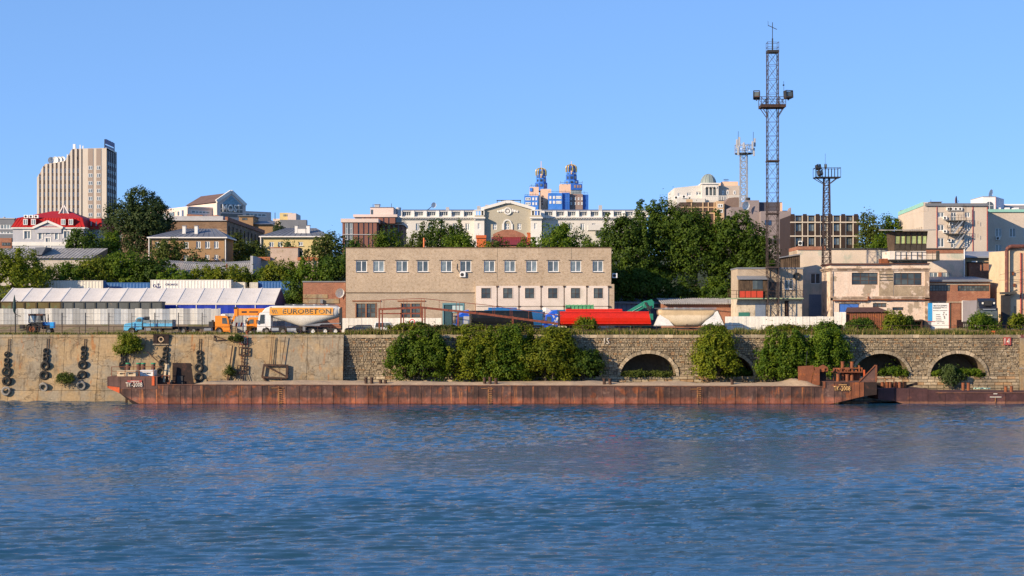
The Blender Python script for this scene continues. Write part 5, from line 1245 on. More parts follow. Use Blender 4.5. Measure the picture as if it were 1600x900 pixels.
def brick_shed():
    Y = 293; f = Fr(473.5, 0, Y, z=10); t = thing('red_brick_shed', 'red brick shed with a satellite dish left of the tan depot', 'shed', f.loc)
    x1 = f.x(540); zt = f.z(441); MB().shell(0, x1, 0, 8, 0, zt, [f.r(507, 524, 472, 478)], .3).build('wall', m_redb, t)
    MB().box(-.1, x1, -.12, 8, zt, zt+.2).build('roof_edge', m_grey, t)
    for a, b, c, d in ((474, 512, 460, 466), (474, 530, 467, 474), (474, 500, 475, 482)): r_ = f.r(a, b, c, d); MB().box(r_[0], r_[1], -.08, 0, r_[2], r_[3]).build('concrete_lintel', m_conc, t)
    o = dish(t, f.x(531.5), f.z(458), .85, -.2); MB().box(f.x(501), f.x(505), -.5, -.1, f.z(474), f.z(468)).build('lamp', m_grey, t)
brick_shed()
def blue_gap_shed():
    Y = 302; f = Fr(956, 0, Y, z=10); t = thing('grey_garage', 'low grey metal garage in shade between the depot and the brick shed', 'garage', f.loc)
    x1 = f.x(1040); MB().shell(0, x1, 0, 8, 0, f.z(472), [], .2).build('wall', M('grey_blue_sheet', (.10, .12, .15), .6, .1), t)
    MB().add([(-.3, -.6, f.z(472)), (x1+.3, -.6, f.z(474)), (x1+.3, 8, f.z(465)), (-.3, 8, f.z(463)), (-.3, -.6, f.z(472)-.2), (x1+.3, -.6, f.z(474)-.2), (x1+.3, 8, f.z(465)-.2), (-.3, 8, f.z(463)-.2)], [(0,1,2,3), (0,4,5,1), (1,5,6,2), (0,3,7,4)]).build('roof', m_grey, t)
    for i in range(5): MB().box(.2+i*.85, .95+i*.85, -.06, 0, 0, f.z(474)).build('door_sheet', M_gb2, t)
M_gb2 = M('blue_grey_door', (.16, .20, .27), .6, .1)
blue_gap_shed()
m_corr = M('grey_corrugated_roof', (.30, .285, .27), .8, .2, .6, layers=[dict(c=(.12, .10, .08), k='s', sc=1.5, lo=.5, hi=.7, a=.6)])
def low_brick():
    Y = 292; f = Fr(1036, 0, Y, z=10); t = thing('low_brick_store', 'low red brick store under a grey corrugated roof', 'shed', f.loc)
    x1 = f.x(1154); zt = f.z(474); MB().shell(0, x1, 0, 9, 0, zt, [], .2).build('wall', m_redb, t)
    n = 70; m = MB()
    for i in range(n+1):
        x = -.4+(x1+.8)*i/n; d = .12 if i % 2 else 0; m.v += [(x, -.9, zt-.05+d), (x, 9, zt+1.0+d), (x, -.9, zt-.2+d)]
    for i in range(n): m.f += [(i*3, i*3+3, i*3+4, i*3+1), (i*3+2, i*3+5, i*3+3, i*3)]; m.m += [0, 0]
    m.build('corrugated_roof', m_corr, t)
    MB().tube([(f.x(1040), -.2, f.z(482)), (f.x(1075), -.2, f.z(486)), (f.x(1100), -.2, f.z(483)), (f.x(1150), -.2, f.z(488))], .04).build('cable', m_dark, t)
    fr = MB(); 
    for p in (1137, 1149): fr.bar((f.x(p), -.5, zt), (f.x(p), -.5, f.z(452)), .08)
    fr.bar((f.x(1137), -.5, f.z(452)), (f.x(1149), -.5, f.z(452)), .08).bar((f.x(1137), -.5, f.z(462)), (f.x(1149), -.5, f.z(462)), .08); fr.build('roof_frame', m_iron, t)
low_brick()

def balcony_house():
    Y = 283; f = Fr(1152.5, 0, Y, z=10); t = thing('balcony_house', 'two storey tan brick house with a red balcony behind the lattice mast', 'house', f.loc)
    x1 = f.x(1254.5); zt = f.z(420); zf = f.z(465.5)
    op = [f.r(1226, 1239.5, 437.5, 452)]; dark = f.r(1202, 1221, 440, 462)
    MB().shell(0, x1, 0, 8.5, zf, zt, op, .25).build('upper_wall', m_greyb, t)
    MB().shell(0, x1-.15, .04, 8.5, -.5, zf-.02, [], .2).build('lower_wall', M('cream_plaster', (.55, .47, .36), .9, .15, .5, layers=[dict(c=(.36, .30, .22), sc=.7, lo=.52, hi=.62)]), t)
    MB().box(-.1, x1+.1, -.15, 8.6, zt, zt+.22).build('roof_coping', m_grey, t)
    window(t, *op[0], y=0, rv=.22, nx=2, fw=.12, gm=m_glassd, sill=m_sill)
    # glazed timber loggia and balcony
    xa, xb, zc = 0.0, f.x(1198), f.z(436)
    lg = MB(); lg.box(xa+.1, xb, -1.15, -.02, zf+.1, zc); lg.build('loggia', m_wood, t)
    MB().add([(xa-.2, -1.5, zc), (xb+.1, -1.5, zc), (xb+.1, 0, zc+.55), (xa-.2, 0, zc+.55), (xa-.2, -1.5, zc-.12), (xb+.1, -1.5, zc-.12)], [(0,1,2,3), (4,5,1,0)]).build('loggia_roof', m_grey, t)
    for a, b in ((1155, 1162), (1163, 1172), (1174.5, 1182), (1182.3, 1190)): r_ = f.r(a, b, 438.5, 452); MB().box(r_[0], r_[1], -1.19, -1.15, r_[2], r_[3]).build('loggia_board' if a < 1174 else 'loggia_pane', m_wood if a < 1174 else m_glassd, t)
    MB().box(dark[0], dark[1], -.06, -.004, zf+.1, dark[3]).build('loggia_shadow', M('loggia_shadow_grey', (.10, .09, .085), .8, .2), t)  # dark sheet painting the shadow the loggia casts on the wall
    mg = paint('pale_green_rail', (.30, .36, .22), .7)
    MB().box(xa-2.0, f.x(1190), -1.5, -.02, zf-.22, zf-.02).box(f.x(1190), f.x(1254), -1.2, -.02, zf-.2, zf).build('balcony_slab', mg, t)
    for a, b in ((1154, 1162), (1163, 1171), (1172, 1180), (1181, 1190)): MB().box(f.x(a), f.x(b), -1.48, -1.42, zf+.05, zf+1.15).build('balcony_panel', p_redb, t)
    rr = MB()
    for p in (1138, 1149, 1154, 1163, 1172, 1180.5, 1190, 1197, 1221, 1252): rr.bar((f.x(p), -1.4, zf-.1), (f.x(p), -1.4, zf+1.25), .07)
    rr.bar((f.x(1138), -1.4, zf+1.22), (f.x(1254), -1.4, zf+1.22), .07).bar((f.x(1138), -1.4, zf+.6), (f.x(1254), -1.4, zf+.6), .05); rr.build('balcony_rail', m_iron, t)
    MB().lathe([(.30, -.12), (.62, -.16), (.62, .12), (.30, .12), (.30, -.12)], (f.x(1245), -.2, f.z(431.5)), 'y', 18).build('roof_wheel', m_black, t)
    MB().box(f.x(1194.5), f.x(1197), -.5, -.05, f.z(449), f.z(446)).build('meter_box', m_white, t)
    MB().box(f.x(1180), f.x(1196), -.05, .03, 0, f.z(475)).build('grey_door', M_gb2, t); MB().box(f.x(1154), f.x(1171), -.05, .03, .3, f.z(488)).build('green_door', paint('green_board', (.03, .16, .12), .7), t)
    MB().box(f.x(1226), f.x(1232), -.05, .03, 0, f.z(470)).build('iron_door', m_iron, t)
    for k in range(5):
        MB().bar((f.x(1170+k*14), -1.6, f.z(420+k)), (f.x(1250), -.3, f.z(452+k*5)), .03).build('cable', m_dark, t)
p_redb = paint('red_balcony_panel', (.50, .05, .02), .6, .2)
balcony_house()

def lattice(T, cx, cy, z0, z1, w0, w1, nb, mat, leg=.12, br=.07, seg='brace', taper=None):
    """four-legged lattice tower: legs and braced bays are separate parts"""
    W = lambda z: (w0+(w1-w0)*(z-z0)/(z1-z0))/2
    for sx in (-1, 1):
        for sy in (-1, 1): MB().bar((cx+sx*W(z0), cy+sy*W(z0), z0), (cx+sx*W(z1), cy+sy*W(z1), z1), leg).build('leg', mat, T)
    for i in range(nb):
        a = z0+(z1-z0)*i/nb; b = z0+(z1-z0)*(i+1)/nb; m = MB(); p, q = W(a), W(b)
        for s in (-1, 1):
            m.bar((cx-p, cy+s*p, a), (cx+q, cy+s*q, b), br).bar((cx+p, cy+s*p, a), (cx-q, cy+s*q, b), br).bar((cx-q, cy+s*q, b), (cx+q, cy+s*q, b), br*1.1)
            m.bar((cx+s*p, cy-p, a), (cx+s*q, cy+q, b), br).bar((cx+s*p, cy+p, a), (cx+s*q, cy-q, b), br).bar((cx+s*q, cy-q, b), (cx+s*q, cy+q, b), br*1.1)
        m.build('lattice_bay', mat, T)
m_mast = M('brown_mast_steel', (.055, .038, .034), .75, .25, 1.0)
def floodlight(name, label, loc, rz, pitch, w_=1.4):
    t = thing(name, label, 'floodlight', loc, rz)
    b = MB(); b.box(-w_/2, w_/2, -.3, .35, -.45, .45).build('housing', m_rust, t, bevel=.05)
    fr = MB()
    for s in (-1, 1): fr.box(s*w_/2-.07, s*w_/2+.07, -.45, .45, -.6, .6)
    fr.box(-w_/2, w_/2, -.5, -.38, .5, .62).box(-w_/2, w_/2, -.5, .5, -.68, -.56); fr.build('frame', m_dark, t)
    MB().box(-w_/2+.1, w_/2-.1, -.34, -.3, -.38, .38).build('lens', m_glassd, t); MB().bar((0, .1, -.68), (0, .1, -1.0), .2).build('bracket', m_dark, t)
    t.rotation_euler = (pitch, 0, rz); return t
def tall_mast():
    Y = 281.5; f = Fr(1207, 0, Y, z=10.1); t = thing('lattice_mast', 'tall brown lattice floodlight mast, the highest structure in the view', 'mast', f.loc)
    w_ = 17.2*Y/FPX; zt = f.z(80)
    lattice(t, 0, 0, 0, zt, w_, w_*.94, 20, m_mast, .125, .045)
    for py in (418, 334, 252): z = f.z(py); MB().box(-w_/2-.1, w_/2+.1, -w_/2-.12, w_/2+.12, z-.12, z+.12).build('collar', m_mast, t)
    z = f.z(169); a, b = f.x(1187.5), f.x(1225.5)
    MB().box(a, b, -1.5, 1.5, z, z+.5).build('platform', m_iron, t)
    r = MB(); zr = f.z(153)
    for x in (a, -w_/2, w_/2, b):
        for y in (-1.5, 1.5): r.bar((x, y, z), (x, y, zr), .09)
    for y in (-1.5, 1.5):
        r.bar((a-1.0, y, zr), (b+1.2, y, zr), .09).bar((a, y, (z+zr)/2), (b, y, (z+zr)/2), .06)
        for x0, x1 in ((a, -w_/2), (b, w_/2)): r.bar((x0, y, z+.2), (x1, y, zr), .06).bar((x1, y, z+.2), (x0, y, zr), .06)
    r.build('platform_rail', m_mast, t)
    for sx, x in ((-1, a), (1, b)):
        for y in (-1, 1): MB().bar((x*.9, y, z), (sx*w_/2, y, f.z(182)), .11).build('platform_strut', m_mast, t)
    z2 = f.z(82); MB().box(-w_/2-.05, w_/2+.05, -w_/2, w_/2, z2-.1, z2+.3).build('top_platform', m_dark, t)
    c = MB(); zc = f.z(66.5)
    for x in (-w_/2, w_/2):
        for y in (-w_/2, w_/2): c.bar((x, y, z2), (x, y, zc), .06)
    for q in (zc, (z2+zc)/2):
        c.bar((-w_/2, -w_/2, q), (w_/2, -w_/2, q-.1), .05).bar((-w_/2, w_/2, q), (w_/2, w_/2, q), .05).bar((-w_/2, -w_/2, q), (-w_/2, w_/2, q), .05).bar((w_/2, -w_/2, q), (w_/2, w_/2, q), .05)
    c.build('top_cage', m_mast, t)
    n = MB(); n.bar((0, 0, z2), (0, 0, f.z(35)), .10).bar((f.x(1200), 0, f.z(39.5)), (f.x(1214), 0, f.z(46)), .09).bar((f.x(1200.3), 0, f.z(41)), (f.x(1200), 0, f.z(33)), .05).bar((0, 0, z2), (0, 0, f.z(60)), .2); n.build('antenna', m_dark, t)
    MB().bar((f.x(1225), 0, zr), (f.x(1224.5), 0, f.z(127)), .05).box(f.x(1224)-.1, f.x(1224)+.15, -.1, .1, f.z(134), f.z(132)).build('whip_antenna', m_dark, t)
    for q in range(2): MB().bar((w_/2+.1, -.3+.5*q, f.z(160)), (w_/2+.12, -.3+.5*q, 0), .06).build('cable', m_dark, t)
    floodlight('floodlight', 'rusty floodlight on the left end of the tall mast platform', (f.loc[0]+f.x(1181.5), Y-.5, 10.1+f.z(149)), -.2, -.35, 1.0)
    floodlight('floodlight', 'rusty floodlight on the right end of the tall mast platform', (f.loc[0]+f.x(1231), Y-.5, 10.1+f.z(148)), .35, -.1, 1.25)
tall_mast()
def small_mast():
    Y = 287.0; f = Fr(1291.5, 0, Y, z=WZ(412, 287.0)); t = thing('small_floodlight_mast', 'short dark lattice mast with a railed platform on the white building roof', 'mast', f.loc)
    w_ = 10.5*Y/FPX; zp = f.z(278.5); lattice(t, 0, 0, -.2, zp, w_*1.15, w_*.8, 12, m_mast, .15, .07)
    a, b = f.x(1272.5), f.x(1311.5); MB().box(a, b, -1.2, 1.2, zp, zp+.18).build('platform', m_dark, t)
    r = MB(); zr = f.z(263)
    for i in range(9):
        x = a+(b-a)*i/8
        for y in (-1.2, 1.2): r.bar((x, y, zp), (x, y, zr), .07)
    for y in (-1.2, 1.2): r.bar((a, y, zr), (b, y, zr), .08)
    for x in (a, b): r.bar((x, -1.2, zr), (x, 1.2, zr), .08)
    r.build('platform_rail', m_dark, t)
    for y in (-1, 1):
        for x, sx in ((a*.95, -1), (b*.8, 1)): MB().bar((x, y, zp), (sx*w_/2, y*.5, f.z(287)), .12).build('platform_strut', m_dark, t)
    MB().bar((f.x(1289.5), 0, zp), (f.x(1289.5), 0, f.z(240)), .04).build('whip_antenna', m_dark, t)
    m = floodlight('floodlight', 'upper dark lamp on the left of the short mast platform', (f.loc[0]+f.x(1277.5), Y-.6, f.loc[2]+f.z(261.5)), .5, -.3, .8); m.scale = (.8, .8, .65)
    m = floodlight('floodlight', 'lower dark lamp on the left of the short mast platform', (f.loc[0]+f.x(1279), Y-1.3, f.loc[2]+f.z(271)), .5, -.3, .8); m.scale = (.8, .8, .65)
    m = floodlight('floodlight', 'pale lamp at the centre of the short mast platform', (f.loc[0]+f.x(1289), Y-.6, f.loc[2]+f.z(260)), -.2, -.2, .6); m.scale = (.6, .6, .5)
small_mast()

# ---------------------------------------------------------------- white building with control tower
m_peel = M('peeling_pink_plaster', (.68, .525, .405), .9, .10, .5, bump=.3, bsc=3, layers=[
    dict(c=(.62, .52, .42), sc=.5, lo=.48, hi=.60, a=.8), dict(c=(.33, .255, .18), sc=.42, lo=.555, hi=.60, a=.9, off=2.3), dict(c=(.50, .22, .13), sc=.9, lo=.64, hi=.68, a=.7, off=6), dict(c=(.24, .17, .12), k='s', sc=1.1, lo=.60, hi=.76, a=.55)])
m_peelb = M('brown_bare_plaster', (.32, .245, .165), .9, .2, .7, bump=.4, bsc=4, layers=[dict(c=(.58, .46, .36), sc=.6, lo=.54, hi=.60), dict(c=(.16, .11, .075), sc=.9, lo=.56, hi=.68, a=.7, off=3)])
m_mold = M('stained_moulding', (.33, .24, .17), .9, .25, .9, layers=[dict(c=(.60, .48, .38), sc=.8, lo=.52, hi=.6), dict(c=(.12, .08, .055), k='h', sc=.9, lo=.52, hi=.66, a=.7)])
def control_building():
    Y = 283.0; f = Fr(1298, 0, Y, z=10.0); t = thing('control_building', 'peeling pink and white port building carrying a timber lookout tower', 'building', f.loc)
    x1 = f.x(1451.5); zt = f.z(413); D = 8.0
    ops = [f.r(1331, 1371.7, 426, 444.8), f.r(1397, 1440.3, 426.4, 445.6), f.r(1311, 1343, 474, 492), f.r(1364, 1385.5, 473.5, 480), f.r(1394.5, 1412, 480, 485)]
    MB().shell(0, x1, 0, D, -.5, zt, ops, .3).build('wall', m_peel, t)
    a, b = f.x(1373.5), f.x(1396); z0, z1 = f.z(449), f.z(424)
    MB().box(a, b, -.07, -.003, f.z(462), f.z(420)).build('bare_pilaster', m_peelb, t)
    for q in (429, 433.5, 438): MB().box(a+.1, b-.1, -.11, -.07, f.z(q+.6), f.z(q-.6)).build('brick_course', m_dframe, t)
    MB().box(f.x(1397), x1, -.05, -.003, f.z(462.5), f.z(446.5)).build('bare_patch', m_peelb, t)
    pr = MB()
    for w0, w1 in ((1297.6, 1301), (1445, 1451.6)): pr.box(f.x(w0), f.x(w1), -.16, .2, -.4, zt-1.2)
    pr.build('pilaster', m_mold, t)
    cor = MB(); cor.box(-.35, x1+.2, -.35, D+.1, f.z(420.5), f.z(418.6)).box(-.2, x1+.1, -.2, D, f.z(423), f.z(420.6)); cor.build('cornice', m_mold, t)
    MB().box(-.25, f.x(1389), -.32, D+.1, f.z(414), f.z(411.5)).box(f.x(1388), x1+.1, -.3, D+.1, zt, zt+.2).build('roof_edge', M('dark_red_eaves', (.09, .04, .032), .8, .2), t)
    sc = MB(); sc.box(-.2, x1+.06, -.26, -.004, f.z(465.5), f.z(463.2)).box(-.12, x1+.03, -.16, -.004, f.z(469.5), f.z(466)); sc.build('string_course', m_mold, t)
    MB().tube([(.3, -.35, f.z(469.8)), (f.x(1354), -.35, f.z(469.8)), (f.x(1356), -.35, f.z(468)), (x1, -.35, f.z(468.3))], .12).build('pipe', m_rust, t)
    MB().box(f.x(1355), f.x(1357.5), -.4, -.26, f.z(469), f.z(463)).box(f.x(1382), f.x(1391), -.34, -.1, f.z(470), f.z(468)).build('pipe_bracket', m_rust, t)
    window(t, *ops[0], y=0, rv=.28, fm=m_bframe, gm=m_glassd, nx=3, nz=3, fw=.11); window(t, *ops[1], y=0, rv=.28, fm=m_bframe, gm=m_glassd, nx=4, nz=2, fw=.11)
    window(t, *ops[3], y=0, rv=.28, fm=m_bframe, gm=m_glassd, nx=3, nz=1, fw=.11); window(t, *ops[4], y=0, rv=.28, fm=m_bframe, gm=m_glassd, nx=2, nz=1, fw=.1)
    for i in range(4): q = ops[2]; w_ = (q[1]-q[0]-.3)/4; MB().box(q[0]+.15+w_*i, q[0]+.13+w_*(i+1), .14, .22, q[2], q[3]-.15).build('blue_gate_board', paint('blue_gate', (.05, .15, .48), .6, .2) if i == 0 else bpy.data.materials['blue_gate'], t)
    MB().box(ops[2][0]-.1, ops[2][1]+.1, -.1, .1, ops[2][3], ops[2][3]+.2).build('lintel', m_mold, t)
    for q in (1318, 1330, 1362): MB().bar((f.x(q), -.9, f.z(470+ (4 if q == 1318 else 0))), (f.x(q)-.5, -.1, f.z(468)), .05).build('hook', m_iron, t)
    MB().box(f.x(1378), f.x(1389.5), .5, 2.5, zt, f.z(404)).build('roof_box', m_rust, t)
    # tower on the roof
    a, b = f.x(1391), f.x(1449.5); MB().box(a, b, .25, 5.5, zt, f.z(406.6)).build('tower_base', m_peelb, t)
    za, zb = f.z(407.2), f.z(405.6); MB().box(f.x(1388), f.x(1466), -1.0, 5.5, za, zb).build('balcony_slab', m_dframe, t)
    zc = f.z(392.5); MB().box(f.x(1388.5), f.x(1395.8), -.8, 5, zb, zc).box(f.x(1396), f.x(1445), -.86, -.6, zb, zc).build('parapet', M('white_parapet', (.68, .60, .52), .8, .12, .7, layers=[dict(c=(.4, .3, .22), sc=.9, lo=.58, hi=.66)]), t)
    rl = MB(); 
    for p in (1397, 1405, 1413.5, 1421.5, 1431, 1438, 1446, 1455, 1465.5): rl.bar((f.x(p), -.95, zb), (f.x(p), -.95, f.z(393.3)), .06)
    rl.bar((f.x(1397), -.95, f.z(393.4)), (f.x(1465.5), -.95, f.z(394.5)), .06).bar((f.x(1397), -.95, f.z(399)), (f.x(1465.5), -.95, f.z(399.5)), .04).box(f.x(1463), f.x(1466), -.9, .2, zb, f.z(392)); rl.build('balcony_rail', m_dframe, t)
    c0, c1, d0, d1 = f.x(1396.5), f.x(1445), f.x(1394.8), f.x(1447.8); z0, z1 = zc-.1, f.z(361.5)
    yf0, yf1 = -.5, -.85; L0, L1 = c0-.2, d0-.55
    tw = MB(); tw.add([(c0, yf0, z0), (c1, yf0, z0), (c1, 4.3, z0), (c0, 4.3, z0), (d0, yf1, z1), (d1, yf1, z1), (d1, 4.8, z1), (d0, 4.8, z1)], [(0,1,5,4), (1,2,6,5), (2,3,7,6), (3,0,4,7), (4,5,6,7)]); tw.build('cabin', m_wood, t)
    S = lambda px, py: (f.x(px), yf0+(yf1-yf0)*(f.z(py)-z0)/(z1-z0), f.z(py))
    edges = [1396.2, 1405, 1413, 1421.5, 1430.5, 1438.5, 1446.6]
    for i, (p, q) in enumerate(zip(edges, edges[1:])):
        p0, p1, p2, p3 = S(p+1, 380.8), S(q-1, 380.8), S(q-1, 369.4), S(p+1, 369.4); o = -.05
        MB().add([(x, y+o, z) for x, y, z in (p0, p1, p2, p3)]+[(x, y+.05, z) for x, y, z in (p0, p1, p2, p3)], [(0,1,2,3), (4,0,3,7), (1,5,6,2), (3,2,6,7), (0,4,5,1)]).build('cabin_pane', m_glassy, t)
        fr = MB(); fr.bar(tuple(np.add(S(p, 381.5), (0, -.07, 0))), tuple(np.add(S(p, 363), (0, -.07, 0))), .18); fr.build('mullion', m_bframe, t)
        bd = MB(); p0, p1, p2, p3 = S(p+.7, 368.2), S(q-.7, 368.2), S(q-.7, 363), S(p+.7, 363); bd.add([(x, y-.04, z) for x, y, z in (p0, p1, p2, p3)], [(0,1,2,3)]); bd.build('board', m_wood2, t)
        bd = MB(); p0, p1, p2, p3 = S(p+.4, 391.2), S(q-.4, 391.2), S(q-.4, 381.8), S(p+.4, 381.8); bd.add([(x, y-.05, z) for x, y, z in (p0, p1, p2, p3)], [(0,1,2,3)]); bd.build('board', M_dw, t)
    rf = MB(); rf.add([(f.x(1379.5), -2.2, f.z(361.5)), (f.x(1457.5), -2.0, f.z(360.8)), (f.x(1456), 6.3, f.z(357.3)), (f.x(1386), 6.3, f.z(357)), (f.x(1379.5), -2.2, f.z(361.5)+.16), (f.x(1457.5), -2.0, f.z(360.8)+.16), (f.x(1456), 6.3, f.z(357.3)+.16), (f.x(1386), 6.3, f.z(357)+.16)], [(0,1,2,3), (4,5,6,7), (0,1,5,4), (1,2,6,5), (3,0,4,7), (2,3,7,6)]); rf.build('cabin_roof', m_corr, t)
m_wood2 = M('brown_boards', (.17, .10, .055), .9, .3, 1.5); M_dw = M('dark_tarred_boards', (.055, .045, .035), .9, .3, 1.2)
control_building()
def back_annex():
    Y = 297.0; f = Fr(1246.5, 0, Y, z=10.0); t = thing('pale_annex', 'long pale plastered building behind the lookout tower building', 'building', f.loc)
    x1 = f.x(1505.5); zt = f.z(389.5); ops = [f.r(1452.5, 1465.5, 425.5, 435.5), f.r(1471.5, 1486, 425.5, 435.5), f.r(1266.5, 1282, 427, 443.5)]
    MB().shell(0, x1, 0, 9, -.5, zt, ops, .25).build('wall', M('pale_pink_render', (.62, .515, .41), .9, .1, .35, bump=.2, layers=[dict(c=(.50, .46, .36), sc=.3, lo=.5, hi=.6), dict(c=(.33, .26, .18), k='s', sc=.8, lo=.6, hi=.72, a=.6), dict(c=(.42, .44, .36), sc=.25, lo=.56, hi=.64, a=.7, off=5)]), t)
    MB().box(f.x(1290), x1+.15, -.25, 9.1, zt, zt+.2).build('roof_edge', m_dframe, t); MB().box(f.x(1440), x1, -.06, -.003, f.z(396), zt).build('brick_band', m_redb, t)
    MB().box(-.1, f.x(1290), -.2, 9, zt-.1, zt+.5).build('brick_cornice', m_redb, t)
    for o in ops: window(t, *o, y=0, rv=.22, nx=2, fw=.1)
    MB().box(f.x(1466), f.x(1471), -.05, -.003, ops[0][2], ops[0][3]).build('brick_pier', m_redb, t)
    MB().cyl((x1+.1, -.2, 4), (x1+.1, -.2, zt), .1).build('drainpipe', m_white, t)
    MB().box(f.x(1264), f.x(1283), -.06, -.003, 0, f.z(460)).build('gate', M_gb2, t)
    MB().box(f.x(1240), f.x(1246.4), .5, 5, 0, f.z(392)).build('side_wall', m_greyb, t)
back_annex()
def wood_shed():
    Y = 291; f = Fr(1224, 0, Y, z=WZ(420, 291)); t = thing('roof_shed', 'dark boarded shed with a sloping roof above the balcony house', 'shed', (f.loc[0], Y, f.loc[2]))
    MB().prism([(0, -4), (f.x(1250), -4), (f.x(1250), f.z(398)), (0, f.z(402.5))], 'y', 0, 3).build('wall', m_wood, t)
    for i in range(8): MB().box(f.x(1224+i*3.2)+.02, f.x(1227+i*3.2)-.02, -.05, 0, -1, f.z(402.5-i*.5)).build('board', m_wood, t)
    MB().add([(-.5, -.4, f.z(403)), (f.x(1251), -.4, f.z(397.5)), (f.x(1251), 3.2, f.z(397)), (-.5, 3.2, f.z(402.5)), (-.5, -.4, f.z(403)+.15), (f.x(1251), -.4, f.z(397.5)+.15), (f.x(1251), 3.2, f.z(397)+.15), (-.5, 3.2, f.z(402.5)+.15)], [(0,1,5,4), (4,5,6,7), (1,2,6,5), (3,0,4,7)]).build('roof', m_grey, t)
wood_shed()
def brick_garage():
    Y = 285.5; f = Fr(1451.7, 0, Y, z=10.0); t = thing('red_brick_garage', 'red brick garage with a strip of small windows beside the port building', 'garage', f.loc)
    x1 = f.x(1547); zt = f.z(440); ops = [f.r(1452.6, 1485, 445.3, 455), f.r(1496.5, 1546, 445.8, 455)]; gate = (f.x(1453), f.x(1501), 0, f.z(473.5))
    MB().shell(0, x1, 0, 10, -.5, zt, ops+[gate], .3).build('wall', m_redb, t)
    window(t, *ops[0], y=0, rv=.25, fm=m_dframe, gm=m_glassd, nx=7, nz=2, fw=.09); window(t, *ops[1], y=0, rv=.25, fm=m_dframe, gm=m_glassd, nx=11, nz=2, fw=.09)
    MB().add([(-.2, -.7, f.z(440.2)), (x1+.2, -.7, f.z(440.2)), (x1, 10, f.z(432.5)), (-.2, 10, f.z(432.5)), (-.2, -.7, f.z(440.2)+.3), (x1+.2, -.7, f.z(440.2)+.3), (x1, 10, f.z(432.5)+.3), (-.2, 10, f.z(432.5)+.3)], [(0,1,5,4), (4,5,6,7)]).build('roof', m_grey, t)
    MB().box(0, x1, -.05, -.003, f.z(445), f.z(442)).build('fascia', M('fascia_board', (.45, .36, .26), .8), t); MB().box(0, x1, -.1, -.003, f.z(473.3), f.z(471)).build('gate_lintel', m_mold, t)
    MB().box(f.x(1487), f.x(1501), -.06, .2, 0, f.z(474)).build('brick_pier', m_redb, t); MB().box(f.x(1453), f.x(1486), .1, .25, 0, f.z(474)).build('gate_leaf', m_dframe, t)
brick_garage()
def garage_sign():
    Y = 281; f = Fr(1457, 0, Y, z=10.1); t = thing('notice_board', 'large white notice board with black lettering and a blue edge', 'sign', f.loc)
    x1 = f.x(1482.5); zt = f.z(473.5); MB().box(0, x1, 0, .12, .4, zt).build('board', m_white, t); MB().box(-.75, -.02, .01, .1, 2.2, zt).build('blue_edge', paint('sky_blue_panel', (.04, .30, .62), .4, .05), t)
    MB().box(x1+.01, x1+.14, -.02, .14, .1, zt).build('red_edge', m_redp, t); MB().box(.1, .2, .02, .1, 0, .4).box(x1-.3, x1-.2, .02, .1, 0, .4).build('leg', m_iron, t)
    k = Y/FPX; lettering('lettering', 'МОТОСЕРВИС', .30, 2.35, (1.35, -.02, f.z(477.6)), m_dark, t, bold=.015)
    r = random.Random(3); tx = MB()
    for py, a, b in ((480.5, 1458, 1474), (482, 1458, 1470), (481, 1472, 1480), (485.3, 1458, 1467), (485.3, 1468, 1480), (491.6, 1462.5, 1469), (494.4, 1462.5, 1470), (497.2, 1462.5, 1470.5), (500, 1462.5, 1471.5), (502.6, 1463, 1475.5), (505, 1464.5, 1467.5), (505, 1472, 1476)):
        x = f.x(a)
        while x < f.x(b): w_ = r.uniform(.05, .13); tx.box(x, min(x+w_, f.x(b)), -.012, -.003, f.z(py)-.055, f.z(py)+.055); x += w_+.04
    for py, a in ((488.5, 1475), (491.5, 1474), (491.5, 1478.5), (494.5, 1475.5), (497, 1476)): tx.lathe([(.06, 0), (.13, 0), (.13, .01), (.06, .01), (.06, 0)], (f.x(a), -.012, f.z(py)), 'y', 8)
    tx.build('small_print', m_dark, t)
garage_sign()
cab = thing('white_cabinet', 'small white utility cabinet in front of the notice board', 'cabinet', (WX(1450, 275), 275, 10.1))
MB().box(0, .55, 0, .6, 0, 2.1).build('side_door', m_grey, cab); MB().box(.56, 1.15, -.02, .6, 0, 2.1).build('door', m_white, cab); MB().box(-.06, 1.25, -.08, .66, 2.1, 2.2).build('lid', m_redp, cab)
def rust_sheds():
    Y = 271; f = Fr(1322.5, 0, Y, z=10.1); t = thing('rusty_container_shed', 'low rusty metal shed with a brown sloping roof before the port building', 'shed', f.loc)
    x1 = f.x(1389); zt = f.z(487.5)
    for i in range(6): corrug(x1*i/6, x1*(i+1)/6-.03, 0, zt, 0, 4, .04).build('wall_sheet', m_rust, t)
    MB().box(.02, x1-.05, .06, 5, 0, zt-.05).build('body', m_iron, t)
    MB().add([(-.3, -.4, zt-.02), (x1+.2, -.4, zt), (x1-.6, 5.4, f.z(479.5)), (1.2, 5.4, f.z(479.8))], [(0, 1, 2, 3)]).build('roof', M('brown_roof_sheet', (.10, .045, .035), .75, .2), t)
    t2 = thing('dark_steel_box', 'dark open steel box in the weeds right of the rusty shed', 'container', (WX(1425, 272), 272, 10.1))
    MB().shell(0, 1.7, 0, 2.4, 0, 2.4, [(.1, 1.6, .1, 2.2)], 1.5).build('body', m_iron, t2); MB().box(-.75, -.02, .2, 2.4, 0, 2.6).build('side_plate', m_rust, t2)
    MB().prism([(1.75, 2.5), (2.6, 2.1), (3.1, 1.0), (3.1, 0), (1.75, 0)], 'y', .3, 2.4).build('dark_cover', m_dark, t2)
rust_sheds()
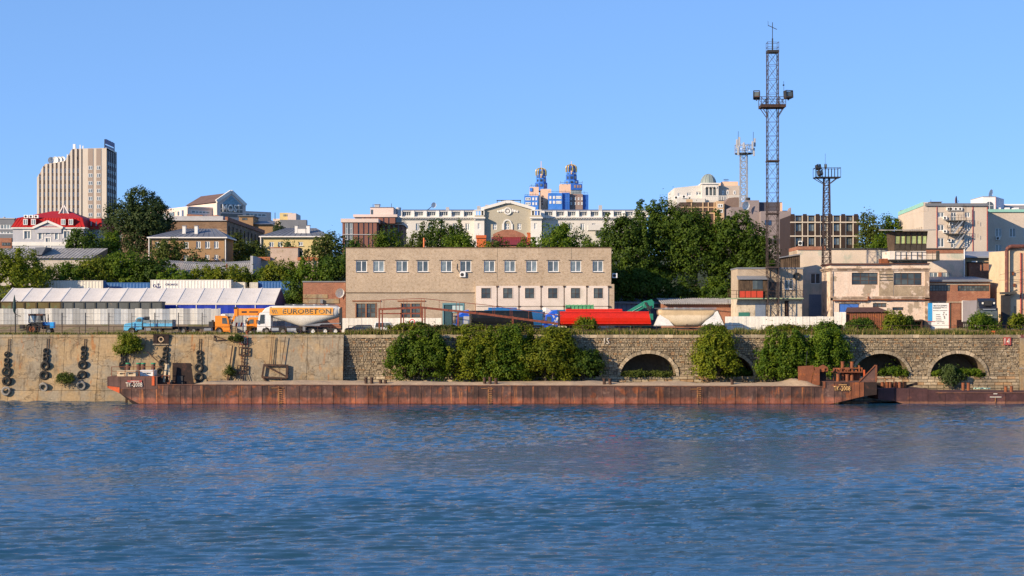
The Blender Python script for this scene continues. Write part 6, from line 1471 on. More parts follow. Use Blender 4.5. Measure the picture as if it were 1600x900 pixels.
def right_building():
    Y = 279.0; f = Fr(1578, 0, Y, z=10.0); t = thing('cream_workshop', 'cream panelled workshop cut by the right edge with a sunlit side wall', 'building', f.loc)
    mc = M('cream_panels', (.62, .475, .31), .85, .10, .4, ovar=.05, bump=.15, layers=[dict(c=(.48, .37, .24), k='s', sc=.8, lo=.55, hi=.7, a=.6), dict(c=(.30, .17, .10), k='s', sc=1.6, lo=.64, hi=.75, a=.5)])
    D = 12.5; zt0 = f.z(388)
    MB().prism([(0, -.5), (0, zt0-.4), (D, f.z(394)+.5), (D, -.5)], 'x', .05, 40).build('body', mc, t)
    for i in range(4):
        for z0, z1 in ((0, 3.2), (3.25, 7.2), (7.25, 9.6)):
            y0, y1 = D*i/4, D*(i+1)/4; MB().box(0, .06, y0+.03, y1-.03, z0, min(z1, zt0-1.2)).build('side_panel', mc, t)
    for i in range(10):
        for z0, z1 in ((0, 3.2), (3.25, 7.2), (7.25, zt0-.3)): MB().box(i*3.6+.08, i*3.6+3.64, -.05, .04, z0, z1).build('wall_panel', mc, t)
    MB().box(-.1, 40, -.15, .3, zt0-.3, zt0).build('roof_edge', m_mold, t)
    p = MB(); px = f.x(1571.5); p.tube([(px, -.6, f.z(462)), (px, -.6, f.z(391)), (px+.25, -.6, f.z(387)), (px+.8, -.6, f.z(385.2)), (30, -.6, f.z(384))], .33, 10); p.build('steam_pipe', M('brown_pipe', (.13, .05, .04), .7, .2, layers=[dict(c=(.25, .10, .06), sc=1.5, lo=.55, hi=.68)]), t)
    MB().box(f.x(1562), f.x(1585), -1.4, .0, f.z(460), f.z(456.5)).bar((f.x(1575), -1.0, f.z(459)), (f.x(1586), -1.3, f.z(453)), .3).build('bracket_beam', m_dframe, t)
    MB().box(f.x(1563.5), f.x(1576), -1.0, 0, 0, f.z(461)).build('dark_lean_to', m_dark, t)
    for q, zz in ((1581, 430), (1583, 448)): MB().box(f.x(q), f.x(q+3), -.3, -.05, f.z(zz), f.z(zz-5)).build('junction_box', m_rust, t)
    for k, (a, b, c, d) in enumerate(((1560, 430, 1600, 420), (1560, 438, 1610, 436), (1582, 440, 1620, 446))): MB().bar((f.x(a), -.5, f.z(b)), (f.x(c), -.4, f.z(d)), .04).build('cable', m_dark, t)
    for p_ in (1594.5, 1600): MB().cyl((f.x(p_), -.2, 0), (f.x(p_), -.2, f.z(395)), .11).build('drainpipe', m_redp, t)
    window(t, f.x(1584), f.x(1587.5), f.z(491), f.z(479), y=-.05, rv=.1, fm=m_bframe, gm=m_glassd, nx=1, fw=.1)
right_building()
def grey_roofed():
    Y = 301; f = Fr(1507, 0, Y, z=10.0); t = thing('grey_roofed_store', 'tan store with a pale grey metal roof behind the brick garage', 'building', f.loc)
    x1 = f.x(1585); MB().shell(0, x1, 0, 9, -.5, f.z(400), [f.r(1528, 1546, 432, 439)], .2).build('wall', M('tan_render', (.46, .33, .20), .9, .12, .4), t)
    MB().add([(-.4, -.8, f.z(401)), (x1, -.8, f.z(401)), (x1, 9, f.z(389.5)), (-.4, 9, f.z(389.5)), (-.4, -.8, f.z(401)-.25), (x1, -.8, f.z(401)-.25)], [(0,1,2,3), (4,5,1,0)]).build('roof', M('pale_grey_roof', (.27, .28, .30), .45, .1), t)
    MB().box(f.x(1510), x1, -1.5, 0, f.z(411), f.z(409.5)).build('lower_eave', m_dframe, t); MB().box(f.x(1511), x1, -1.3, 0, 0, f.z(411)).build('lower_wall', m_redb, t)
    MB().box(f.x(1514), f.x(1523), -2, -1.5, f.z(410), f.z(408.5)).build('roof_lamp', m_white, t); MB().cyl((-.3, -.3, 0), (-.3, -.3, f.z(401)), .12).build('drainpipe', m_white, t)
grey_roofed()
# small yard things
o = thing('pointed_post', 'dark post with a pointed dark green top at the left edge', 'post', (WX(22.5, 262.5), 262.5, 10.2))
MB().bar((.15, 0, 0), (.15, 0, 3.5), .12).build('post', m_dark, o); MB().lathe([(.05, 3.3), (.22, 3.8), (.30, 4.3), (.24, 5.0), (.16, 5.6), (.02, 6.3)], (0, 0, 0), 'z', 8).build('pointed_top', M('dark_green_cover', (.02, .045, .045), .7), o); MB().bar((.2, 0, 5.4), (.6, 0, 5.2), .08).bar((.2, 0, 3.2), (1.0, 0, 2.9), .09).build('arm', m_dark, o)
for px, lab, mt in ((916, 'rusty iron box lying in the grass behind the railing', m_iron), (1590, 'rusty crate in the grass at the right edge', m_rust)):
    Y = 262.5; b = MB(); b.shell(-.6, .6, 0, .9, 0, .72, [(-.5, .5, .1, .6)], .05); b.box(-.66, .66, -.05, .95, .72, .8); q = b.build('iron_box', mt, None, loc=(WX(px, Y), Y, 10.15)); tag(q, lab, 'box')
for px, Y, lab, c in ((950, 260.6, 'small rusty mooring bollard on the stone wall coping', m_rust), (1552.5, 260.4, 'orange topped mooring bollard near the white number 14', m_orange), (386.5, 259.9, 'rusty mooring bollard above the white number 16', m_rust)):
    b = MB().lathe([(.001, .62), (.28, .6), (.34, .5), (.34, .38), (.2, .3), (.2, .05), (.36, 0)], (0, 0, 0), 'z', 14); q = b.build('mooring_bollard', c, None, smooth=True, loc=(WX(px, Y), Y, 10.2)); tag(q, lab, 'bollard')
q = MB().cyl((-1.1, 0, .35), (1.0, .2, .35), .38, n=14).build('concrete_pipe', m_conc, None, loc=(WX(1520, 261.8), 261.8, 10.2)); tag(q, 'pale concrete pipe lying in the grass below the black truck', 'pipe')
q = MB().prism([(-1.2, 0), (1.1, 0), (1.3, .25), (-.4, .8)], 'y', 0, .9).build('concrete_slab', m_conc, None, loc=(WX(1507, 263.5), 263.5, 10.2)); tag(q, 'tilted broken concrete slab beside the black truck wheel', 'slab')
q = MB().box(-.35, .35, 0, .6, 0, .55).build('concrete_footing', m_conc, None, bevel=.05, loc=(WX(1322, 262), 262, 10.2)); tag(q, 'pale concrete footing at the end of the white sheet fence', 'block')
# ================================================================ town on the hill behind
def base(px, Y, drop=1.5): f = Fr(px, 0, Y, z=ter(Y)-drop); return f
m_hrl = M('cream_facade_tiles', (.60, .52, .43), .8, .05, .1); m_hrb = M('brown_facade_strip', (.34, .265, .215), .8, .05, .1); m_hrg = M('grey_facade_strip', (.33, .30, .29), .8, .05, .1)
def tower_block():
    Y = 615.0; f = base(129, Y); t = thing('tower_block', 'tall cream and brown high rise with stepped roof, far left', 'building', f.loc)
    X, Zf = f.x, f.z; xr = X(166.5); D = 16
    # left wing, stepped outline
    prof = [(X(58), 0), (X(58), Zf(278)), (X(68), Zf(259.5)), (X(70), Zf(256.5)), (X(101), Zf(251.5)), (X(112), Zf(233.5)), (X(115), Zf(232.5)), (X(129), Zf(232)), (X(129), 0)]
    MB().prism(prof, 'y', .2, D).build('left_wing', m_hrb, t)
    ribs = [58, 64.5, 71, 77.5, 84, 90.5, 97, 103.5, 110, 117, 124]
    def topz(px):
        if px < 69: return Zf(278-(px-58)/11*21)
        if px < 101: return Zf(256.5-(px-70)/31*5)
        if px < 112: return Zf(251.5-(px-101)/11*18)
        return Zf(232.3)
    for p in ribs:
        MB().add([(X(p), -.3, 0), (X(p+3.3), -.3, 0), (X(p+3.3), -.3, topz(p+3.3)), (X(p), -.3, topz(p)), (X(p), .3, 0), (X(p+3.3), .3, 0), (X(p+3.3), .3, topz(p+3.3)), (X(p), .3, topz(p))], [(0,1,2,3), (0,3,7,4), (1,5,6,2), (3,2,6,7)]).build('rib', m_hrl, t)
    MB().box(X(58), X(129), -.2, .25, Zf(348), Zf(344)).build('base_band', m_hrl, t)
    rows = [266, 277.5, 290.5, 303, 316, 328]
    for j, py in enumerate(rows):
        for i, p in enumerate(ribs[:-1]):
            if topz(p+4) < Zf(py-4): continue
            window(t, X(p+3.8), X(p+6), Zf(py+4), Zf(py-2.5), y=.2, rv=.05, fm=m_upvc, gm=m_glass, nx=1, fw=.12)
    # centre facade
    MB().prism([(X(129), 0), (X(129), Zf(232)), (X(149), Zf(231.5)), (X(166.5), Zf(231)), (X(166.5), 0)], 'y', 0, D).build('centre_block', m_hrl, t)
    for a, b in ((137.5, 145.5), (150.5, 158)):
        MB().box(X(a), X(b), -.12, -.004, Zf(345), Zf(232)).build('brown_strip', m_hrb, t)
        for py in (262, 274, 286, 298, 310, 322.5, 335.5): window(t, X(a+.8), X(b-.8), Zf(py+3.2), Zf(py-2.8), y=-.22, rv=.1, fm=m_upvc, gm=m_glass, nx=2, fw=.14)
    # right face running back
    MB().add([(xr, 0, 0), (xr, 15, 0), (xr, 15, Zf(231)-.6), (xr, 0, Zf(231))], [(0,1,2,3)]).add([(X(129), D, Zf(233)), (xr, .05, Zf(231.2)), (xr, 15, Zf(231)-.6), (X(129), 15, Zf(233))], [(0,1,2,3)]).build('right_face', m_hrl, t)
    for k in range(5):
        y0 = 1+k*2.8; MB().box(xr+.002, xr+.12, y0, y0+1.3, 0, Zf(231)-.7).build('grey_strip', m_hrg, t)
        for py in (252, 264, 276, 288, 300): z = Zf(py); MB().box(xr+.12, xr+.2, y0+.2, y0+1.1, z-1.3, z).build('window_band', m_glass, t)
    for p, r_, py in ((79.5, 1.25, 250.5), (86, 1.25, 249.8), (92, 1.2, 249.5), (97.5, 1.1, 248.8)): dish(t, X(p), Zf(py), r_, -2 if 0 else .6, tilt=(-.1, 0, .8 if p < 83 else -.2))
    ma = MB()
    for p, a in ((113, 224), (122, 225), (126.5, 226.5), (102, 240)): ma.bar((X(p), 3, Zf(252 if p == 102 else 233)), (X(p), 3, Zf(a)), .35 if p != 113 else .9)
    ma.build('roof_aerial', m_white, t)
    MB().box(X(120), X(121.5), -.1, -.02, Zf(249), Zf(245.5)).build('roof_vent', m_dark, t)
    mbb = paint('dark_blue_sign', (.008, .02, .12), .4, .05)
    sg = MB(); z0, z1 = Zf(229.5), Zf(218); sg.bar((xr-.4, -1, Zf(232)), (xr-.4, -1, z1), .3).bar((xr-.4, 13.5, Zf(235)), (xr-.4, 13.5, z1-.4), .3); s_ = sg.build('sign_frame', m_dark, t)
    r = random.Random(3)
    for k in range(7):
        y = .2+k*1.9; m = MB(); h = (z1-z0)*.62
        m.box(xr-.5, xr-.1, y, y+.5, z0+1.2, z0+1.2+h-.03*k).box(xr-.5, xr-.1, y+.95, y+1.45, z0+1.2, z0+1.2+h-.03*k)
        m.box(xr-.52, xr-.12, y+.4, y+1.05, z0+1.2+h*(.75 if k % 2 else .4), z0+1.2+h*(1.0 if k % 2 else .65)); m.build('sign_letter', mbb, s_)
    MB().box(xr-.5, xr-.2, 0, 13.5, z0-.1, z0+.7).build('sign_strip', mbb, s_)
tower_block()
m_lgrey = M('grey_render', (.40, .40, .41), .85, .1, .3); m_dgrey = M('dark_grey_panels', (.16, .17, .19), .7, .1, .3)
def left_edge_block():
    Y = 430; f = base(-60, Y); t = thing('grey_office_block', 'dark grey office block with ribbon windows at the left edge', 'building', f.loc); X, Zf = f.x, f.z
    x1 = X(22.5); ops = [(X(-60)+.5, x1-.3, Zf(365.5), Zf(361.5)), (X(-60)+.5, x1-.3, Zf(358), Zf(350.5))]
    MB().shell(0, x1, 0, 12, 0, Zf(342), ops, .3).build('wall', m_dgrey, t)
    for o in ops: window(t, *o, y=0, rv=.25, nx=16, fw=.15)
    MB().box(-.1, x1+.2, -.2, 12, Zf(342), Zf(342)+.25).build('roof_edge', m_lgrey, t); MB().box(0, X(19), -.5, -.01, 0, Zf(372)).build('brick_base', m_redb, t)
    MB().box(X(1), X(3), 2, 3, Zf(342), Zf(338)).build('chimney', m_lgrey, t)
    for a in (4, 11): window(t, X(a), X(a+6), Zf(384), Zf(379), y=-.6, rv=.1, nx=3, fm=m_dframe, fw=.1)
left_edge_block()
m_redroof = M('red_metal_roof', (.40, .014, .012), .6, .12, .5, spec=.25); m_cgrey = M('light_grey_house', (.42, .42, .45), .85, .08, .4); m_wtrim = M('white_trim', (.70, .67, .62), .7, .06)
def red_roof_house():
    Y = 372; f = base(20, Y); t = thing('red_roof_house', 'light grey house with a bright red mansard roof and dormers', 'house', f.loc); X, Zf = f.x, f.z
    x1 = X(131); D = 17; ze = Zf(355)
    ops = [f.r(38, 47.5, 361, 373.5), f.r(60.5, 65.5, 361, 374), f.r(71.5, 78.5, 356.5, 367), f.r(71.5, 78.5, 372, 386), f.r(86, 91, 361, 374), f.r(100, 109, 361, 372)]
    MB().shell(0, x1, 0, D, 0, ze, ops, .25).build('wall', m_cgrey, t)
    for i, o in enumerate(ops): window(t, *o, y=0, rv=.2, nx=2 if i not in (1, 4) else 1, fw=.12, gm=m_glass)
    for i, o in enumerate(ops): m = MB(); g = .25; m.box(o[0]-g, o[0], -.06, 0, o[2], o[3]+g).box(o[1], o[1]+g, -.06, 0, o[2], o[3]+g).box(o[0], o[1], -.06, 0, o[3], o[3]+g); m.build('window_surround', m_wtrim, t)
    MB().box(-.1, x1+.1, -.1, D, Zf(384), Zf(378)).box(-.3, x1+.3, -.35, D, ze-.35, ze-.05).build('cornice', m_wtrim, t)
    zm = Zf(340); yi = 1.2
    MB().add([(-.3, -.4, ze), (x1+.3, -.4, ze), (x1+.3, D, ze), (-.3, D, ze), (.6, yi, zm), (x1-.6, yi, zm), (x1-.6, D, zm), (.6, D, zm)], [(0,1,5,4), (1,2,6,5), (3,0,4,7), (4,5,6,7)]).build('mansard', m_redroof, t)
    zr = Zf(326.5); MB().add([(.6, yi, zm), (x1-.6, yi, zm), (x1-.6, D, zm), (.6, D, zm), (X(67), 7.5, zr), (X(95), 7.5, zr)], [(0,1,5,4), (1,2,5), (2,3,4,5), (3,0,4)]).build('roof', m_redroof, t)
    # seams of the roof sheets
    sm = MB()
    for i in range(24): x = .8+(x1-1.6)*i/23; sm.bar((x, yi*.98-.02, zm), (-.3+(x1+.6)*i/23, -.42, ze), .06)
    sm.build('roof_seam', m_redroof, t)
    for a in (36, 48.5, 95, 107):
        d = MB(); d.box(X(a), X(a+9), -.3, 3, ze, Zf(342)); o = d.build('dormer', m_redroof, t); window(t, X(a)+.15, X(a+9)-.15, Zf(351.5), Zf(342.5), y=-.45, rv=.1, nx=2, fw=.13)
    g = MB(); g.prism([(X(55), Zf(362)), (X(55), ze-.3), (X(75.5), Zf(345.5)), (X(97), ze-.3), (X(97), Zf(362))], 'y', -.55, .5); 
    g = MB(); xs0, xs1 = X(55.5), X(96.5); hs = [ops[2]]; g.facade(xs0, xs1, ze-1.3, ze-.2, [], -.32, .2); g.add([(xs0, -.32, ze-.2), (xs1, -.32, ze-.2), (X(75.5), -.32, Zf(347)), (xs0, 3, ze-.2), (xs1, 3, ze-.2), (X(75.5), 3, Zf(347))], [(0,1,2), (0,2,5,3), (1,4,5,2)]); g.build('gable', m_cgrey, t)
    MB().bar((xs0-.4, -.45, ze-.15), (X(75.5), -.45, Zf(346)), .45, .5).bar((xs1+.4, -.45, ze-.15), (X(75.5), -.45, Zf(346)), .45, .5).build('gable_trim', m_wtrim, t)
    MB().add([(X(80), 5.5, zr-1.2), (X(99), 5.5, zr-1.2), (X(89.5), 5.5, Zf(317.5)), (X(89.5), 9, zr-.5)], [(0,1,2), (1,3,2), (0,2,3)]).build('skylight', m_glass, t)
    MB().bar((X(80), 5.4, zr-1.2), (X(89.5), 5.4, Zf(317.3)), .25).bar((X(99), 5.4, zr-1.2), (X(89.5), 5.4, Zf(317.3)), .25).bar((X(84), 5.4, zr-1.0), (X(95), 5.4, zr-1.0), .2).bar((X(89.5), 5.4, zr-1), (X(89.5), 5.4, Zf(318)), .15).build('skylight_frame', m_wtrim, t)
    for p in (36, 44, 52): ac_unit(t, X(p), Zf(340.5), .9, 1.0, .7)
    w2 = MB(); a = x1; w2.box(a, X(151), 4, D+6, 0, Zf(357)); w2.build('rear_wing', m_cgrey, t)
    MB().add([(a, 3.6, Zf(357)), (X(153), 3.6, Zf(357)), (X(153), D+6, Zf(357)), (a, D+6, Zf(357)), (a, 5.4, Zf(339)), (X(149), 5.4, Zf(339)), (X(148), D+5, Zf(335)), (a, D+5, Zf(335))], [(0,1,5,4), (1,2,6,5), (4,5,6,7)]).build('rear_roof', m_redroof, t)
    for p in (133, 141): window(t, X(p), X(p+5), Zf(353), Zf(343), y=3.95, rv=.1, nx=1, fm=m_redroof, fw=.2)
red_roof_house()
m_slate = M('blue_grey_tin_roof', (.14, .15, .175), .6, .15, .4, spec=.3, layers=[dict(c=(.10, .09, .085), k='s', sc=.8, lo=.56, hi=.75, a=.5)])
def gable_store():
    Y = 335; f = base(70, Y, 0); t = thing('long_tin_roof_store', 'long store with a low grey tin roof below the red roofed house', 'building', f.loc); X, Zf = f.x, f.z
    a, b = X(-30), X(148); ze = Zf(403.5); zr = Zf(386)
    MB().box(a+.5, b-.6, 0, 9, -2, ze).build('wall', M('pale_store_wall', (.48, .42, .36), .9), t)
    MB().add([(a, -.6, ze), (b-.6, -.6, ze), (b+1.2, 6, zr), (a, 6, zr), (b-.6, 12, ze), (a, 12, ze)], [(0,1,2,3), (3,2,4,5), (1,4,2)]).build('roof', m_corr, t)
    sm = MB()
    for i in range(32): x = a+(b-a)*i/32; sm.bar((x, -.62, ze+.03), (x+1, 6, zr+.03), .07)
    sm.build('roof_seam', m_corr, t)
    MB().box(X(56), X(60), 1.5, 2.5, ze, Zf(394)).build('chimney', m_greyb, t); dm = MB(); dm.prism([(X(54), Zf(398)), (X(64), Zf(398)), (X(71), Zf(386)), (X(54), Zf(386.5))], 'y', .4, 5); dm.build('dormer', m_slate, t)
gable_store()
m_ochre = M('ochre_plaster', (.31, .195, .105), .9, .1, .4, bump=.2, layers=[dict(c=(.30, .17, .085), sc=.4, lo=.5, hi=.66, a=.7)]); m_yellow = M('pale_yellow_plaster', (.58, .46, .22), .9, .08, .4, layers=[dict(c=(.45, .36, .2), sc=.4, lo=.55, hi=.7, a=.6)])
def hip_house(name, label, px0, px1, Y, pe, pr, ridge, mat, D, ops, base_ops, chim, sheds=()):
    f = base(px0, Y); t = thing(name, label, 'house', f.loc); X, Zf = f.x, f.z; x1 = X(px1); ze = Zf(pe); zr = Zf(pr)
    hs = [f.r(*o) for o in ops]
    MB().shell(0, x1, 0, D, 0, ze, hs, .25).build('wall', mat, t)
    for h in hs: window(t, *h, y=0, rv=.2, nx=2, fw=.13, sill=m_sill, gm=m_glassd if h[1]-h[0] < .9 else m_glass)
    o = .7; MB().add([(-o, -o, ze), (x1+o, -o, ze), (x1+o, D+o, ze), (-o, D+o, ze), (X(ridge[0]), D/2, zr), (X(ridge[1]), D/2, zr)], [(0,1,5,4), (1,2,5), (2,3,4,5), (3,0,4), (0,3,2,1)]).build('roof', m_slate, t)
    MB().box(-o, x1+o, -o-.06, -o+.06, ze-.25, ze-.004).box(x1+o-.06, x1+o+.06, -o+.06, D, ze-.25, ze-.004).build('gutter', m_wtrim, t)
    sm = MB(); n = int(x1/1.1)
    for i in range(n+1):
        u = i/n; xa = -o+(x1+2*o)*u; xb = X(ridge[0])+(X(ridge[1])-X(ridge[0]))*u; sm.bar((xa, -o, ze+.03), (xb, D/2, zr+.03), .07)
    sm.build('roof_seam', m_slate, t)
    for a, b, c, d in chim: q = f.r(a, b, c, d); o_ = MB().box(q[0], q[1], 1.6, 2.6, q[2]-.6, q[3]).build('chimney', m_wtrim, t); MB().box(q[0]-.1, q[1]+.1, 1.5, 2.7, q[3], q[3]+.12).build('chimney_cap', m_grey, o_)
    for x in (-.35, x1+.3): MB().cyl((x, -.25, 0), (x, -.25, ze-.1), .12, n=8).build('drainpipe', m_wtrim, t)
    return t, f
hip_house('ochre_house', 'brown ochre two storey house with a grey hip roof and two white chimneys', 236, 350.5, 345, 370.5, 355, (278, 330), m_ochre, 11, [(242.5, 249.5, 377.5, 387), (256.5, 262.5, 377, 384.5), (287, 294.5, 378, 388), (306.5, 313.5, 377, 388), (320.5, 328, 377, 388), (334.5, 341.5, 377, 388), (287, 294.5, 398, 409), (320.5, 327, 398, 406), (335, 341, 398, 406)], (), [(282.5, 287.5, 352.5, 367), (301.5, 306.5, 352.5, 367)])
hip_house('yellow_house', 'pale yellow house with a grey hip roof and two white chimneys', 410.5, 510, 352, 369, 354, (442, 488), m_yellow, 12, [(421, 428, 378, 386.5), (434.5, 441.5, 378, 386.5), (448, 454, 378, 386), (466.5, 473.5, 378, 384), (467, 473.5, 391, 400.5)], (), [(459, 463.5, 352, 367), (477, 482.5, 352, 367), (464, 476, 356.5, 366)])
def yellow_annex():
    Y = 332; f = base(395, Y, 0); t = thing('pinkish_annex', 'low pinkish walled annex in front of the yellow house', 'building', f.loc); X, Zf = f.x, f.z
    mp = M('pinkish_brick', (.47, .355, .275), .9, .1, .4, layers=[dict(c=(.38, .28, .2), sc=.5, lo=.5, hi=.66)])
    MB().box(0, X(497), 0, 8, -3, Zf(407)).build('wall', mp, t); MB().box(X(422), X(465), .5, 7, Zf(407), Zf(387)).build('upper_wall', mp, t)
    mk = M('brick_red_coping', (.36, .13, .06), .9, .15); MB().box(-.1, X(422), -.15, .5, Zf(407), Zf(401.5)).box(X(465), X(497), -.15, .5, Zf(407), Zf(402)).box(X(421), X(466), .4, 7.1, Zf(387), Zf(386)).build('coping', mk, t)
    MB().add([(X(397), -.4, Zf(420)), (X(430), -.4, Zf(420)), (X(424), 3, Zf(409)), (X(397), 3, Zf(409))], [(0,1,2,3)]).build('lean_to_roof', m_slate, t)
    window(t, X(401), X(410), Zf(424), Zf(419), y=-.1, rv=.1, nx=2, fw=.1)
    MB().cyl((X(483.5), -.8, -4), (X(483.5), -.8, Zf(400)), .13).build('utility_pole', m_wood, t)
yellow_annex()
def curved_roof_store():
    Y = 322; f = base(252, Y, 0); t = thing('ribbed_roof_warehouse', 'warehouse with a long ribbed grey roof below the ochre house', 'warehouse', f.loc); X, Zf = f.x, f.z
    x1 = X(392); ze = Zf(428); zr = Zf(404.5); n = 44
    MB().box(0, x1, 0, 14, -4, ze).build('wall', m_greyb, t)
    for i in range(n):
        a = -.4+(x1+.8)*i/n; b = -.4+(x1+.8)*(i+1)/n; m = MB(); pr = [(-.5, ze-.1), (1.6, ze+(zr-ze)*.45), (4, ze+(zr-ze)*.82), (7, zr)]; sag = lambda x: -.35*math.sin(math.pi*min(1, max(0, x/x1)))
        for y, z in pr: m.v += [(a, y, z+sag(a)), (b-.06, y, z+sag(b)), (b-.03, y-.03, z+.04+sag(b))]
        for q in range(3): m.f += [(q*3, q*3+1, q*3+4, q*3+3), (q*3+1, q*3+2, q*3+5, q*3+4)]; m.m += [0, 0]
        m.build('roof_sheet', m_corr, t)
    MB().box(x1, X(396), -.6, 14, -4, Zf(400)).build('end_wall', m_lgrey, t)
    MB().box(X(352), X(354), .8, 1.2, ze+1, Zf(412)).build('roof_hatch', m_rust, t)
curved_roof_store()
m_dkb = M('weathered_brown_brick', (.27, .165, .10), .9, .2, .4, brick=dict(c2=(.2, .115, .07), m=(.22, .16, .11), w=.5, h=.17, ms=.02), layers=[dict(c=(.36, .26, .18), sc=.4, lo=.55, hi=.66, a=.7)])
def dark_warehouse():
    Y = 382; f = base(250, Y); t = thing('dark_brick_warehouse', 'old brown brick warehouse with its long side wall in deep shade', 'warehouse', f.loc); X, Zf = f.x, f.z
    x1 = X(354.5); D = 57; zt = Zf(345)
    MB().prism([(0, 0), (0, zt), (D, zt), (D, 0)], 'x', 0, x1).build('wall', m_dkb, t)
    MB().box(-.3, x1, -.4, 4, zt, Zf(344)).box(-.2, X(348), .3, 8, Zf(344)+.004, Zf(345)+1.1).build('roof_band', m_lgrey, t)
    MB().box(X(352), x1+.25, -.3, D, zt, zt+.9).build('parapet', m_redb, t)
    for k in range(9):
        for z in (zt-5.5, zt-11): MB().box(x1, x1+.04, 4.4+k*5.6, 6.0+k*5.6, z, z+2.2).build('shaded_window', m_glassd, t); MB().box(x1+.004, x1+.1, 2.3+k*5.6, 2.9+k*5.6, zt-14, zt-1).build('pilaster', m_dkb, t)
    MB().box(0, x1, -.12, 0, zt-2.2, zt-1.6).box(0, x1, -.15, 0, Zf(356), Zf(354.5)).build('brick_course', m_dkb, t)
dark_warehouse()
def brick_range():
    Y = 470; f = base(292, Y); t = thing('orange_brick_range', 'row of old orange brick roofs and parapets behind the dark warehouse', 'building', f.loc); X, Zf = f.x, f.z
    MB().prism([(0, 0), (0, Zf(334.5)), (X(316), Zf(336)), (X(318), Zf(338)), (X(340), Zf(336)), (X(352), Zf(341)), (X(352), 0)], 'y', 0, 8).build('wall', m_redb, t)
    MB().shell(X(376), X(398), -3, 7, 0, Zf(339), [], .2).build('gable_block', m_ochre, t); MB().box(X(374.5), X(400), -3.5, 7.2, Zf(339), Zf(337.8)).build('flat_roof', m_dgrey, t)
    window(t, X(381), X(389), Zf(345), Zf(341.5), y=-3.05, rv=.1, fm=m_dframe, nx=2, fw=.15)
    MB().box(X(398.2), X(428), -2, 7, 0, Zf(351)).build('side_block', m_ochre, t); MB().add([(X(398), -3, Zf(351)), (X(429), -3, Zf(351)), (X(424), 7, Zf(343)), (X(399), 7, Zf(343)), (X(399), 7, Zf(351)), (X(424), 7, Zf(351))], [(0,1,2,3), (1,5,2), (0,3,4)]).build('side_roof', m_slate, t)
brick_range()
def shaded_long_block():
    Y = 430; f = base(150, Y); t = thing('brown_terrace', 'brown brick terrace with a grey roof behind the big dark poplar', 'building', f.loc); X, Zf = f.x, f.z
    ops = [f.r(a, a+5, 366, 373) for a in (160, 168, 176, 186)]
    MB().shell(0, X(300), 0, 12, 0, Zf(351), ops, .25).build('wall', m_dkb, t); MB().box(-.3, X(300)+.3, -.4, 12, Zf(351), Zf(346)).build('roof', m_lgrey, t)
    for o in ops: window(t, *o, y=0, rv=.2, nx=2, fw=.15)
    MB().cyl((X(279), 4, Zf(346)), (X(279), 4, Zf(327)), .55).build('white_chimney', m_wtrim, t)
shaded_long_block()
m_most = M('pale_pink_panels', (.62, .50, .44), .8, .05, .2); m_tile = M('brown_tile_roof', (.14, .085, .07), .8, .15, .4)
def most_building():
    Y = 560.0; k = FPX/Y; f = base(333, Y); t = thing('gabled_centre', 'pale pink centre with a brown gable roof and large white letters', 'building', (WX(339, Y), Y, f.z0), math.radians(38)); Zf = f.z
    # local: x along the gable front, y back
    Wd = 40/k/math.cos(math.radians(38)); xm = Wd/2; D = 22.0; ze = Zf(320); za = Zf(299.5); zb = 0
    g = MB(); P = [(0, zb), (0, Zf(316)), (xm, za), (Wd, ze), (Wd, zb)]
    g.prism(P, 'y', 0, .6); g.build('gable_wall', m_most, t)
    for a, b in (((-.1, Zf(316)), (xm, za)), ((Wd+.1, ze), (xm, za))): MB().bar((a[0], .2, a[1]+.3), (b[0], .2, b[1]+.35), .9, 1.1).build('gable_trim', m_wtrim, t)
    MB().add([(-.6, .8, Zf(316)), (xm, .8, za), (xm, D, za), (-.6, D, Zf(316)), (Wd+.6, .8, ze), (Wd+.6, D, ze)], [(0,1,2,3), (1,4,5,2)]).build('roof', m_tile, t)
    MB().box(0, Wd, .6, D-.1, zb, Zf(316.6)).build('body', m_most, t)
    MB().add([(-.6, D, Zf(316)), (xm, D, za), (Wd+.6, D, ze)], [(0,1,2)]).build('rear_gable', m_most, t)
    MB().prism([(Wd*.16, Zf(318.5)), (xm, Zf(304)), (Wd*.84, Zf(318.5))], 'y', -.12, -.005).build('gable_glazing', m_glassb2, t)
    MB().box(Wd*.13, Wd*.88, -.14, -.005, Zf(338), Zf(318.8)).build('glazing_band', m_glassd, t)
    for z in (Zf(332), Zf(326)): MB().box(Wd*.13, Wd*.88, -.2, -.14, z-.2, z+.2).build('mullion_bar', m_most, t)
    lettering('lettering', 'MOST', 2.7, Wd*.66, (Wd*.5, -.3, Zf(324.5)), m_wtrim, t, bold=.03)
    lw = MB(); lw.shell(-9, -.02, 3, 26, zb, Zf(326), [(-8, -1, Zf(334), Zf(329.5))], .2); lw.build('left_wing', m_most, t); window(t, -8, -1, Zf(334), Zf(329.5), y=3, rv=.15, nx=5, fw=.2)
    MB().box(-9.2, .0, 2.8, 26.2, Zf(326), Zf(323.5)).build('wing_parapet', m_most, t)
    MB().box(-9.4, -9.02, 3, 40, zb, Zf(324)).build('left_side', m_most, t)
    for i in range(5): MB().box(-9.55, -9.4, 6+i*6.5, 10+i*6.5, Zf(336), Zf(330)).build('side_window', m_glass, t)
    MB().box(Wd+.02, Wd+11, 2, 20, zb, Zf(327)).build('right_wing', m_most, t); window(t, Wd+1, Wd+9, Zf(335), Zf(330), y=1.95, rv=.1, nx=5, fw=.2)
    MB().bar((Wd*.9, 6, ze), (Wd*.9, 6, Zf(297)), .2).build('aerial', m_dark, t)
m_glassb2 = glass('teal_glazing', (.10, .22, .30))
most_building()
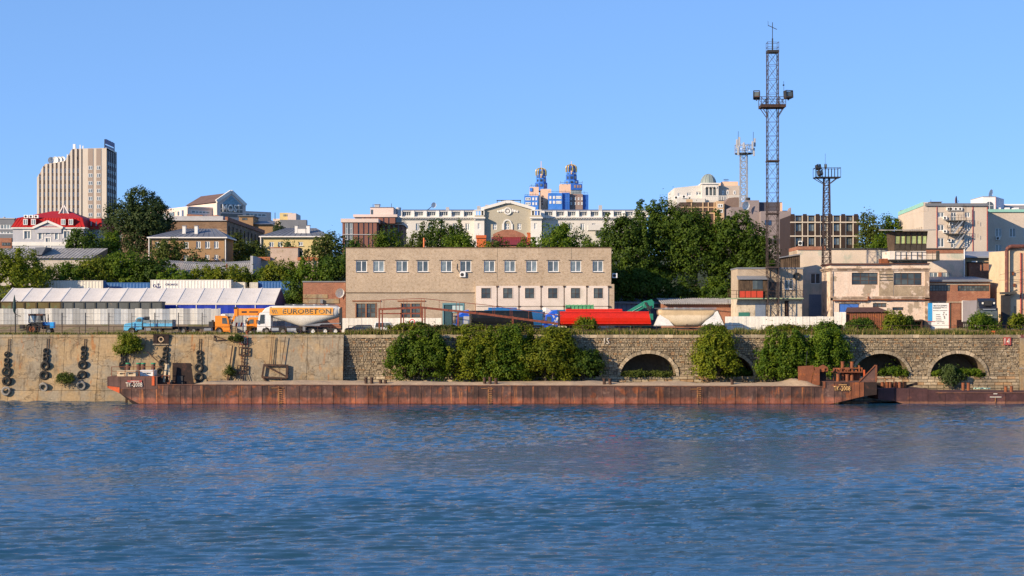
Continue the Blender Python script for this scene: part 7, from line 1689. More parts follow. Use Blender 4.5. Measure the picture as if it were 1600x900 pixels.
def far_flats():
    Y = 700; f = base(400, Y); t = thing('far_flats', 'far pale apartment blocks peeping over roofs between the gabled centre and the yellow house', 'building', f.loc); X, Zf = f.x, f.z
    MB().box(X(437), X(456), 0, 15, 0, Zf(332.5)).build('yellow_block', m_yellow, t); MB().box(X(451), X(464), -3, 12, 0, Zf(334)).build('pink_block', m_most, t); MB().box(X(425), X(436), 3, 15, 0, Zf(341)).build('low_block', m_most, t)
    MB().box(X(441), X(482), -7, -3.5, 0, Zf(345)).build('grey_block', m_dgrey, t); MB().box(X(395), X(426), -6, 0, 0, Zf(345)).build('dark_block', m_dgrey, t)
    for i in range(5): MB().box(X(443+i*2.6), X(444.5+i*2.6), -.1, 0, Zf(338), Zf(335)).build('window_pane', m_glass, t)
    a = MB()
    for p in (408, 411.5, 434): a.bar((X(p), -8, Zf(345)), (X(p), -8, Zf(334)), .25)
    a.build('aerial', m_dark, t)
far_flats()
m_brm = M('chocolate_brick', (.22, .10, .075), .85, .12, .3)
def modern_brown():
    Y = 440.0; f = base(534, Y); t = thing('modern_brown_offices', 'modern stepped office of reddish brown piers and pale slabs', 'building', f.loc); X, Zf = f.x, f.z
    def block(a, b, top, bot, y0, D, piers, slab=.5):
        xa, xb = X(a), X(b); zt, zb = Zf(top), bot
        MB().box(xa+.1, xb-.1, y0+.3, y0+D, zb, zt).build('glass_core', m_glassd, t)
        MB().box(xa-.4, xb+.4, y0-.35, y0+D+.3, zt, zt+slab).build('roof_slab', m_most, t)
        for p, q in piers: MB().box(X(p), X(q), y0-.05, y0+.5, zb, zt).build('brick_pier', m_brm, t)
        MB().box(xb-.35, xb, y0+.5, y0+D-.5, zb, zt).build('brick_side', m_brm, t)
    block(535, 589, 347.5, 0, 0, 24, [(535, 538.5), (552.5, 559), (561.5, 567.5), (569.5, 575), (577, 581.5), (583, 588.5)], 1.0)
    MB().box(X(534), X(589.5), -.25, -.05, Zf(367), Zf(366)).build('floor_slab', m_lgrey, t)
    for a, b in ((539.5, 544), (546.5, 551)): window(t, X(a), X(b), Zf(375), Zf(348), y=-.1, rv=.2, nx=1, nz=3, fm=m_lgrey, fw=.2)
    block(589.6, 625, 348.5, 0, 9, 18, [(590, 594), (597, 602), (605, 610), (613, 618), (620, 624)], .8)
    block(551, 616, 337, Zf(347), 6, 20, [(562, 566), (568, 575), (577, 584), (586, 596), (598, 604), (606, 615)], .7)
    MB().box(X(551.5), X(625), 7, 26, Zf(345), Zf(338)).build('glass_rail', m_glass, t)
    MB().box(X(574), X(611), 9, 22, Zf(334), Zf(320.5)).build('penthouse', m_most, t); MB().box(X(573.5), X(611.5), 8.8, 22.2, Zf(320.5), Zf(320)).build('penthouse_roof', m_dgrey, t)
    MB().box(X(575), X(578), 8.9, 9, Zf(336), Zf(324)).build('penthouse_window', m_glass, t); MB().box(X(579.5), X(587), 12, 15, Zf(320), Zf(314.5)).box(X(578.5), X(588), 11.8, 15.2, Zf(314.5), Zf(314)).build('roof_vent', m_lgrey, t); MB().cyl((X(618), 12, Zf(333)), (X(618), 12, Zf(319.5)), .7).build('flue', m_steel, t)
    MB().bar((X(577), 12, Zf(320)), (X(577), 12, Zf(314)), .12).bar((X(606.5), 12, Zf(320)), (X(606.5), 12, Zf(313)), .12).build('aerial', m_dark, t)
modern_brown()
m_ivory = M('ivory_stucco', (.58, .55, .505), .85, .06, .2); m_olive = M('olive_grey_stucco', (.40, .36, .28), .85, .06, .2)
def long_palace():
    Y = 530.0; f = base(625, Y); t = thing('long_white_palace', 'long white neoclassical building with a central gable and round emblem', 'building', f.loc); X, Zf = f.x, f.z
    D = 18
    def wing(a, b, name):
        n = max(2, round((b-a)/18)); st = (b-a)/n
        ops = [(X(a+st*i+st*.28), X(a+st*i+st*.62), Zf(360), Zf(349)) for i in range(n)]
        MB().shell(X(a), X(b), 0, D, 0, Zf(340.5), ops, .35).build('wall', m_ivory, t)
        for o in ops: window(t, *o, y=0, rv=.3, nx=2, fw=.2)
        MB().box(X(a), X(b), -1.0, D, Zf(340.5), Zf(338.8)).build('cornice', m_wtrim, t); MB().box(X(a), X(b), -.45, 0, Zf(343), Zf(341.8)).build('frieze', m_wtrim, t); 
        dn = MB(); k = int((b-a)/2.6)
        for i in range(k): dn.box(X(a+i*2.6), X(a+i*2.6+1.3), -.8, 0, Zf(341.9), Zf(340.6))
        dn.build('dentils', m_wtrim, t)
        for i in range(n+1): p = a+st*i; MB().box(X(p)-.5, X(p)+.6, .5, 1.8, Zf(338.8), Zf(329)).build('attic_pier', m_wtrim, t)
        MB().box(X(a), X(b), 1.2, D, Zf(338.8), Zf(336.8)).build('attic_wall', m_ivory, t)
        for i in range(n):
            p = a+st*i; MB().box(X(p)+.7, X(p+st)-.6, .8, 1.6, Zf(330.2), Zf(329.2)).build('attic_beam', m_wtrim, t)
            window(t, X(p)+.7, X(p+st)-.6, Zf(336.8), Zf(330.3), y=1.2, rv=.2, nx=4, fw=.09, gm=m_glassd)
        MB().box(X(a), X(b), 4, D, Zf(338), Zf(331)).build('attic_core', m_dgrey, t); 
        MB().add([(X(a), 3, Zf(329.5)), (X(b), 3, Zf(329.5)), (X(b), 12, Zf(323.5)), (X(a), 12, Zf(323.5)), (X(a), 3, Zf(330.5)), (X(b), 3, Zf(330.5))], [(0,1,2,3), (4,5,1,0)]).build('roof', m_slate, t)
    wing(625, 741, 'l'); wing(848, 1010, 'r')
    # centre
    c0, c1 = X(752), X(836); xm = X(794); cw = MB()
    ops = [f.r(770.5, 776.5, 350, 359.5), f.r(789.5, 796, 350, 359.5), f.r(808.5, 814.5, 350, 359.5)]
    cw.facade(c0, c1, 0, Zf(328), ops, -3, .4); cw.add([(c0, -3, Zf(328)), (c1, -3, Zf(328)), (X(812), -3, Zf(321.5)), (xm+1.5, -3, Zf(317)), (xm-1.5, -3, Zf(317)), (X(776), -3, Zf(321.5))], [(0,1,2,3,4,5)])
    cw.quad((c0, -3, 0), (c0, D, 0), (c0, D, Zf(328)), (c0, -3, Zf(328))); cw.quad((c1, -3, 0), (c1, D, 0), (c1, D, Zf(328)), (c1, -3, Zf(328))); cw.build('centre_wall', m_olive, t)
    for o in ops: window(t, *o, y=-3, rv=.3, nx=2, nz=2, fw=.22)
    MB().lathe([(1.0, 0), (1.4, 0), (1.4, .3), (1.0, .3), (1.0, 0)], ((ops[1][0]+ops[1][1])/2, -3.3, Zf(350.5)), 'y', 14, 0, math.pi).box(ops[1][0]-1.05, ops[1][0]-.35, -3.3, -3.0, Zf(360), Zf(350.5)).box(ops[1][1]+.35, ops[1][1]+1.05, -3.3, -3.0, Zf(360), Zf(350.5)).build('window_arch', m_wtrim, t)
    rk = MB(); pts = [(752, 327.5), (776, 320.8), (790, 316.6), (798, 316.6), (812, 320.8), (836, 327.5)]
    for a, b in zip(pts, pts[1:]): rk.bar((X(a[0]), -3.1, Zf(a[1])), (X(b[0]), -3.1, Zf(b[1])), 1.3, .9)
    rk.build('gable_cornice', m_wtrim, t)
    MB().add([(c0, -3, Zf(328)), (xm, -3, Zf(317)), (xm, D, Zf(317)), (c0, D, Zf(328)), (c1, -3, Zf(328)), (c1, D, Zf(328))], [(0,1,2,3), (1,4,5,2)]).build('gable_roof', m_slate, t)
    em = MB().lathe([(.75, -.15), (1.15, -.25), (1.3, .1)], (X(793.5), -3.2, Zf(331)), 'y', 18).lathe([(.001, -.2), (.5, -.2), (.55, .1)], (X(793.5), -3.2, Zf(331)), 'y', 12)
    for s in (-1, 1):
        for k in range(3): em.lathe([(.001, -.2), (.5-.08*k, -.12), (.55-.08*k, .1)], (X(793.5)+s*(1.5+k*.75), -3.1, Zf(331.2)+(.2-.12*k)), 'y', 10)
    em.build('round_emblem', m_wtrim, t)
    fr = MB(); z = Zf(313.8)
    for p in (777, 784, 802, 813): fr.bar((X(p), -2, Zf(321)), (X(p), -2, z), .2)
    fr.bar((X(776), -2, z), (X(814), -2, z), .25); fr.build('roof_frame', m_dark, t)
    for a, b in ((741.5, 757), (829, 846)):     # bay pavilions
        o = [f.r(a+5.5, a+9.5, 350, 359)]
        MB().shell(X(a), X(b), -4.5, 2, 0, Zf(343), o, .3).build('bay', m_wtrim, t); window(t, *o[0], y=-4.5, rv=.25, nx=2, nz=2, fw=.2)
        MB().box(X(a-1.5), X(b+1.5), -5.5, 2, Zf(343), Zf(340.5)).box(X(a-.5), X(b+.5), -4.8, 2, Zf(345.5), Zf(343.6)).build('bay_cornice', m_wtrim, t)
        MB().box(X(a+.5), X(b-.5), -4, 2, Zf(340.5), Zf(337.5)).build('bay_base', m_olive, t); ba = MB()
        for q in range(4): ba.box(X(a+.5+q*4.6), X(a+2.0+q*4.6), -4, -3, Zf(337.5), Zf(330))
        ba.box(X(a), X(b), -4.2, -2.8, Zf(330.5), Zf(329)); ba.build('balustrade', m_wtrim, t)
    for p, a in ((697.5, 321), (747, 319), (940, 318), (760, 317)): MB().box(X(p)-.5, X(p)+.6, 8, 9.2, Zf(327), Zf(a)).build('chimney', m_lgrey, t)
    MB().bar((X(664), 8, Zf(327)), (X(676), 8, Zf(317.5)), .2).build('roof_pole', m_dark, t); dish(t, X(676), Zf(318), .9, 8)
    MB().prism([(X(917), Zf(362)), (X(917), Zf(353.5)), (X(943), Zf(353.5)), (X(943), Zf(362))], 'y', -9, -2).build('low_pavilion', m_ivory, t)
long_palace()
def red_gable():
    Y = 400.0; f = base(745, Y, 0); t = thing('red_roof_brick_hall', 'brick hall with rounded gable and red tin roof before the white palace', 'building', f.loc); X, Zf = f.x, f.z
    MB().prism([(X(770), -2), (X(770), Zf(365)), (X(776), Zf(362)), (X(784), Zf(359)), (X(792), Zf(357.5)), (X(800), Zf(357.5)), (X(808), Zf(360)), (X(818), Zf(364)), (X(822), Zf(369)), (X(822), -2)], 'y', 3, 9).build('gable_wall', m_redb, t)
    rr = M('old_red_roof', (.26, .035, .035), .6, .15, .5); MB().add([(X(768), -5, Zf(384)), (X(832), -5, Zf(384)), (X(826), 2.9, Zf(369.5)), (X(768), 2.9, Zf(369.5))], [(0,1,2,3)]).build('roof', rr, t); MB().box(X(768), X(830), -4.5, 2.8, -2, Zf(384)).build('wall', m_redb, t)
    sm = MB()
    for i in range(20): x = X(768)+(X(828)-X(768))*i/20; sm.bar((x, -5, Zf(383.9)), (x, 2.9, Zf(369.4)), .08)
    sm.build('roof_seam', rr, t)
    mo = paint('orange_box_paint', (.55, .12, .03), .6, .2); MB().box(0, X(759.5), -3, 2, -2, Zf(373)).box(X(744), X(760), -3.3, 2.2, Zf(373), Zf(368.5)).build('orange_hut', mo, t); MB().box(X(824), X(829), -2, 0, -2, Zf(365)).box(X(823), X(828), -2.1, 0, Zf(366), Zf(364)).build('orange_chimney', mo, t)
red_gable()
m_tb = M('bright_blue_cladding', (.05, .20, .62), .35, .12, .3, spec=.6, layers=[dict(c=(.08, .22, .60), sc=.15, lo=.5, hi=.6, a=.7)]); m_tbd = M('deep_blue_cladding', (.025, .11, .44), .35, .12, .3, spec=.6); m_tt = M('salmon_panel', (.68, .46, .32), .8, .05, .2); m_gold = M('gold_metal', (.75, .50, .12), .35, .1, metal=.6); m_tbr = M('brown_panel', (.27, .19, .165), .8, .06)
def twin_towers():
    Y = 780.0; f = base(820, Y); t = thing('twin_blue_towers', 'blue and salmon apartment complex with twin gold crowned turrets', 'building', f.loc); X, Zf = f.x, f.z
    def b(name, mat, x0, x1, p0, p1, y0=0, D=14): return MB().box(X(x0), X(x1), y0, y0+D, p1 if p1 < 0 else 0 if p1 == 0 else Zf(p1), Zf(p0)).build(name, mat, t)
    b('left_block', m_tb, 819.3, 841, 306.5, 0, -3); b('left_block_side', m_hrg, 841.05, 844.7, 305.5, 0, -2.6); b('salmon_block', m_tt, 844.75, 861.5, 294.5, 0, 3, 16)
    b('left_tier', m_tt, 828, 842, 291, 307, 4); b('left_tier_glass', m_tb, 828, 832, 292.5, 298, 3.6, 3); b('left_tier_glass', m_tb, 842.1, 849.5, 291.5, 297, 3.4, 10)
    b('right_block', m_tb, 856.3, 877.9, 303, 0, -6); b('right_block_side', m_tbd, 878, 889.5, 302.2, 0, -5); b('brown_block', m_tbr, 889.6, 910, 303.8, 0, -3); b('blue_wing', m_tbd, 910.1, 919, 304.5, 0, -2)
    b('right_tier', m_tt, 875, 892, 287, 303, 2); b('right_tier_glass', m_tbd, 891.9, 910, 287, 296.3, 1); b('glass_band', m_glass, 892.1, 909, 296.4, 303.7, 1.5)
    for x0 in (897, 901.5, 905.5): b('window_pane', m_tbr, x0, x0+2.8, 288.8, 293.2, .8, .3)
    for rowy in (311.5, 319):
        for xs in ((821, 829), (831.5, 834.5), (836.5, 839)): window(t, X(xs[0]), X(xs[1]), Zf(rowy+2.2), Zf(rowy-2.2), y=-3.15, rv=.1, nx=2, fw=.3)
        for xs in ((858, 861), (863.5, 866.5), (868, 876.5)): window(t, X(xs[0]), X(xs[1]), Zf(rowy-1.5+2.2), Zf(rowy-1.5-2.2), y=-6.15, rv=.1, nx=2 if xs[1]-xs[0] < 5 else 4, fw=.3)
        for q in (891, 897, 902.5, 907.5): window(t, X(q), X(q+2.4), Zf(rowy+1.8), Zf(rowy-2.2), y=-3.15, rv=.1, nx=1, fw=.25, gm=m_glassd)
    for q in (305.5, 309.5, 313.5, 318): MB().cyl((X(847.5), 2.7, Zf(q)), (X(847.5), 3, Zf(q)), .35, n=8).build('porthole', m_brm, t)
    gl = MB()
    for py in (308, 312, 316, 320): gl.box(X(878), X(889.5), -5.1, -5, Zf(py)-.08, Zf(py)+.08)
    for p in (880.5, 883, 885.5, 888): gl.box(X(p)-.06, X(p)+.06, -5.1, -5, 0, Zf(302.5))
    gl.build('glazing_grid', m_tb, t)
    def turret(cx, tiers, crown, spire, yb):
        for (hw, top, bot, mat) in tiers:
            r_ = hw*Y/FPX; m = MB().lathe([(.001, Zf(bot)), (r_*1.05, Zf(bot)), (r_*1.05, Zf(top)), (.001, Zf(top))], (X(cx), yb, 0), 'z', 8, math.pi/8, math.pi/8+2*math.pi); m.build('turret_tier', mat, t)
            for k in (-1, 0, 1): xx = X(cx)+k*r_*.6; MB().box(xx-.5, xx+.5, yb-r_*1.06 + (abs(k)*r_*.18), yb-r_*.6, Zf(bot)+(Zf(top)-Zf(bot))*.3, Zf(bot)+(Zf(top)-Zf(bot))*.72).build('turret_window', m_glass if k else m_glassd, t)
        hw, top, bot = crown; r_ = hw*Y/FPX
        for k in range(8):
            a = 2*math.pi*k/8+.2; m = MB(); pts = [(X(cx)+math.cos(a)*r_*q, yb+math.sin(a)*r_*q, z) for q, z in ((1.12, Zf(bot)), (1.12, Zf(bot)+(Zf(top)-Zf(bot))*.62), (1.0, Zf(bot)+(Zf(top)-Zf(bot))*.86), (.7, Zf(top)), (.2, Zf(top)+.3))]; m.tube(pts, .22, 6); m.build('crown_rib', m_gold, t)
        MB().bar((X(cx), yb, Zf(bot)), (X(cx), yb, Zf(spire)), .3).bar((X(cx)-.1, yb-r_*1.1, Zf(bot+4)), (X(cx), yb-r_*.2, Zf(top)), .5).build('spire', m_tt, t)
    turret(846, [(10, 283.5, 292, m_tbd), (8.3, 276, 284, m_tb), (7.8, 272, 276.5, m_tbd), (6.6, 262.5, 272, m_tb)], (7.6, 261, 272), 249, 9)
    turret(893.5, [(11.5, 280, 287, m_tb), (8.7, 271.5, 281, m_tbd), (8.2, 267.5, 272, m_tb), (6.8, 257.5, 268, m_tbd)], (7.8, 256, 267), 250, 7)
    rl = MB(); r = random.Random(6)
    for a, b_, z, y in ((820, 841, 306.3, -3), (857, 889, 302, -5.5), (890, 918, 303.5, -2.5), (828, 842, 290.8, 4), (876, 910, 286.6, 1.2)):
        rl.bar((X(a), y, Zf(z-1.6)), (X(b_), y, Zf(z-1.6)), .12)
        for q in range(6): p = a+(b_-a)*q/5; rl.bar((X(p), y, Zf(z)), (X(p), y, Zf(z-1.7-(2.5 if r.random() < .3 else 0))), .12)
    rl.build('terrace_rail', m_dark, t)
twin_towers()
m_dome = M('verdigris_dome', (.24, .28, .26), .5, .15, .5)
def dome_house():
    Y = 520.0; f = base(1054, Y); t = thing('dome_house', 'cream building with arched turret and a grey green dome', 'building', f.loc); X, Zf = f.x, f.z
    ops = [f.r(1059, 1064, 301.5, 307), f.r(1073.5, 1080, 301, 306), f.r(1088, 1096, 299.5, 305)]
    MB().prism([(0, 0), (0, Zf(293.5)), (X(1096), Zf(289)), (X(1096), 0)], 'y', .3, 22).build('body', m_ivory, t); MB().facade(0, X(1096), 0, Zf(294), ops, 0, .29).build('front_wall', m_ivory, t)
    for o in ops: window(t, *o, y=0, rv=.28, nx=2, fw=.2)
    tw = [f.r(a, a+4, 294, 306) for a in (1101.5, 1107.5, 1113.3)]
    MB().shell(X(1095.5), X(1121.5), -2, 8, 0, Zf(287.5), tw, 1.2).build('turret', m_ivory, t); MB().box(X(1094.5), X(1122.5), -2.4, 8.2, Zf(288.4), Zf(286.6)).build('turret_cornice', m_wtrim, t)
    for o in tw:
        MB().lathe([(.40, 0), (.75, 0), (.75, .3), (.40, .3), (.4, 0)], ((o[0]+o[1])/2, -2.3, o[3]-.1), 'y', 10, 0, math.pi).build('arch', m_wtrim, t); MB().box((o[0]+o[1])/2-.25, (o[0]+o[1])/2+.25, -1.9, -1.5, o[2], o[3]-.5).build('arch_glass_pane', m_glassd, t)  # dark glass pane set in each arch
    R_ = 12.2*Y/FPX; c = (X(1108.5), 3, Zf(286.6)); MB().lathe([(R_*math.cos(a), R_*1.3*math.sin(a)) for a in np.linspace(0, math.pi/2-.02, 10)], c, 'z', 24).build('dome', m_dome, t, smooth=True)
    for k in range(12): a = math.pi*2*k/12; m = MB(); m.tube([(c[0]+R_*1.01*math.cos(q)*math.cos(a), c[1]+R_*1.01*math.cos(q)*math.sin(a), c[2]+R_*1.31*math.sin(q)) for q in np.linspace(0, math.pi/2-.05, 7)], .09, 5); m.build('dome_rib', m_dome, t)
    MB().box(X(1121.6), X(1157), 0, 20, 0, Zf(290)).build('right_body', M('beige_render', (.48, .40, .33), .85, .05), t); MB().box(X(1131), X(1156), 4, 20, Zf(290), Zf(282)).build('roof_room', m_tt, t)
    ra = MB(); 
    for q in range(4): ra.bar((X(1134+q*2), 4, Zf(282)), (X(1134+q*2), 4, Zf(278.5)), .12)
    ra.bar((X(1133), 4, Zf(278.6)), (X(1141), 4, Zf(278.6)), .12); ra.build('roof_aerial', m_dark, t)
    for k in (1128, 1135, 1146): window(t, X(k), X(k+3.5), Zf(304), Zf(298), y=-.1, rv=.1, nx=1, fw=.2)
    bl = MB()
    for i in range(24): bl.box(X(1100+i*2.6), X(1101+i*2.6), -6, -5.7, Zf(315), Zf(308.5))
    bl.box(X(1099), X(1163), -6.1, -5.6, Zf(309), Zf(308)); bl.build('balustrade', m_wtrim, t)
    MB().box(X(1056), X(1100), -3, -.01, Zf(322), Zf(311)).build('front_bay', m_ivory, t); ac_unit(t, X(1053), Zf(312), -1, 1.3, 1.1); ac_unit(t, X(1064), Zf(311), -3, 1.3, 1.0)
dome_house()
def brown_terraces():
    Y = 455.0; f = base(1063, Y); t = thing('brown_terrace_offices', 'brown and tan terraced offices below the dome', 'building', f.loc); X, Zf = f.x, f.z
    mb_ = M('dark_brown_panel', (.085, .055, .045), .7, .1); mtn = M('tan_panel', (.52, .36, .22), .8, .06)
    MB().box(0, X(1127), 0, 14, 0, Zf(316)).build('dark_block', mb_, t)
    for p in (1079.5, 1097.5, 1106, 1115): MB().box(X(p), X(p+1.6), -.2, 0, 0, Zf(316)).build('pale_mullion', mtn, t)
    for py in (324, 333): MB().box(0, X(1127), -.15, 0, Zf(py)-.15, Zf(py)+.15).build('floor_band', mtn, t)
    MB().box(X(1118), X(1130), -2, 12, 0, Zf(315)).build('tan_block', mtn, t); MB().box(X(1072), X(1082), -.4, -.05, Zf(316), Zf(311.5)).build('tan_corner', mtn, t)
    for q in (322, 330): window(t, X(1120), X(1128), Zf(q+3), Zf(q-2.5), y=-2.1, rv=.1, nx=2, fw=.2, gm=m_glassd)
    MB().prism([(X(1130), 0), (X(1130), Zf(323)), (X(1141), Zf(308)), (X(1150), Zf(307)), (X(1157), Zf(307)), (X(1157), 0)], 'y', 3, 14).build('chimney_block', M('brown_render', (.20, .14, .115), .85, .08), t)
brown_terraces()
def grey_pink_block():
    Y = 400.0; f = base(1145, Y); t = thing('mauve_grey_block', 'mauve grey office wall with a tan corner behind the lattice mast', 'building', f.loc); X, Zf = f.x, f.z
    mm = M('mauve_render', (.25, .205, .20), .85, .06, .2); md_ = M('dark_slate_panel', (.075, .07, .085), .7, .1)
    MB().box(X(1169), X(1189), 3, 12, 0, Zf(311.5)).box(X(1145), X(1169), 4, 12, 0, Zf(322)).build('wall', mm, t); MB().box(X(1189), X(1226), 4, 14, 0, Zf(314)).build('dark_wall', md_, t); MB().box(X(1223), X(1226.5), 3.8, 4, Zf(333), Zf(315)).build('tan_corner', m_tt, t)
    MB().prism([(X(1189), 0), (X(1189), Zf(330)), (X(1233), Zf(330)), (X(1236), Zf(324)), (X(1237), 0)], 'y', 0, 3.8).build('mauve_front', mm, t)
    MB().box(X(1189), X(1236), -.1, 0, Zf(381), Zf(373)).build('dark_plinth', md_, t); MB().box(X(1195), X(1205), -.1, 0, Zf(352), Zf(344)).build('window_pane', m_glassb, t)
    MB().cyl((X(1174), 6, Zf(311.5)), (X(1174), 6, Zf(306)), .6).box(X(1172), X(1177), 5, 7, Zf(311.5), Zf(309.5)).build('roof_vent', m_dark, t); MB().box(X(1228), X(1235), 5, 8, Zf(330), Zf(327)).build('roof_unit', m_slate, t)
    dish(t, X(1167), Zf(321), 1.1, 2)
grey_pink_block()
def cell_mast():
    Y = 430.0; f = Fr(1162, 0, Y, z=ter(430)-1); t = thing('phone_mast', 'pale grey lattice phone mast crowned with white antenna panels', 'mast', f.loc); X, Zf = f.x, f.z
    lattice(t, 0, 0, 0, Zf(242), 11.5*Y/FPX, 10*Y/FPX, 16, m_steel, .22, .12)
    z0, z1 = Zf(241), Zf(226.5); R_ = 2.3
    pl = MB().lathe([(.4, z0), (R_, z0), (R_, z0+.25), (.4, z0+.25)], (0, 0, 0), 'z', 12); pl.build('platform', m_dark, t)
    r = MB()
    for k in range(10):
        a = 2*math.pi*k/10; b = 2*math.pi*(k+1)/10
        r.bar((R_*math.cos(a), R_*math.sin(a), z0), (R_*math.cos(a), R_*math.sin(a), z1), .12)
        for z in (z1, (z0+z1)/2): r.bar((R_*math.cos(a), R_*math.sin(a), z), (R_*math.cos(b), R_*math.sin(b), z), .11)
    for k in range(4): r.bar((-.8+k*.5, -1.5, z0), (.2+k*.4, -1.4, z1), .12)
    r.build('platform_rail', m_steel, t)
    for p, a, b, y in ((1150, 219, 233, -1.8), (1153.5, 215.5, 231, -2.2), (1152, 231, 244, -2), (1174, 222, 235, -2), (1178, 217, 230, -1.4), (1176.5, 232, 245, -1.6), (1160, 224, 233, -2.4), (1165, 228, 236, 2)):
        MB().box(X(p)-.22, X(p)+.24, y-.15, y+.15, Zf(b), Zf(a)).build('antenna_panel', m_lgrey, t, bevel=.06)
    MB().bar((X(1153.5), 0, z1), (X(1153.5), 0, Zf(205)), .1).bar((X(1177), 0, z1), (X(1177), 0, Zf(206)), .1).build('whip_antenna', m_dark, t)
    MB().bar((X(1150), 0, z1), (X(1178), 0, z1-.2), .1).build('antenna_arm', m_steel, t); MB().bar((.5, -1.9, 0), (.5, -1.3, z0), .2).build('cable_ladder', m_steel, t)
cell_mast()
def grid_office():
    Y = 352.0; f = base(1235, Y); t = thing('dark_grid_office', 'dark brown office with white framed grid facade and crenellated top', 'building', f.loc); X, Zf = f.x, f.z
    md_ = M('dark_brown_cladding', (.036, .022, .018), .7, .1, .3); mw = M('cream_grid', (.58, .50, .40), .8, .06)
    cols = [(1243, 1252.5), (1263, 1272.4), (1282.5, 1291.5), (1302.5, 1312), (1322, 1331.8)]; rows = [(338, 345.5), (349.5, 361.5), (371, 383)]
    ops = [f.r(a, b, t_, u) for a, b in cols for t_, u in rows]
    MB().shell(0, X(1342), 0, 14, 0, Zf(339 if 0 else 336.5), ops, .3).build('wall', md_, t)
    for o in ops: window(t, *o, y=0, rv=.25, nx=2, fw=.13, fm=m_dframe, gm=m_glass)
    for py in (347.4, 369): MB().box(-.05, X(1342)+.05, -.38, -.004, Zf(py)-.12, Zf(py)+.12).build('floor_band', mw, t)
    for a, b in cols:
        for p in (a-1.7, b+.3): MB().box(X(p), X(p+1.3), -.24, -.004, 0, Zf(337)).build('grid_post', mw, t)
        MB().box(X(a-.3), X(b+.3), -.1, -.004, Zf(368.5), Zf(362)).build('spandrel', md_, t)
    for p in (1235, 1254, 1274, 1293.5, 1314, 1334): MB().box(X(p+.4), X(p+6.2), -.35, -.004, 0, Zf(334.5)).build('dark_pier', md_, t)
    ac_unit(t, X(1247), Zf(384), -.3, .8, 1.0)
grid_office()
m_bge = M('beige_painted_wall', (.54, .455, .37), .85, .06, .25, layers=[dict(c=(.50, .40, .31), sc=.2, lo=.5, hi=.65, a=.5)]); m_teal = M('mint_roof_band', (.26, .50, .42), .6, .06)
def beige_offices():
    Y = 330.0; f = base(1443, Y); t = thing('beige_offices', 'large beige offices with mint roof band and zigzag fire stair', 'building', f.loc); X, Zf = f.x, f.z
    x1 = X(1543); D = 21.5; zt = Zf(322); zs = Zf(316)
    colA = [(1465.4, 1475.2)]; colB = [(1507.7, 1515.6)]
    rows = [(331.7, 339.5), (351, 360.5), (371.8, 386)]; doors = [(1486, 1494.3, 331.5, 346), (1486, 1494.3, 352, 364), (1486, 1494.3, 374, 387)]
    ops = [f.r(a, b, t_, u) for a, b in colA+colB for t_, u in rows]; dr = [f.r(*d) for d in doors]
    MB().shell(0, x1, 0, D, 0, zt, ops+dr, .25).build('wall', m_bge, t)
    for o in ops: window(t, *o, y=0, rv=.22, nx=2, fw=.12)
    for d in dr: window(t, *d, y=0, rv=.2, nx=2, nz=2, fw=.12)
    MB().box(.3, x1+.1, -.35, D, zt, zt+.55).build('roof_edge', m_dgrey, t)
    MB().prism([(-.04, zt-1), (-.04, zs), (D, zs-.6), (D, zt-1)], 'x', -.02, .9).build('side_parapet', m_bge, t); MB().prism([(-.05, zs-.7), (-.05, zs+.1), (D, zs-.5), (D, zs-1.3)], 'x', -.10, -.021).build('mint_band', m_teal, t)
    for z in (zs-5.2,):
        for k in range(6): MB().box(-.10, -.005, 1.0+k*1.9, 1.9+k*1.9, z-1.3, z+.4).build('side_window', M_sw, t)
    MB().box(X(1463.3), X(1464.2), -.12, 0, 0, zt).box(X(1519.5), X(1520.5), -.12, 0, 0, zt).build('drainpipe', m_redp, t); MB().box(x1-.15, x1+.02, -.06, .2, 0, zt).build('red_corner', m_redp, t)
    for q in (1477, 1480.2, 1484.5, 1488, 1491.5, 1495, 1498.3): 
        if q > 1480: ac_unit(t, X(q)-.2, Zf(329), -.02, .8, .6) if q in (1480.2, 1484.5, 1491.5, 1498.3) else None
    for a, b in ((1473, 343), (1482, 352.5), (1473, 364), (1480, 378)): ac_unit(t, X(a), Zf(b), -.02, .8, .6)
    # zigzag fire stair
    for py, a, b in ((345.3, 1478, 1507), (366, 1478, 1507)):
        p = MB().box(X(a), X(b), -1.55, -.02, Zf(py)-.1, Zf(py)+.06); o = p.build('stair_landing', m_dframe, t); rl = MB()
        for i in range(8): x = X(a)+(X(b)-X(a))*i/7; rl.bar((x, -1.5, Zf(py)), (x, -1.5, Zf(py)+1.1), .05)
        for z in (.55, 1.1): rl.bar((X(a), -1.5, Zf(py)+z), (X(b), -1.5, Zf(py)+z), .05)
        for q in (a+2, b-3): rl.bar((X(q), -.1, Zf(py)-1.3), (X(q), -1.4, Zf(py)-.1), .1)
        rl.build('landing_rail', m_iron, o)
    for (a, za), (b, zb) in (((1486, 366), (1502, 345.3)), ((1488, 388), (1504, 366))):
        s = MB()
        for y in (-1.5, -.75): s.bar((X(a), y, Zf(za)), (X(b), y, Zf(zb)), .07, .22)
        for i in range(9): u = i/8; s.box(X(a)+(X(b)-X(a))*u-.12, X(a)+(X(b)-X(a))*u+.12, -1.5, -.75, Zf(za)+(Zf(zb)-Zf(za))*u-.02, Zf(za)+(Zf(zb)-Zf(za))*u+.02)
        s.bar((X(a), -1.5, Zf(za)+1), (X(b), -1.5, Zf(zb)+1), .05); s.build('stair_flight', m_steel, t)
    MB().bar((X(1506), -1.5, Zf(345)), (X(1506), -1.5, Zf(322)), .08).bar((X(1503), -1.5, Zf(345)), (X(1503), -1.5, Zf(320)), .08).build('roof_ladder', m_iron, t)
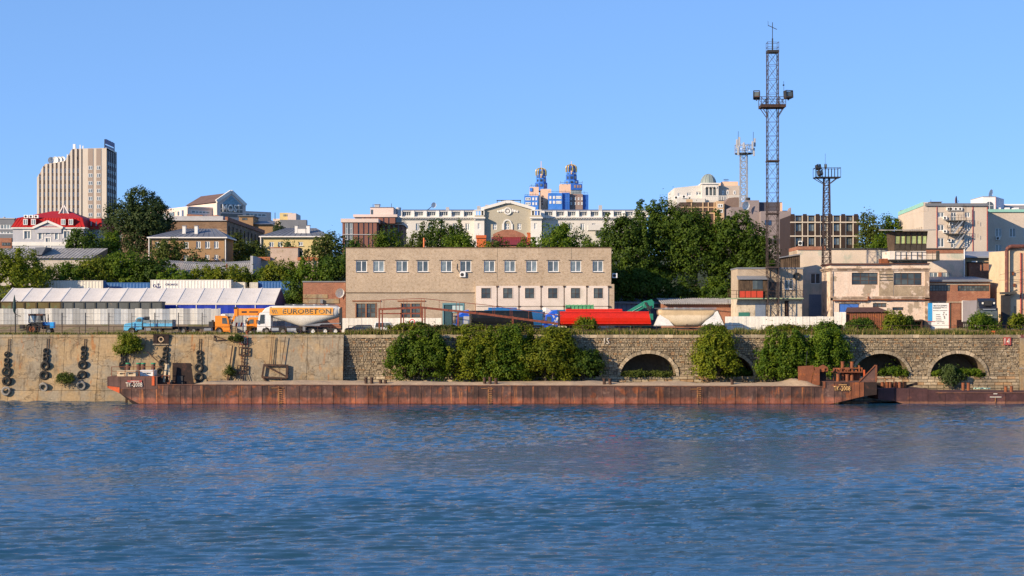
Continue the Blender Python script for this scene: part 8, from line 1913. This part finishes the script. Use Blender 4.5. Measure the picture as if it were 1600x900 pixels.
    for a in (1527, ): 
        for zz in (351, 372): MB().bar((X(a), -.5, Zf(zz)), (X(a), -.5, Zf(zz-6)), .05).build('wall_bracket', m_iron, t)
    # roof things
    MB().prism([(X(1453.5), zt), (X(1458), Zf(315)), (X(1475), Zf(315)), (X(1474.5), zt)], 'y', 2, 6).build('roof_room', m_greyb, t); MB().box(X(1456.5), X(1476), 1.6, 6.3, Zf(315), Zf(314)).build('roof_room_cover', m_dgrey, t); MB().box(X(1464), X(1470), 1.95, 2, Zf(322), Zf(317)).build('roof_door', m_iron, t)
    o = dish(t, X(1496.5), Zf(313.5), 1.05, 1.5, M('faded_red_dish', (.22, .14, .15), .6), tilt=(0, 0, 1.15)); MB().cyl((X(1496.5), 1.6, zt), (X(1496.5), 1.6, Zf(316)), .08).build('dish_pole', m_dark, t)
    MB().bar((X(1460.5), 3, Zf(314)), (X(1460.5), 3, Zf(310)), .06).bar((X(1514.5), .5, zt), (X(1514.5), .5, Zf(320)), .3).build('roof_aerial', m_dark, t)
    MB().prism([(X(1517), zt+.5), (X(1538), zt+.5), (X(1538), Zf(316.5))], 'y', 2, 8).build('roof_hatch', m_corr, t)
    # recessed right wing
    y2 = 8; g = Fr(1543, 0, Y+y2, z=f.z0); X2 = lambda p: WX(p, Y+y2)-f.loc[0]; Z2 = lambda p: WZ(p, Y+y2)-f.z0
    w2 = [(X2(a), X2(b), Z2(u), Z2(t_)) for a, b, t_, u in ((1555.5, 1565.3, 356.3, 370.5), (1577.5, 1587, 356.3, 370.5), (1599, 1608, 356.3, 370.5), (1555.5, 1565.3, 382, 394))]
    MB().shell(x1-1, X2(1700), y2, D, 0, Z2(331.5), w2, .25).build('right_wing', m_bge, t)
    for o in w2: window(t, *o, y=y2, rv=.22, nx=2, fw=.12)
    MB().box(x1-1, X2(1700), y2-.3, D, Z2(331.5), Z2(327)).build('mint_band', m_teal, t); ac_unit(t, X2(1555.5), Z2(375), y2, .85, .7)
M_sw = M('blind_window', (.40, .33, .26), .8)
beige_offices()
def white_rooftop():
    Y = 372.0; f = base(1536, Y); t = thing('white_rooftop_house', 'white house with arched window and grey tin roof behind the beige offices', 'house', f.loc); X, Zf = f.x, f.z
    mw = M('bright_white_render', (.78, .76, .74), .8, .03)
    MB().box(0, X(1556), 0, 10, 0, Zf(307.3)).build('tower', mw, t); MB().add([(X(1556), 0, 0), (X(1579), 5, 0), (X(1579), 5, Zf(308.5)), (X(1556), 0, Zf(307.3)), (X(1556), 10, Zf(307.3)), (X(1579), 10, Zf(308.5))], [(0,1,2,3), (3,2,5,4)]).build('tower_side', M('bluish_white_render', (.62, .63, .68), .8, .03), t)
    MB().box(X(1555.6), X(1556.2), -.05, .1, 0, Zf(307)).build('red_corner', m_redp, t); MB().box(-.1, X(1556), -.15, 10, Zf(307.3), Zf(306.7)).build('coping', m_lgrey, t)
    MB().lathe([(.001, 0), (.85, 0), (.85, -.08), (.001, -.08)], (X(1546), 0, Zf(321)), 'y', 14, 0, math.pi).box(X(1546)-.85, X(1546)+.85, -.08, 0, Zf(327), Zf(321)).build('arched_window', m_glass, t)
    fr = MB().box(X(1546)-.05, X(1546)+.05, -.12, -.08, Zf(327), Zf(315)).box(X(1546)-.85, X(1546)+.85, -.12, -.08, Zf(321.5), Zf(321)); fr.build('window_frame', m_upvc, t)
    MB().add([(X(1560), 2, Zf(328)), (X(1700), 2, Zf(328)), (X(1700), 12, Zf(314)), (X(1586), 12, Zf(314)), (X(1700), 2, 0), (X(1560), 2, 0)], [(0,1,2,3), (5,4,1,0)]).build('roof', m_corr, t); MB().box(X(1585), X(1700), 11, 13, Zf(316), Zf(313.5)).build('ridge', mw, t)
    for p in (1559, 1573, 1587): MB().box(X(p), X(p+6), .5, 3, Zf(328), Zf(324)).build('white_block', mw, t)
    dish(t, X(1553), Zf(301.5), 1.05, 3, tilt=(-.25, 0, .9)); MB().cyl((X(1553), 3.2, Zf(307)), (X(1553), 3.2, Zf(302)), .1).build('dish_pole', m_white, t)
white_rooftop()
# ================================================================ foliage
lf_mid = leafmat('mid_green_leaves', (.045, .098, .007), (.12, .18, .011), (.19, .23, .015))
lf_yel = leafmat('yellow_green_leaves', (.085, .128, .008), (.185, .21, .012), (.27, .25, .017))
lf_drk = leafmat('dark_green_leaves', (.026, .060, .006), (.068, .112, .008), (.125, .165, .011), tr=.3)
lf_pop = leafmat('poplar_leaves', (.032, .056, .016), (.062, .092, .022), (.10, .125, .03), tr=.25)
lf_olv = leafmat('olive_leaves', (.055, .082, .013), (.095, .12, .02), (.13, .14, .022))
m_bark = M('grey_brown_bark', (.09, .07, .055), .95, .3, 2.0, bump=.5)
def crown_mesh(seed, W, D, H, leaf, nclump, per, mat, lobes=5, base_gap=.0, stray=.03, spikes=0):
    """leaf quads in clumps spread over the volume of a few overlapping lobes; z from 0 to H, local origin at the trunk foot"""
    r = np.random.default_rng(seed)
    L_ = []
    for i in range(lobes):
        a = r.uniform(0, 2*np.pi); q = r.uniform(.15, .55); s = r.uniform(.40, .62)
        zc = r.uniform(.18, .76) if base_gap < .1 else r.uniform(.36, .84)
        L_.append((np.cos(a)*q*W/2, np.sin(a)*q*D/2, H*zc, W/2*s*(1.1-.4*abs(zc-.5)), D/2*s, H*r.uniform(.20, .30)))
    L_.append((0, 0, H*.42, W*.42, D*.42, H*.42)); L_.append((r.uniform(-.1, .1)*W, 0, H*.76, W*.30, D*.30, H*.24))
    wts = np.array([l[3]*l[4]*l[5] for l in L_])**.67; wts /= wts.sum()
    C = []; O = []; small = []
    while len(C) < nclump:
        l = L_[r.choice(len(L_), p=wts)]; d = r.normal(size=3); d /= np.linalg.norm(d); rad = r.uniform(.55, 1.0)**.5
        if d[2] < -.5: continue
        c = np.array(l[:3])+d*np.array(l[3:])*rad
        if c[2] < base_gap*H+.2: c[2] = base_gap*H+.2+r.uniform(0, .1*H)
        c = c+d*np.array([W, D, min(H, W)*.7])*r.exponential(.035); C.append(c); O.append(d)
    for q in range(spikes):         # upright shoots that break the outline
        i = r.integers(len(C)); x, y = C[i][0], C[i][1]; zt = H*r.uniform(.72, 1.06); k = max(3, int(zt*.28/leaf))
        if abs(x) > W*.42: zt *= .72
        for j in range(k): C.append(np.array([x+r.normal()*.08, y-.3+r.normal()*.1, zt*(1-.42*j/k)])); O.append(np.array([r.normal()*.3, -.4, .8])/1.0); small.append(len(C)-1)
    nclump = len(C)
    C = np.array(C); O = np.array(O)
    for ax, half in ((0, W*.46), (1, D*.46)):          # let the crown fill its real spread
        lo_, hi_ = np.percentile(C[:, ax], (2, 98)); C[:, ax] = np.clip((C[:, ax]-(lo_+hi_)/2)*2*half/(hi_-lo_), -half*1.06, half*1.06)
    hi_ = np.percentile(C[:, 2], 99); lo_ = C[:, 2].min(); C[:, 2] = lo_+(C[:, 2]-lo_)*min(1.6, (H*.96-lo_)/(hi_-lo_))
    prof_ = 1-.28*np.clip((C[:, 2]/H-.42)/.58, -1, 1)**2; C[:, 0] *= prof_; C[:, 1] *= prof_
    n = nclump*per; cs = np.repeat(C, per, 0); os_ = np.repeat(O, per, 0)
    cr_ = r.uniform(.6, 1.35, nclump)*leaf*2.6; cr_[small] *= .5; cr = np.repeat(cr_, per)
    off = r.normal(size=(n, 3)); off /= np.linalg.norm(off, axis=1)[:, None]; off *= (cr*r.uniform(.2, 1, n)**.45)[:, None]; off[:, 2] *= .75
    p = cs+off
    p[:, 2] = np.maximum(p[:, 2], .05)
    k = int(n*stray); p[:k] += r.normal(size=(k, 3))*leaf*2
    nn = os_*.8+off/(cr[:, None]+1e-6)*1.0+r.normal(size=(n, 3))*.55+np.array([0, 0, .35]); nn /= np.linalg.norm(nn, axis=1)[:, None]
    t = np.cross(nn, r.normal(size=(n, 3))); t /= np.linalg.norm(t, axis=1)[:, None]; b = np.cross(nn, t)
    s = (leaf*r.uniform(.55, 1.1, n))[:, None]; bend = nn*s*.25
    V = np.stack([p-t*s*.5-bend*.3, p-b*s*.38, p+t*s*.6-bend*.5, p+b*s*.38], 1).reshape(-1, 3)
    me = bpy.data.meshes.new('crown'); me.vertices.add(n*4); me.vertices.foreach_set('co', V.astype('f4').ravel())
    me.loops.add(n*4); me.loops.foreach_set('vertex_index', np.arange(n*4, dtype='i4')); me.polygons.add(n); me.polygons.foreach_set('loop_start', np.arange(0, n*4, 4, dtype='i4'))
    me.update(calc_edges=True); me.materials.append(mat); return me, C
def trunk_mesh(seed, H, r0, C, stems=1, nl=9, spread=.25):
    r = random.Random(seed); m = MB()
    for s in range(stems):
        bx = r.uniform(-1, 1)*spread*(stems > 1)*3; by = r.uniform(-1, 1)*spread*(stems > 1); tx, ty = bx+r.uniform(-.06, .06)*H, by+r.uniform(-.04, .04)*H
        pts = [(bx, by, -.5), (bx+(tx-bx)*.4, by+(ty-by)*.4, H*.35), (tx, ty, H*.72)]; rr = [r0, r0*.7, r0*.3]
        for i in range(2): m.cyl(pts[i], pts[i+1], rr[i], rr[i+1], 8, False)
        for k in range(nl):
            c = C[r.randrange(len(C))]; u = r.uniform(.3, .95); a = Vector(pts[1]).lerp(Vector(pts[2]), (u-.3)/.65) if u > .5 else Vector(pts[0]).lerp(Vector(pts[1]), u*1.6)
            mid = a.lerp(Vector(c), .5)+Vector((0, 0, -.03*H)); m.cyl(a, mid, r0*.28, r0*.16, 6, False); m.cyl(mid, c, r0*.16, r0*.04, 5, False)
    return m.mesh('trunk', m_bark)
def plant(name, label, px, pt, pb, wpx, Y, mat, seed, z=None, leaf=.42, dens=1.0, cat='tree', group=None, depth=None, lobes=5, gap=.0, stems=1, r0=None):
    """a tree whose crown spans wpx photo columns and rows pt..pb"""
    k = Y/FPX; zb = ter(Y) if z is None else z; H = WZ(pt, Y)-zb; W = wpx*k; D = depth or W*.8
    lowz = max(.02, (WZ(pb, Y)-zb)/H)
    area = W*H*(1-lowz*.8); nc = int(max(14, area*2.2*dens/(leaf/.42)**2)); me, C = crown_mesh(seed, W, D, H, leaf, nc, 40, mat, lobes, max(gap, lowz*.8), spikes=int(wpx*.32) if cat == 'bush' else int(wpx*.08))
    t = thing(name, label, cat, (WX(px, Y), Y, zb), 0, group)
    link('crown' if cat == 'tree' else 'foliage', me, t); link('trunk' if cat == 'tree' else 'stem', trunk_mesh(seed, H, r0 or max(.06, H*.022), C, stems), t)
    return t
GS = 'trees and bushes on the slope behind the yard'
T_ = [  # label, px, top, bottom, width, Y, leaf material
 ('broad yellow green tree at the left edge behind the tent', 20, 388, 470, 86, 306, lf_yel, 7),
 ('leafy green bush behind the cream container, first from left', 75, 418, 446, 48, 316, lf_yel, 4),
 ('leafy green bush above the right end of the cream container', 113, 411, 446, 56, 317, lf_mid, 4),
 ('tall leafy bush left of the blue ribbed container', 152, 402, 446, 56, 318, lf_yel, 5),
 ('dense green tree above the blue ribbed container', 196, 393, 446, 66, 319, lf_mid, 5),
 ('dark green tree between the blue and the white containers', 240, 400, 446, 56, 318, lf_drk, 5),
 ('low bush below the ribbed grey roof, left part', 275, 420, 442, 44, 315, lf_mid, 4),
 ('low yellow green bush below the ribbed grey roof, centre', 322, 416, 444, 48, 315.5, lf_yel, 4),
 ('yellow green bush at the right end of the ribbed grey roof', 362, 415, 444, 52, 314.5, lf_yel, 4),
 ('green bush behind the small white container', 398, 420, 446, 42, 316, lf_mid, 4),
 ('green tree behind the blue container at the tent end', 438, 408, 462, 54, 315, lf_yel, 5),
 ('leafy tree above the red brick shed roof', 488, 404, 455, 62, 313, lf_mid, 6),
 ('green tree against the left end of the brick depot', 524, 402, 480, 50, 312, lf_drk, 5),
 ('dark shaded tree between the tent end and the brick shed', 458, 440, 492, 46, 301, lf_drk, 5),
 ('round tree in front of the yellow house', 508, 364, 410, 62, 340, lf_olv, 6),
 ('thin tree leaning before the yellow house wall', 456, 378, 408, 26, 336, lf_pop, 4),
 ('olive tree in front of the ochre house', 264, 373, 406, 54, 338, lf_olv, 5),
 ('small dark bush under the ochre house windows', 308, 392, 408, 26, 337, lf_pop, 3),
 ('green tree right of the ochre house corner', 372, 365, 405, 34, 362, lf_olv, 5),
 ('tree in the shade of the dark brick warehouse', 396, 376, 406, 34, 350, lf_olv, 5),
 ('dark tree before the red roofed house', 140, 358, 400, 66, 345, lf_drk, 6),
 ('rounded tree at the lower right of the red roofed house', 172, 362, 398, 40, 350, lf_mid, 5),
 ('small far tree beside the far flats', 443, 346, 362, 34, 420, lf_pop, 5),
]
for i, (lab, px, pt, pb, wp, Y, mat, lo) in enumerate(T_): plant('leafy_tree', lab, px, pt, pb, wp*(1.25 if Y < 320 else 1.1), Y, mat, 100+i, group=GS, lobes=lo, leaf=.44 if Y < 330 else .5)
plant('poplar_tree', 'big dark poplar tree rising beside the high rise', 216, 294, 408, 104, 362, lf_pop, 31, leaf=.46, dens=1.35, lobes=10, gap=.12, r0=.4)
GM = 'trees behind the roof of the brick depot'
T2 = [('dark green tree behind the left end of the depot roof', 606, 357, 392, 62, 345, lf_mid), ('tall dark tree in front of the white palace left wing', 693, 343, 392, 88, 352, lf_drk), ('olive green bush at the middle of the depot roof line', 655, 362, 392, 54, 338, lf_olv),
      ('yellow green bush right of the orange roof pipe', 718, 362, 392, 54, 337, lf_mid), ('low bush before the red brick hall', 775, 372, 392, 52, 334, lf_olv), ('reddish bush below the red tin roof', 755, 376, 392, 28, 333, lf_yel), ('low green bush below the palace bay', 826, 370, 392, 54, 335, lf_mid),
      ('broad tree in front of the palace right wing', 880, 349, 394, 92, 346, lf_mid), ('green bush at the right end of the depot roof', 935, 358, 396, 60, 336, lf_mid), ('dark bush behind the depot roof corner at far left', 552, 372, 402, 44, 332, lf_drk)]
for i, (lab, px, pt, pb, wp, Y, mat) in enumerate(T2): plant('leafy_tree', lab, px, pt, pb, wp, Y, mat, 200+i, group=GM, leaf=.44)
GB = 'tall dark trees right of the brick depot'
T3 = [('tall dark tree next to the right end of the depot', 978, 336, 474, 84, 312, lf_drk), ('tallest dark tree behind the grey garage', 1030, 311, 478, 104, 318, lf_drk), ('broad dark tree above the brick store', 1088, 327, 478, 104, 316, lf_drk), ('dark tree just left of the lattice mast', 1148, 330, 476, 92, 314, lf_drk),
      ('dark tree behind the balcony house', 1186, 352, 474, 62, 312, lf_drk), ('yellow green bush under the dark trees beside the brick store', 1120, 432, 478, 66, 304, lf_mid), ('shaded bush below the tall trees over the brick store roof', 1068, 428, 480, 72, 303.5, lf_drk), ('low dark bush behind the corrugated roof', 1128, 445, 480, 60, 303, lf_drk), ('shaded bush behind the grey garage', 1010, 420, 480, 74, 306, lf_drk), ('shaded bush at the foot of the depot right wall', 968, 420, 490, 40, 304.5, lf_drk)]
for i, (lab, px, pt, pb, wp, Y, mat) in enumerate(T3): plant('dark_tree', lab, px, pt, pb, wp, Y, mat, 300+i, group=GB, leaf=.46, dens=1.15, lobes=8, r0=.3)
T4 = [('open crowned tree right of the dark grid office', 1362, 332, 392, 44, 345, lf_olv), ('tree between the grid office and the beige offices', 1392, 338, 392, 40, 349, lf_mid), ('low tree behind the lookout tower', 1375, 366, 392, 56, 338, lf_mid)]
for i, (lab, px, pt, pb, wp, Y, mat) in enumerate(T4): plant('leafy_tree', lab, px, pt, pb, wp, Y, mat, 400+i, group='trees beside the grid office', leaf=.46, lobes=6)
# maple bushes rooted on the ledge at the foot of the quay wall
GQ = 'large bushes growing against the stone quay wall'
Q_ = [('leftmost large bush covering the stone wall', 655, 514, 596, 100, 257.3, lf_mid), ('large bush left of the middle of the green thicket', 742, 515, 600, 84, 257.2, lf_yel), ('large bush in the middle of the green thicket', 795, 510, 600, 100, 257.0, lf_mid), ('tallest large bush at the right of the green thicket', 858, 512, 600, 86, 257.1, lf_yel),
      ('dark bush in front of the half hidden arch', 913, 545, 596, 56, 258.0, lf_drk), ('tall bush just right of the middle arch', 1117, 513, 598, 66, 257.4, lf_yel), ('broad bush left of the rusty bent screen', 1226, 514, 600, 84, 257.0, lf_mid), ('bush behind the rusty bent screen of the barge', 1293, 511, 592, 70, 257.4, lf_mid)]
for i, (lab, px, pt, pb, wp, Y, mat) in enumerate(Q_): plant('quay_bush', lab, px, pt, pb, wp, Y, mat, 500+i, z=1.5, leaf=.36, dens=1.35, cat='bush', group=GQ, depth=4.2, lobes=8, stems=4, r0=.07)
GA = 'plants growing in the arches'
for i, (lab, px, pt, pb, wp, Y, mat, dz, dn) in enumerate([('low weeds along the sill of the middle arch', 1013, 581, 589, 80, 259.6, lf_olv, 3.6, 2.4), ('green weeds in the mouth of the right hand arch pair, left one', 1396, 575, 589, 44, 259.6, lf_mid, 3.6, 1.8), ('dark weeds inside the shaded arch beside the tall bush', 1152, 577, 589, 44, 259.8, lf_drk, 3.6, 2.0), ('leafy shrub in the rightmost arch', 1497, 577, 588, 78, 259.5, lf_mid, 3.6, 1.3), ('small trunked tree growing out of the wall below the rightmost arch', 1490, 570, 604, 36, 258.4, lf_pop, 1.9, 1.0), ('weeds in the half hidden arch', 905, 573, 590, 56, 259.7, lf_drk, 3.6, 1.6)]):
    plant('wall_shrub', lab, px, pt, pb, wp, Y, mat, 600+i, z=dz, leaf=.26, dens=dn, cat='bush', group=GA, depth=1.6, lobes=5, stems=3, r0=.04)
for i, (lab, px, pt, pb, wp, Y, mat, z) in enumerate([('yellow green shrub hanging from the concrete wall above the tyres', 199, 521, 556, 42, 257.6, lf_yel, 6.4), ('small weed tuft on a crack of the concrete wall', 103, 583, 599, 26, 257.0, lf_olv, 2.6), ('tiny weeds under the number 16', 368, 524, 532, 22, 258.4, lf_olv, 9.0), ('thin weed beside the leaning pole', 360, 572, 590, 14, 257.5, lf_olv, 3.4)]):
    plant('wall_shrub', lab, px, pt, pb, wp, Y, mat, 640+i, z=z, leaf=.24, dens=1.1, cat='bush', group='shrubs rooted in the concrete wall', depth=1.6, lobes=5, stems=2, r0=.03)
GT = 'bushes among the weeds on the quay top'
for i, (lab, px, pt, pb, wp, Y, mat) in enumerate([('bush over the railing above the leftmost large bush', 640, 504, 524, 70, 261.8, lf_yel), ('weedy bush before the striped barrier', 690, 509, 524, 56, 261.8, lf_olv), ('green bush above the railing before the blue cab', 742, 508, 524, 56, 261.6, lf_yel), ('green bush before the black tipper', 800, 507, 524, 66, 261.6, lf_yel), ('bush on the edge before the blue splash cab', 866, 513, 524, 50, 261.8, lf_yel),
    ('red tinged bush before the red tipper', 916, 496, 518, 34, 264.5, lf_yel), ('bush at the top of the wall beside the middle arch', 1115, 508, 526, 36, 261.6, lf_mid), ('bush before the long white fence', 1228, 508, 526, 66, 261.8, lf_yel), ('dense bush at the corner of the white fence', 1290, 503, 526, 56, 262.2, lf_mid),
    ('tall bright bush before the rusty container shed', 1398, 486, 516, 34, 264.5, lf_yel), ('low dark bush before the rusty shed', 1345, 498, 520, 50, 265.5, lf_drk), ('bush before the black truck', 1538, 490, 517, 44, 262.8, lf_mid), ('bush at the foot of the cream workshop', 1590, 490, 516, 26, 265, lf_yel), ('small bush right of the notice board', 1418, 494, 515, 26, 265, lf_drk)]):
    plant('edge_bush', lab, px, pt, pb, wp, Y, mat, 700+i, z=10.15, leaf=.28, dens=1.7, cat='bush', group=GT, depth=2.2, lobes=5, stems=3, r0=.04)
# grass and weeds along the quay edge
def grass(name, label, px0, px1, Y0, Y1, n, h0, h1, mats, seed, zf=lambda y: 10.15, clump=.5):
    r = np.random.default_rng(seed); Y = r.uniform(Y0, Y1, n); px = r.uniform(px0, px1, n)
    keep = np.array([mnoise.noise((a*.02, b*.3, seed)) for a, b in zip(px, Y)]) + r.uniform(-.4, .4, n) > -.25*clump
    Y, px = Y[keep], px[keep]; n = len(Y); X_ = (px-800)*Y/FPX
    tall = np.array([.75+.9*max(0, mnoise.noise((a*.035, b*.4, seed+9.0))) for a, b in zip(px, Y)])
    h = r.uniform(h0, h1, n)*tall; a = r.uniform(0, 6.28, n); w_ = r.uniform(.03, .07, n); lx, ly = r.normal(0, .22, n)*h, r.normal(0, .22, n)*h
    z = np.array([zf(y) for y in Y])
    P = np.stack([np.stack([X_-np.cos(a)*w_, Y-np.sin(a)*w_, z], -1), np.stack([X_+np.cos(a)*w_, Y+np.sin(a)*w_, z], -1), np.stack([X_+lx, Y+ly, z+h], -1)], 1)
    me = bpy.data.meshes.new(name); me.vertices.add(n*3); me.vertices.foreach_set('co', P.astype('f4').ravel()); me.loops.add(n*3); me.loops.foreach_set('vertex_index', np.arange(n*3, dtype='i4')); me.polygons.add(n); me.polygons.foreach_set('loop_start', np.arange(0, n*3, 3, dtype='i4'))
    for m in mats: me.materials.append(m)
    me.polygons.foreach_set('material_index', r.choice(len(mats), n, p=[.45, .25, .30] if len(mats) == 3 else None).astype('i4')); me.update(calc_edges=True)
    o = link(name, me, kind='stuff'); o['label'] = label
m_g1 = leafmat('green_grass', (.10, .13, .016), (.15, .17, .022)); m_g2 = leafmat('dark_grass', (.05, .08, .012), (.08, .105, .016)); m_g3 = leafmat('straw_grass', (.34, .25, .09), (.42, .32, .13))
grass('grass', 'tall grass and weeds along the top of the stone quay wall', 540, 1700, 259.9, 266, 75000, .5, 1.25, [m_g1, m_g2, m_g3], 3)
grass('grass', 'short grass along the top of the concrete quay wall', -160, 540, 259.9, 263.5, 24000, .25, .68, [m_g1, m_g2, m_g3], 4)
grass('grass', 'thin weeds on the yard and the earth bank', -160, 1700, 266, 277, 16000, .2, .5, [m_g1, m_g2, m_g3], 5, zf=lambda y: 10.1)
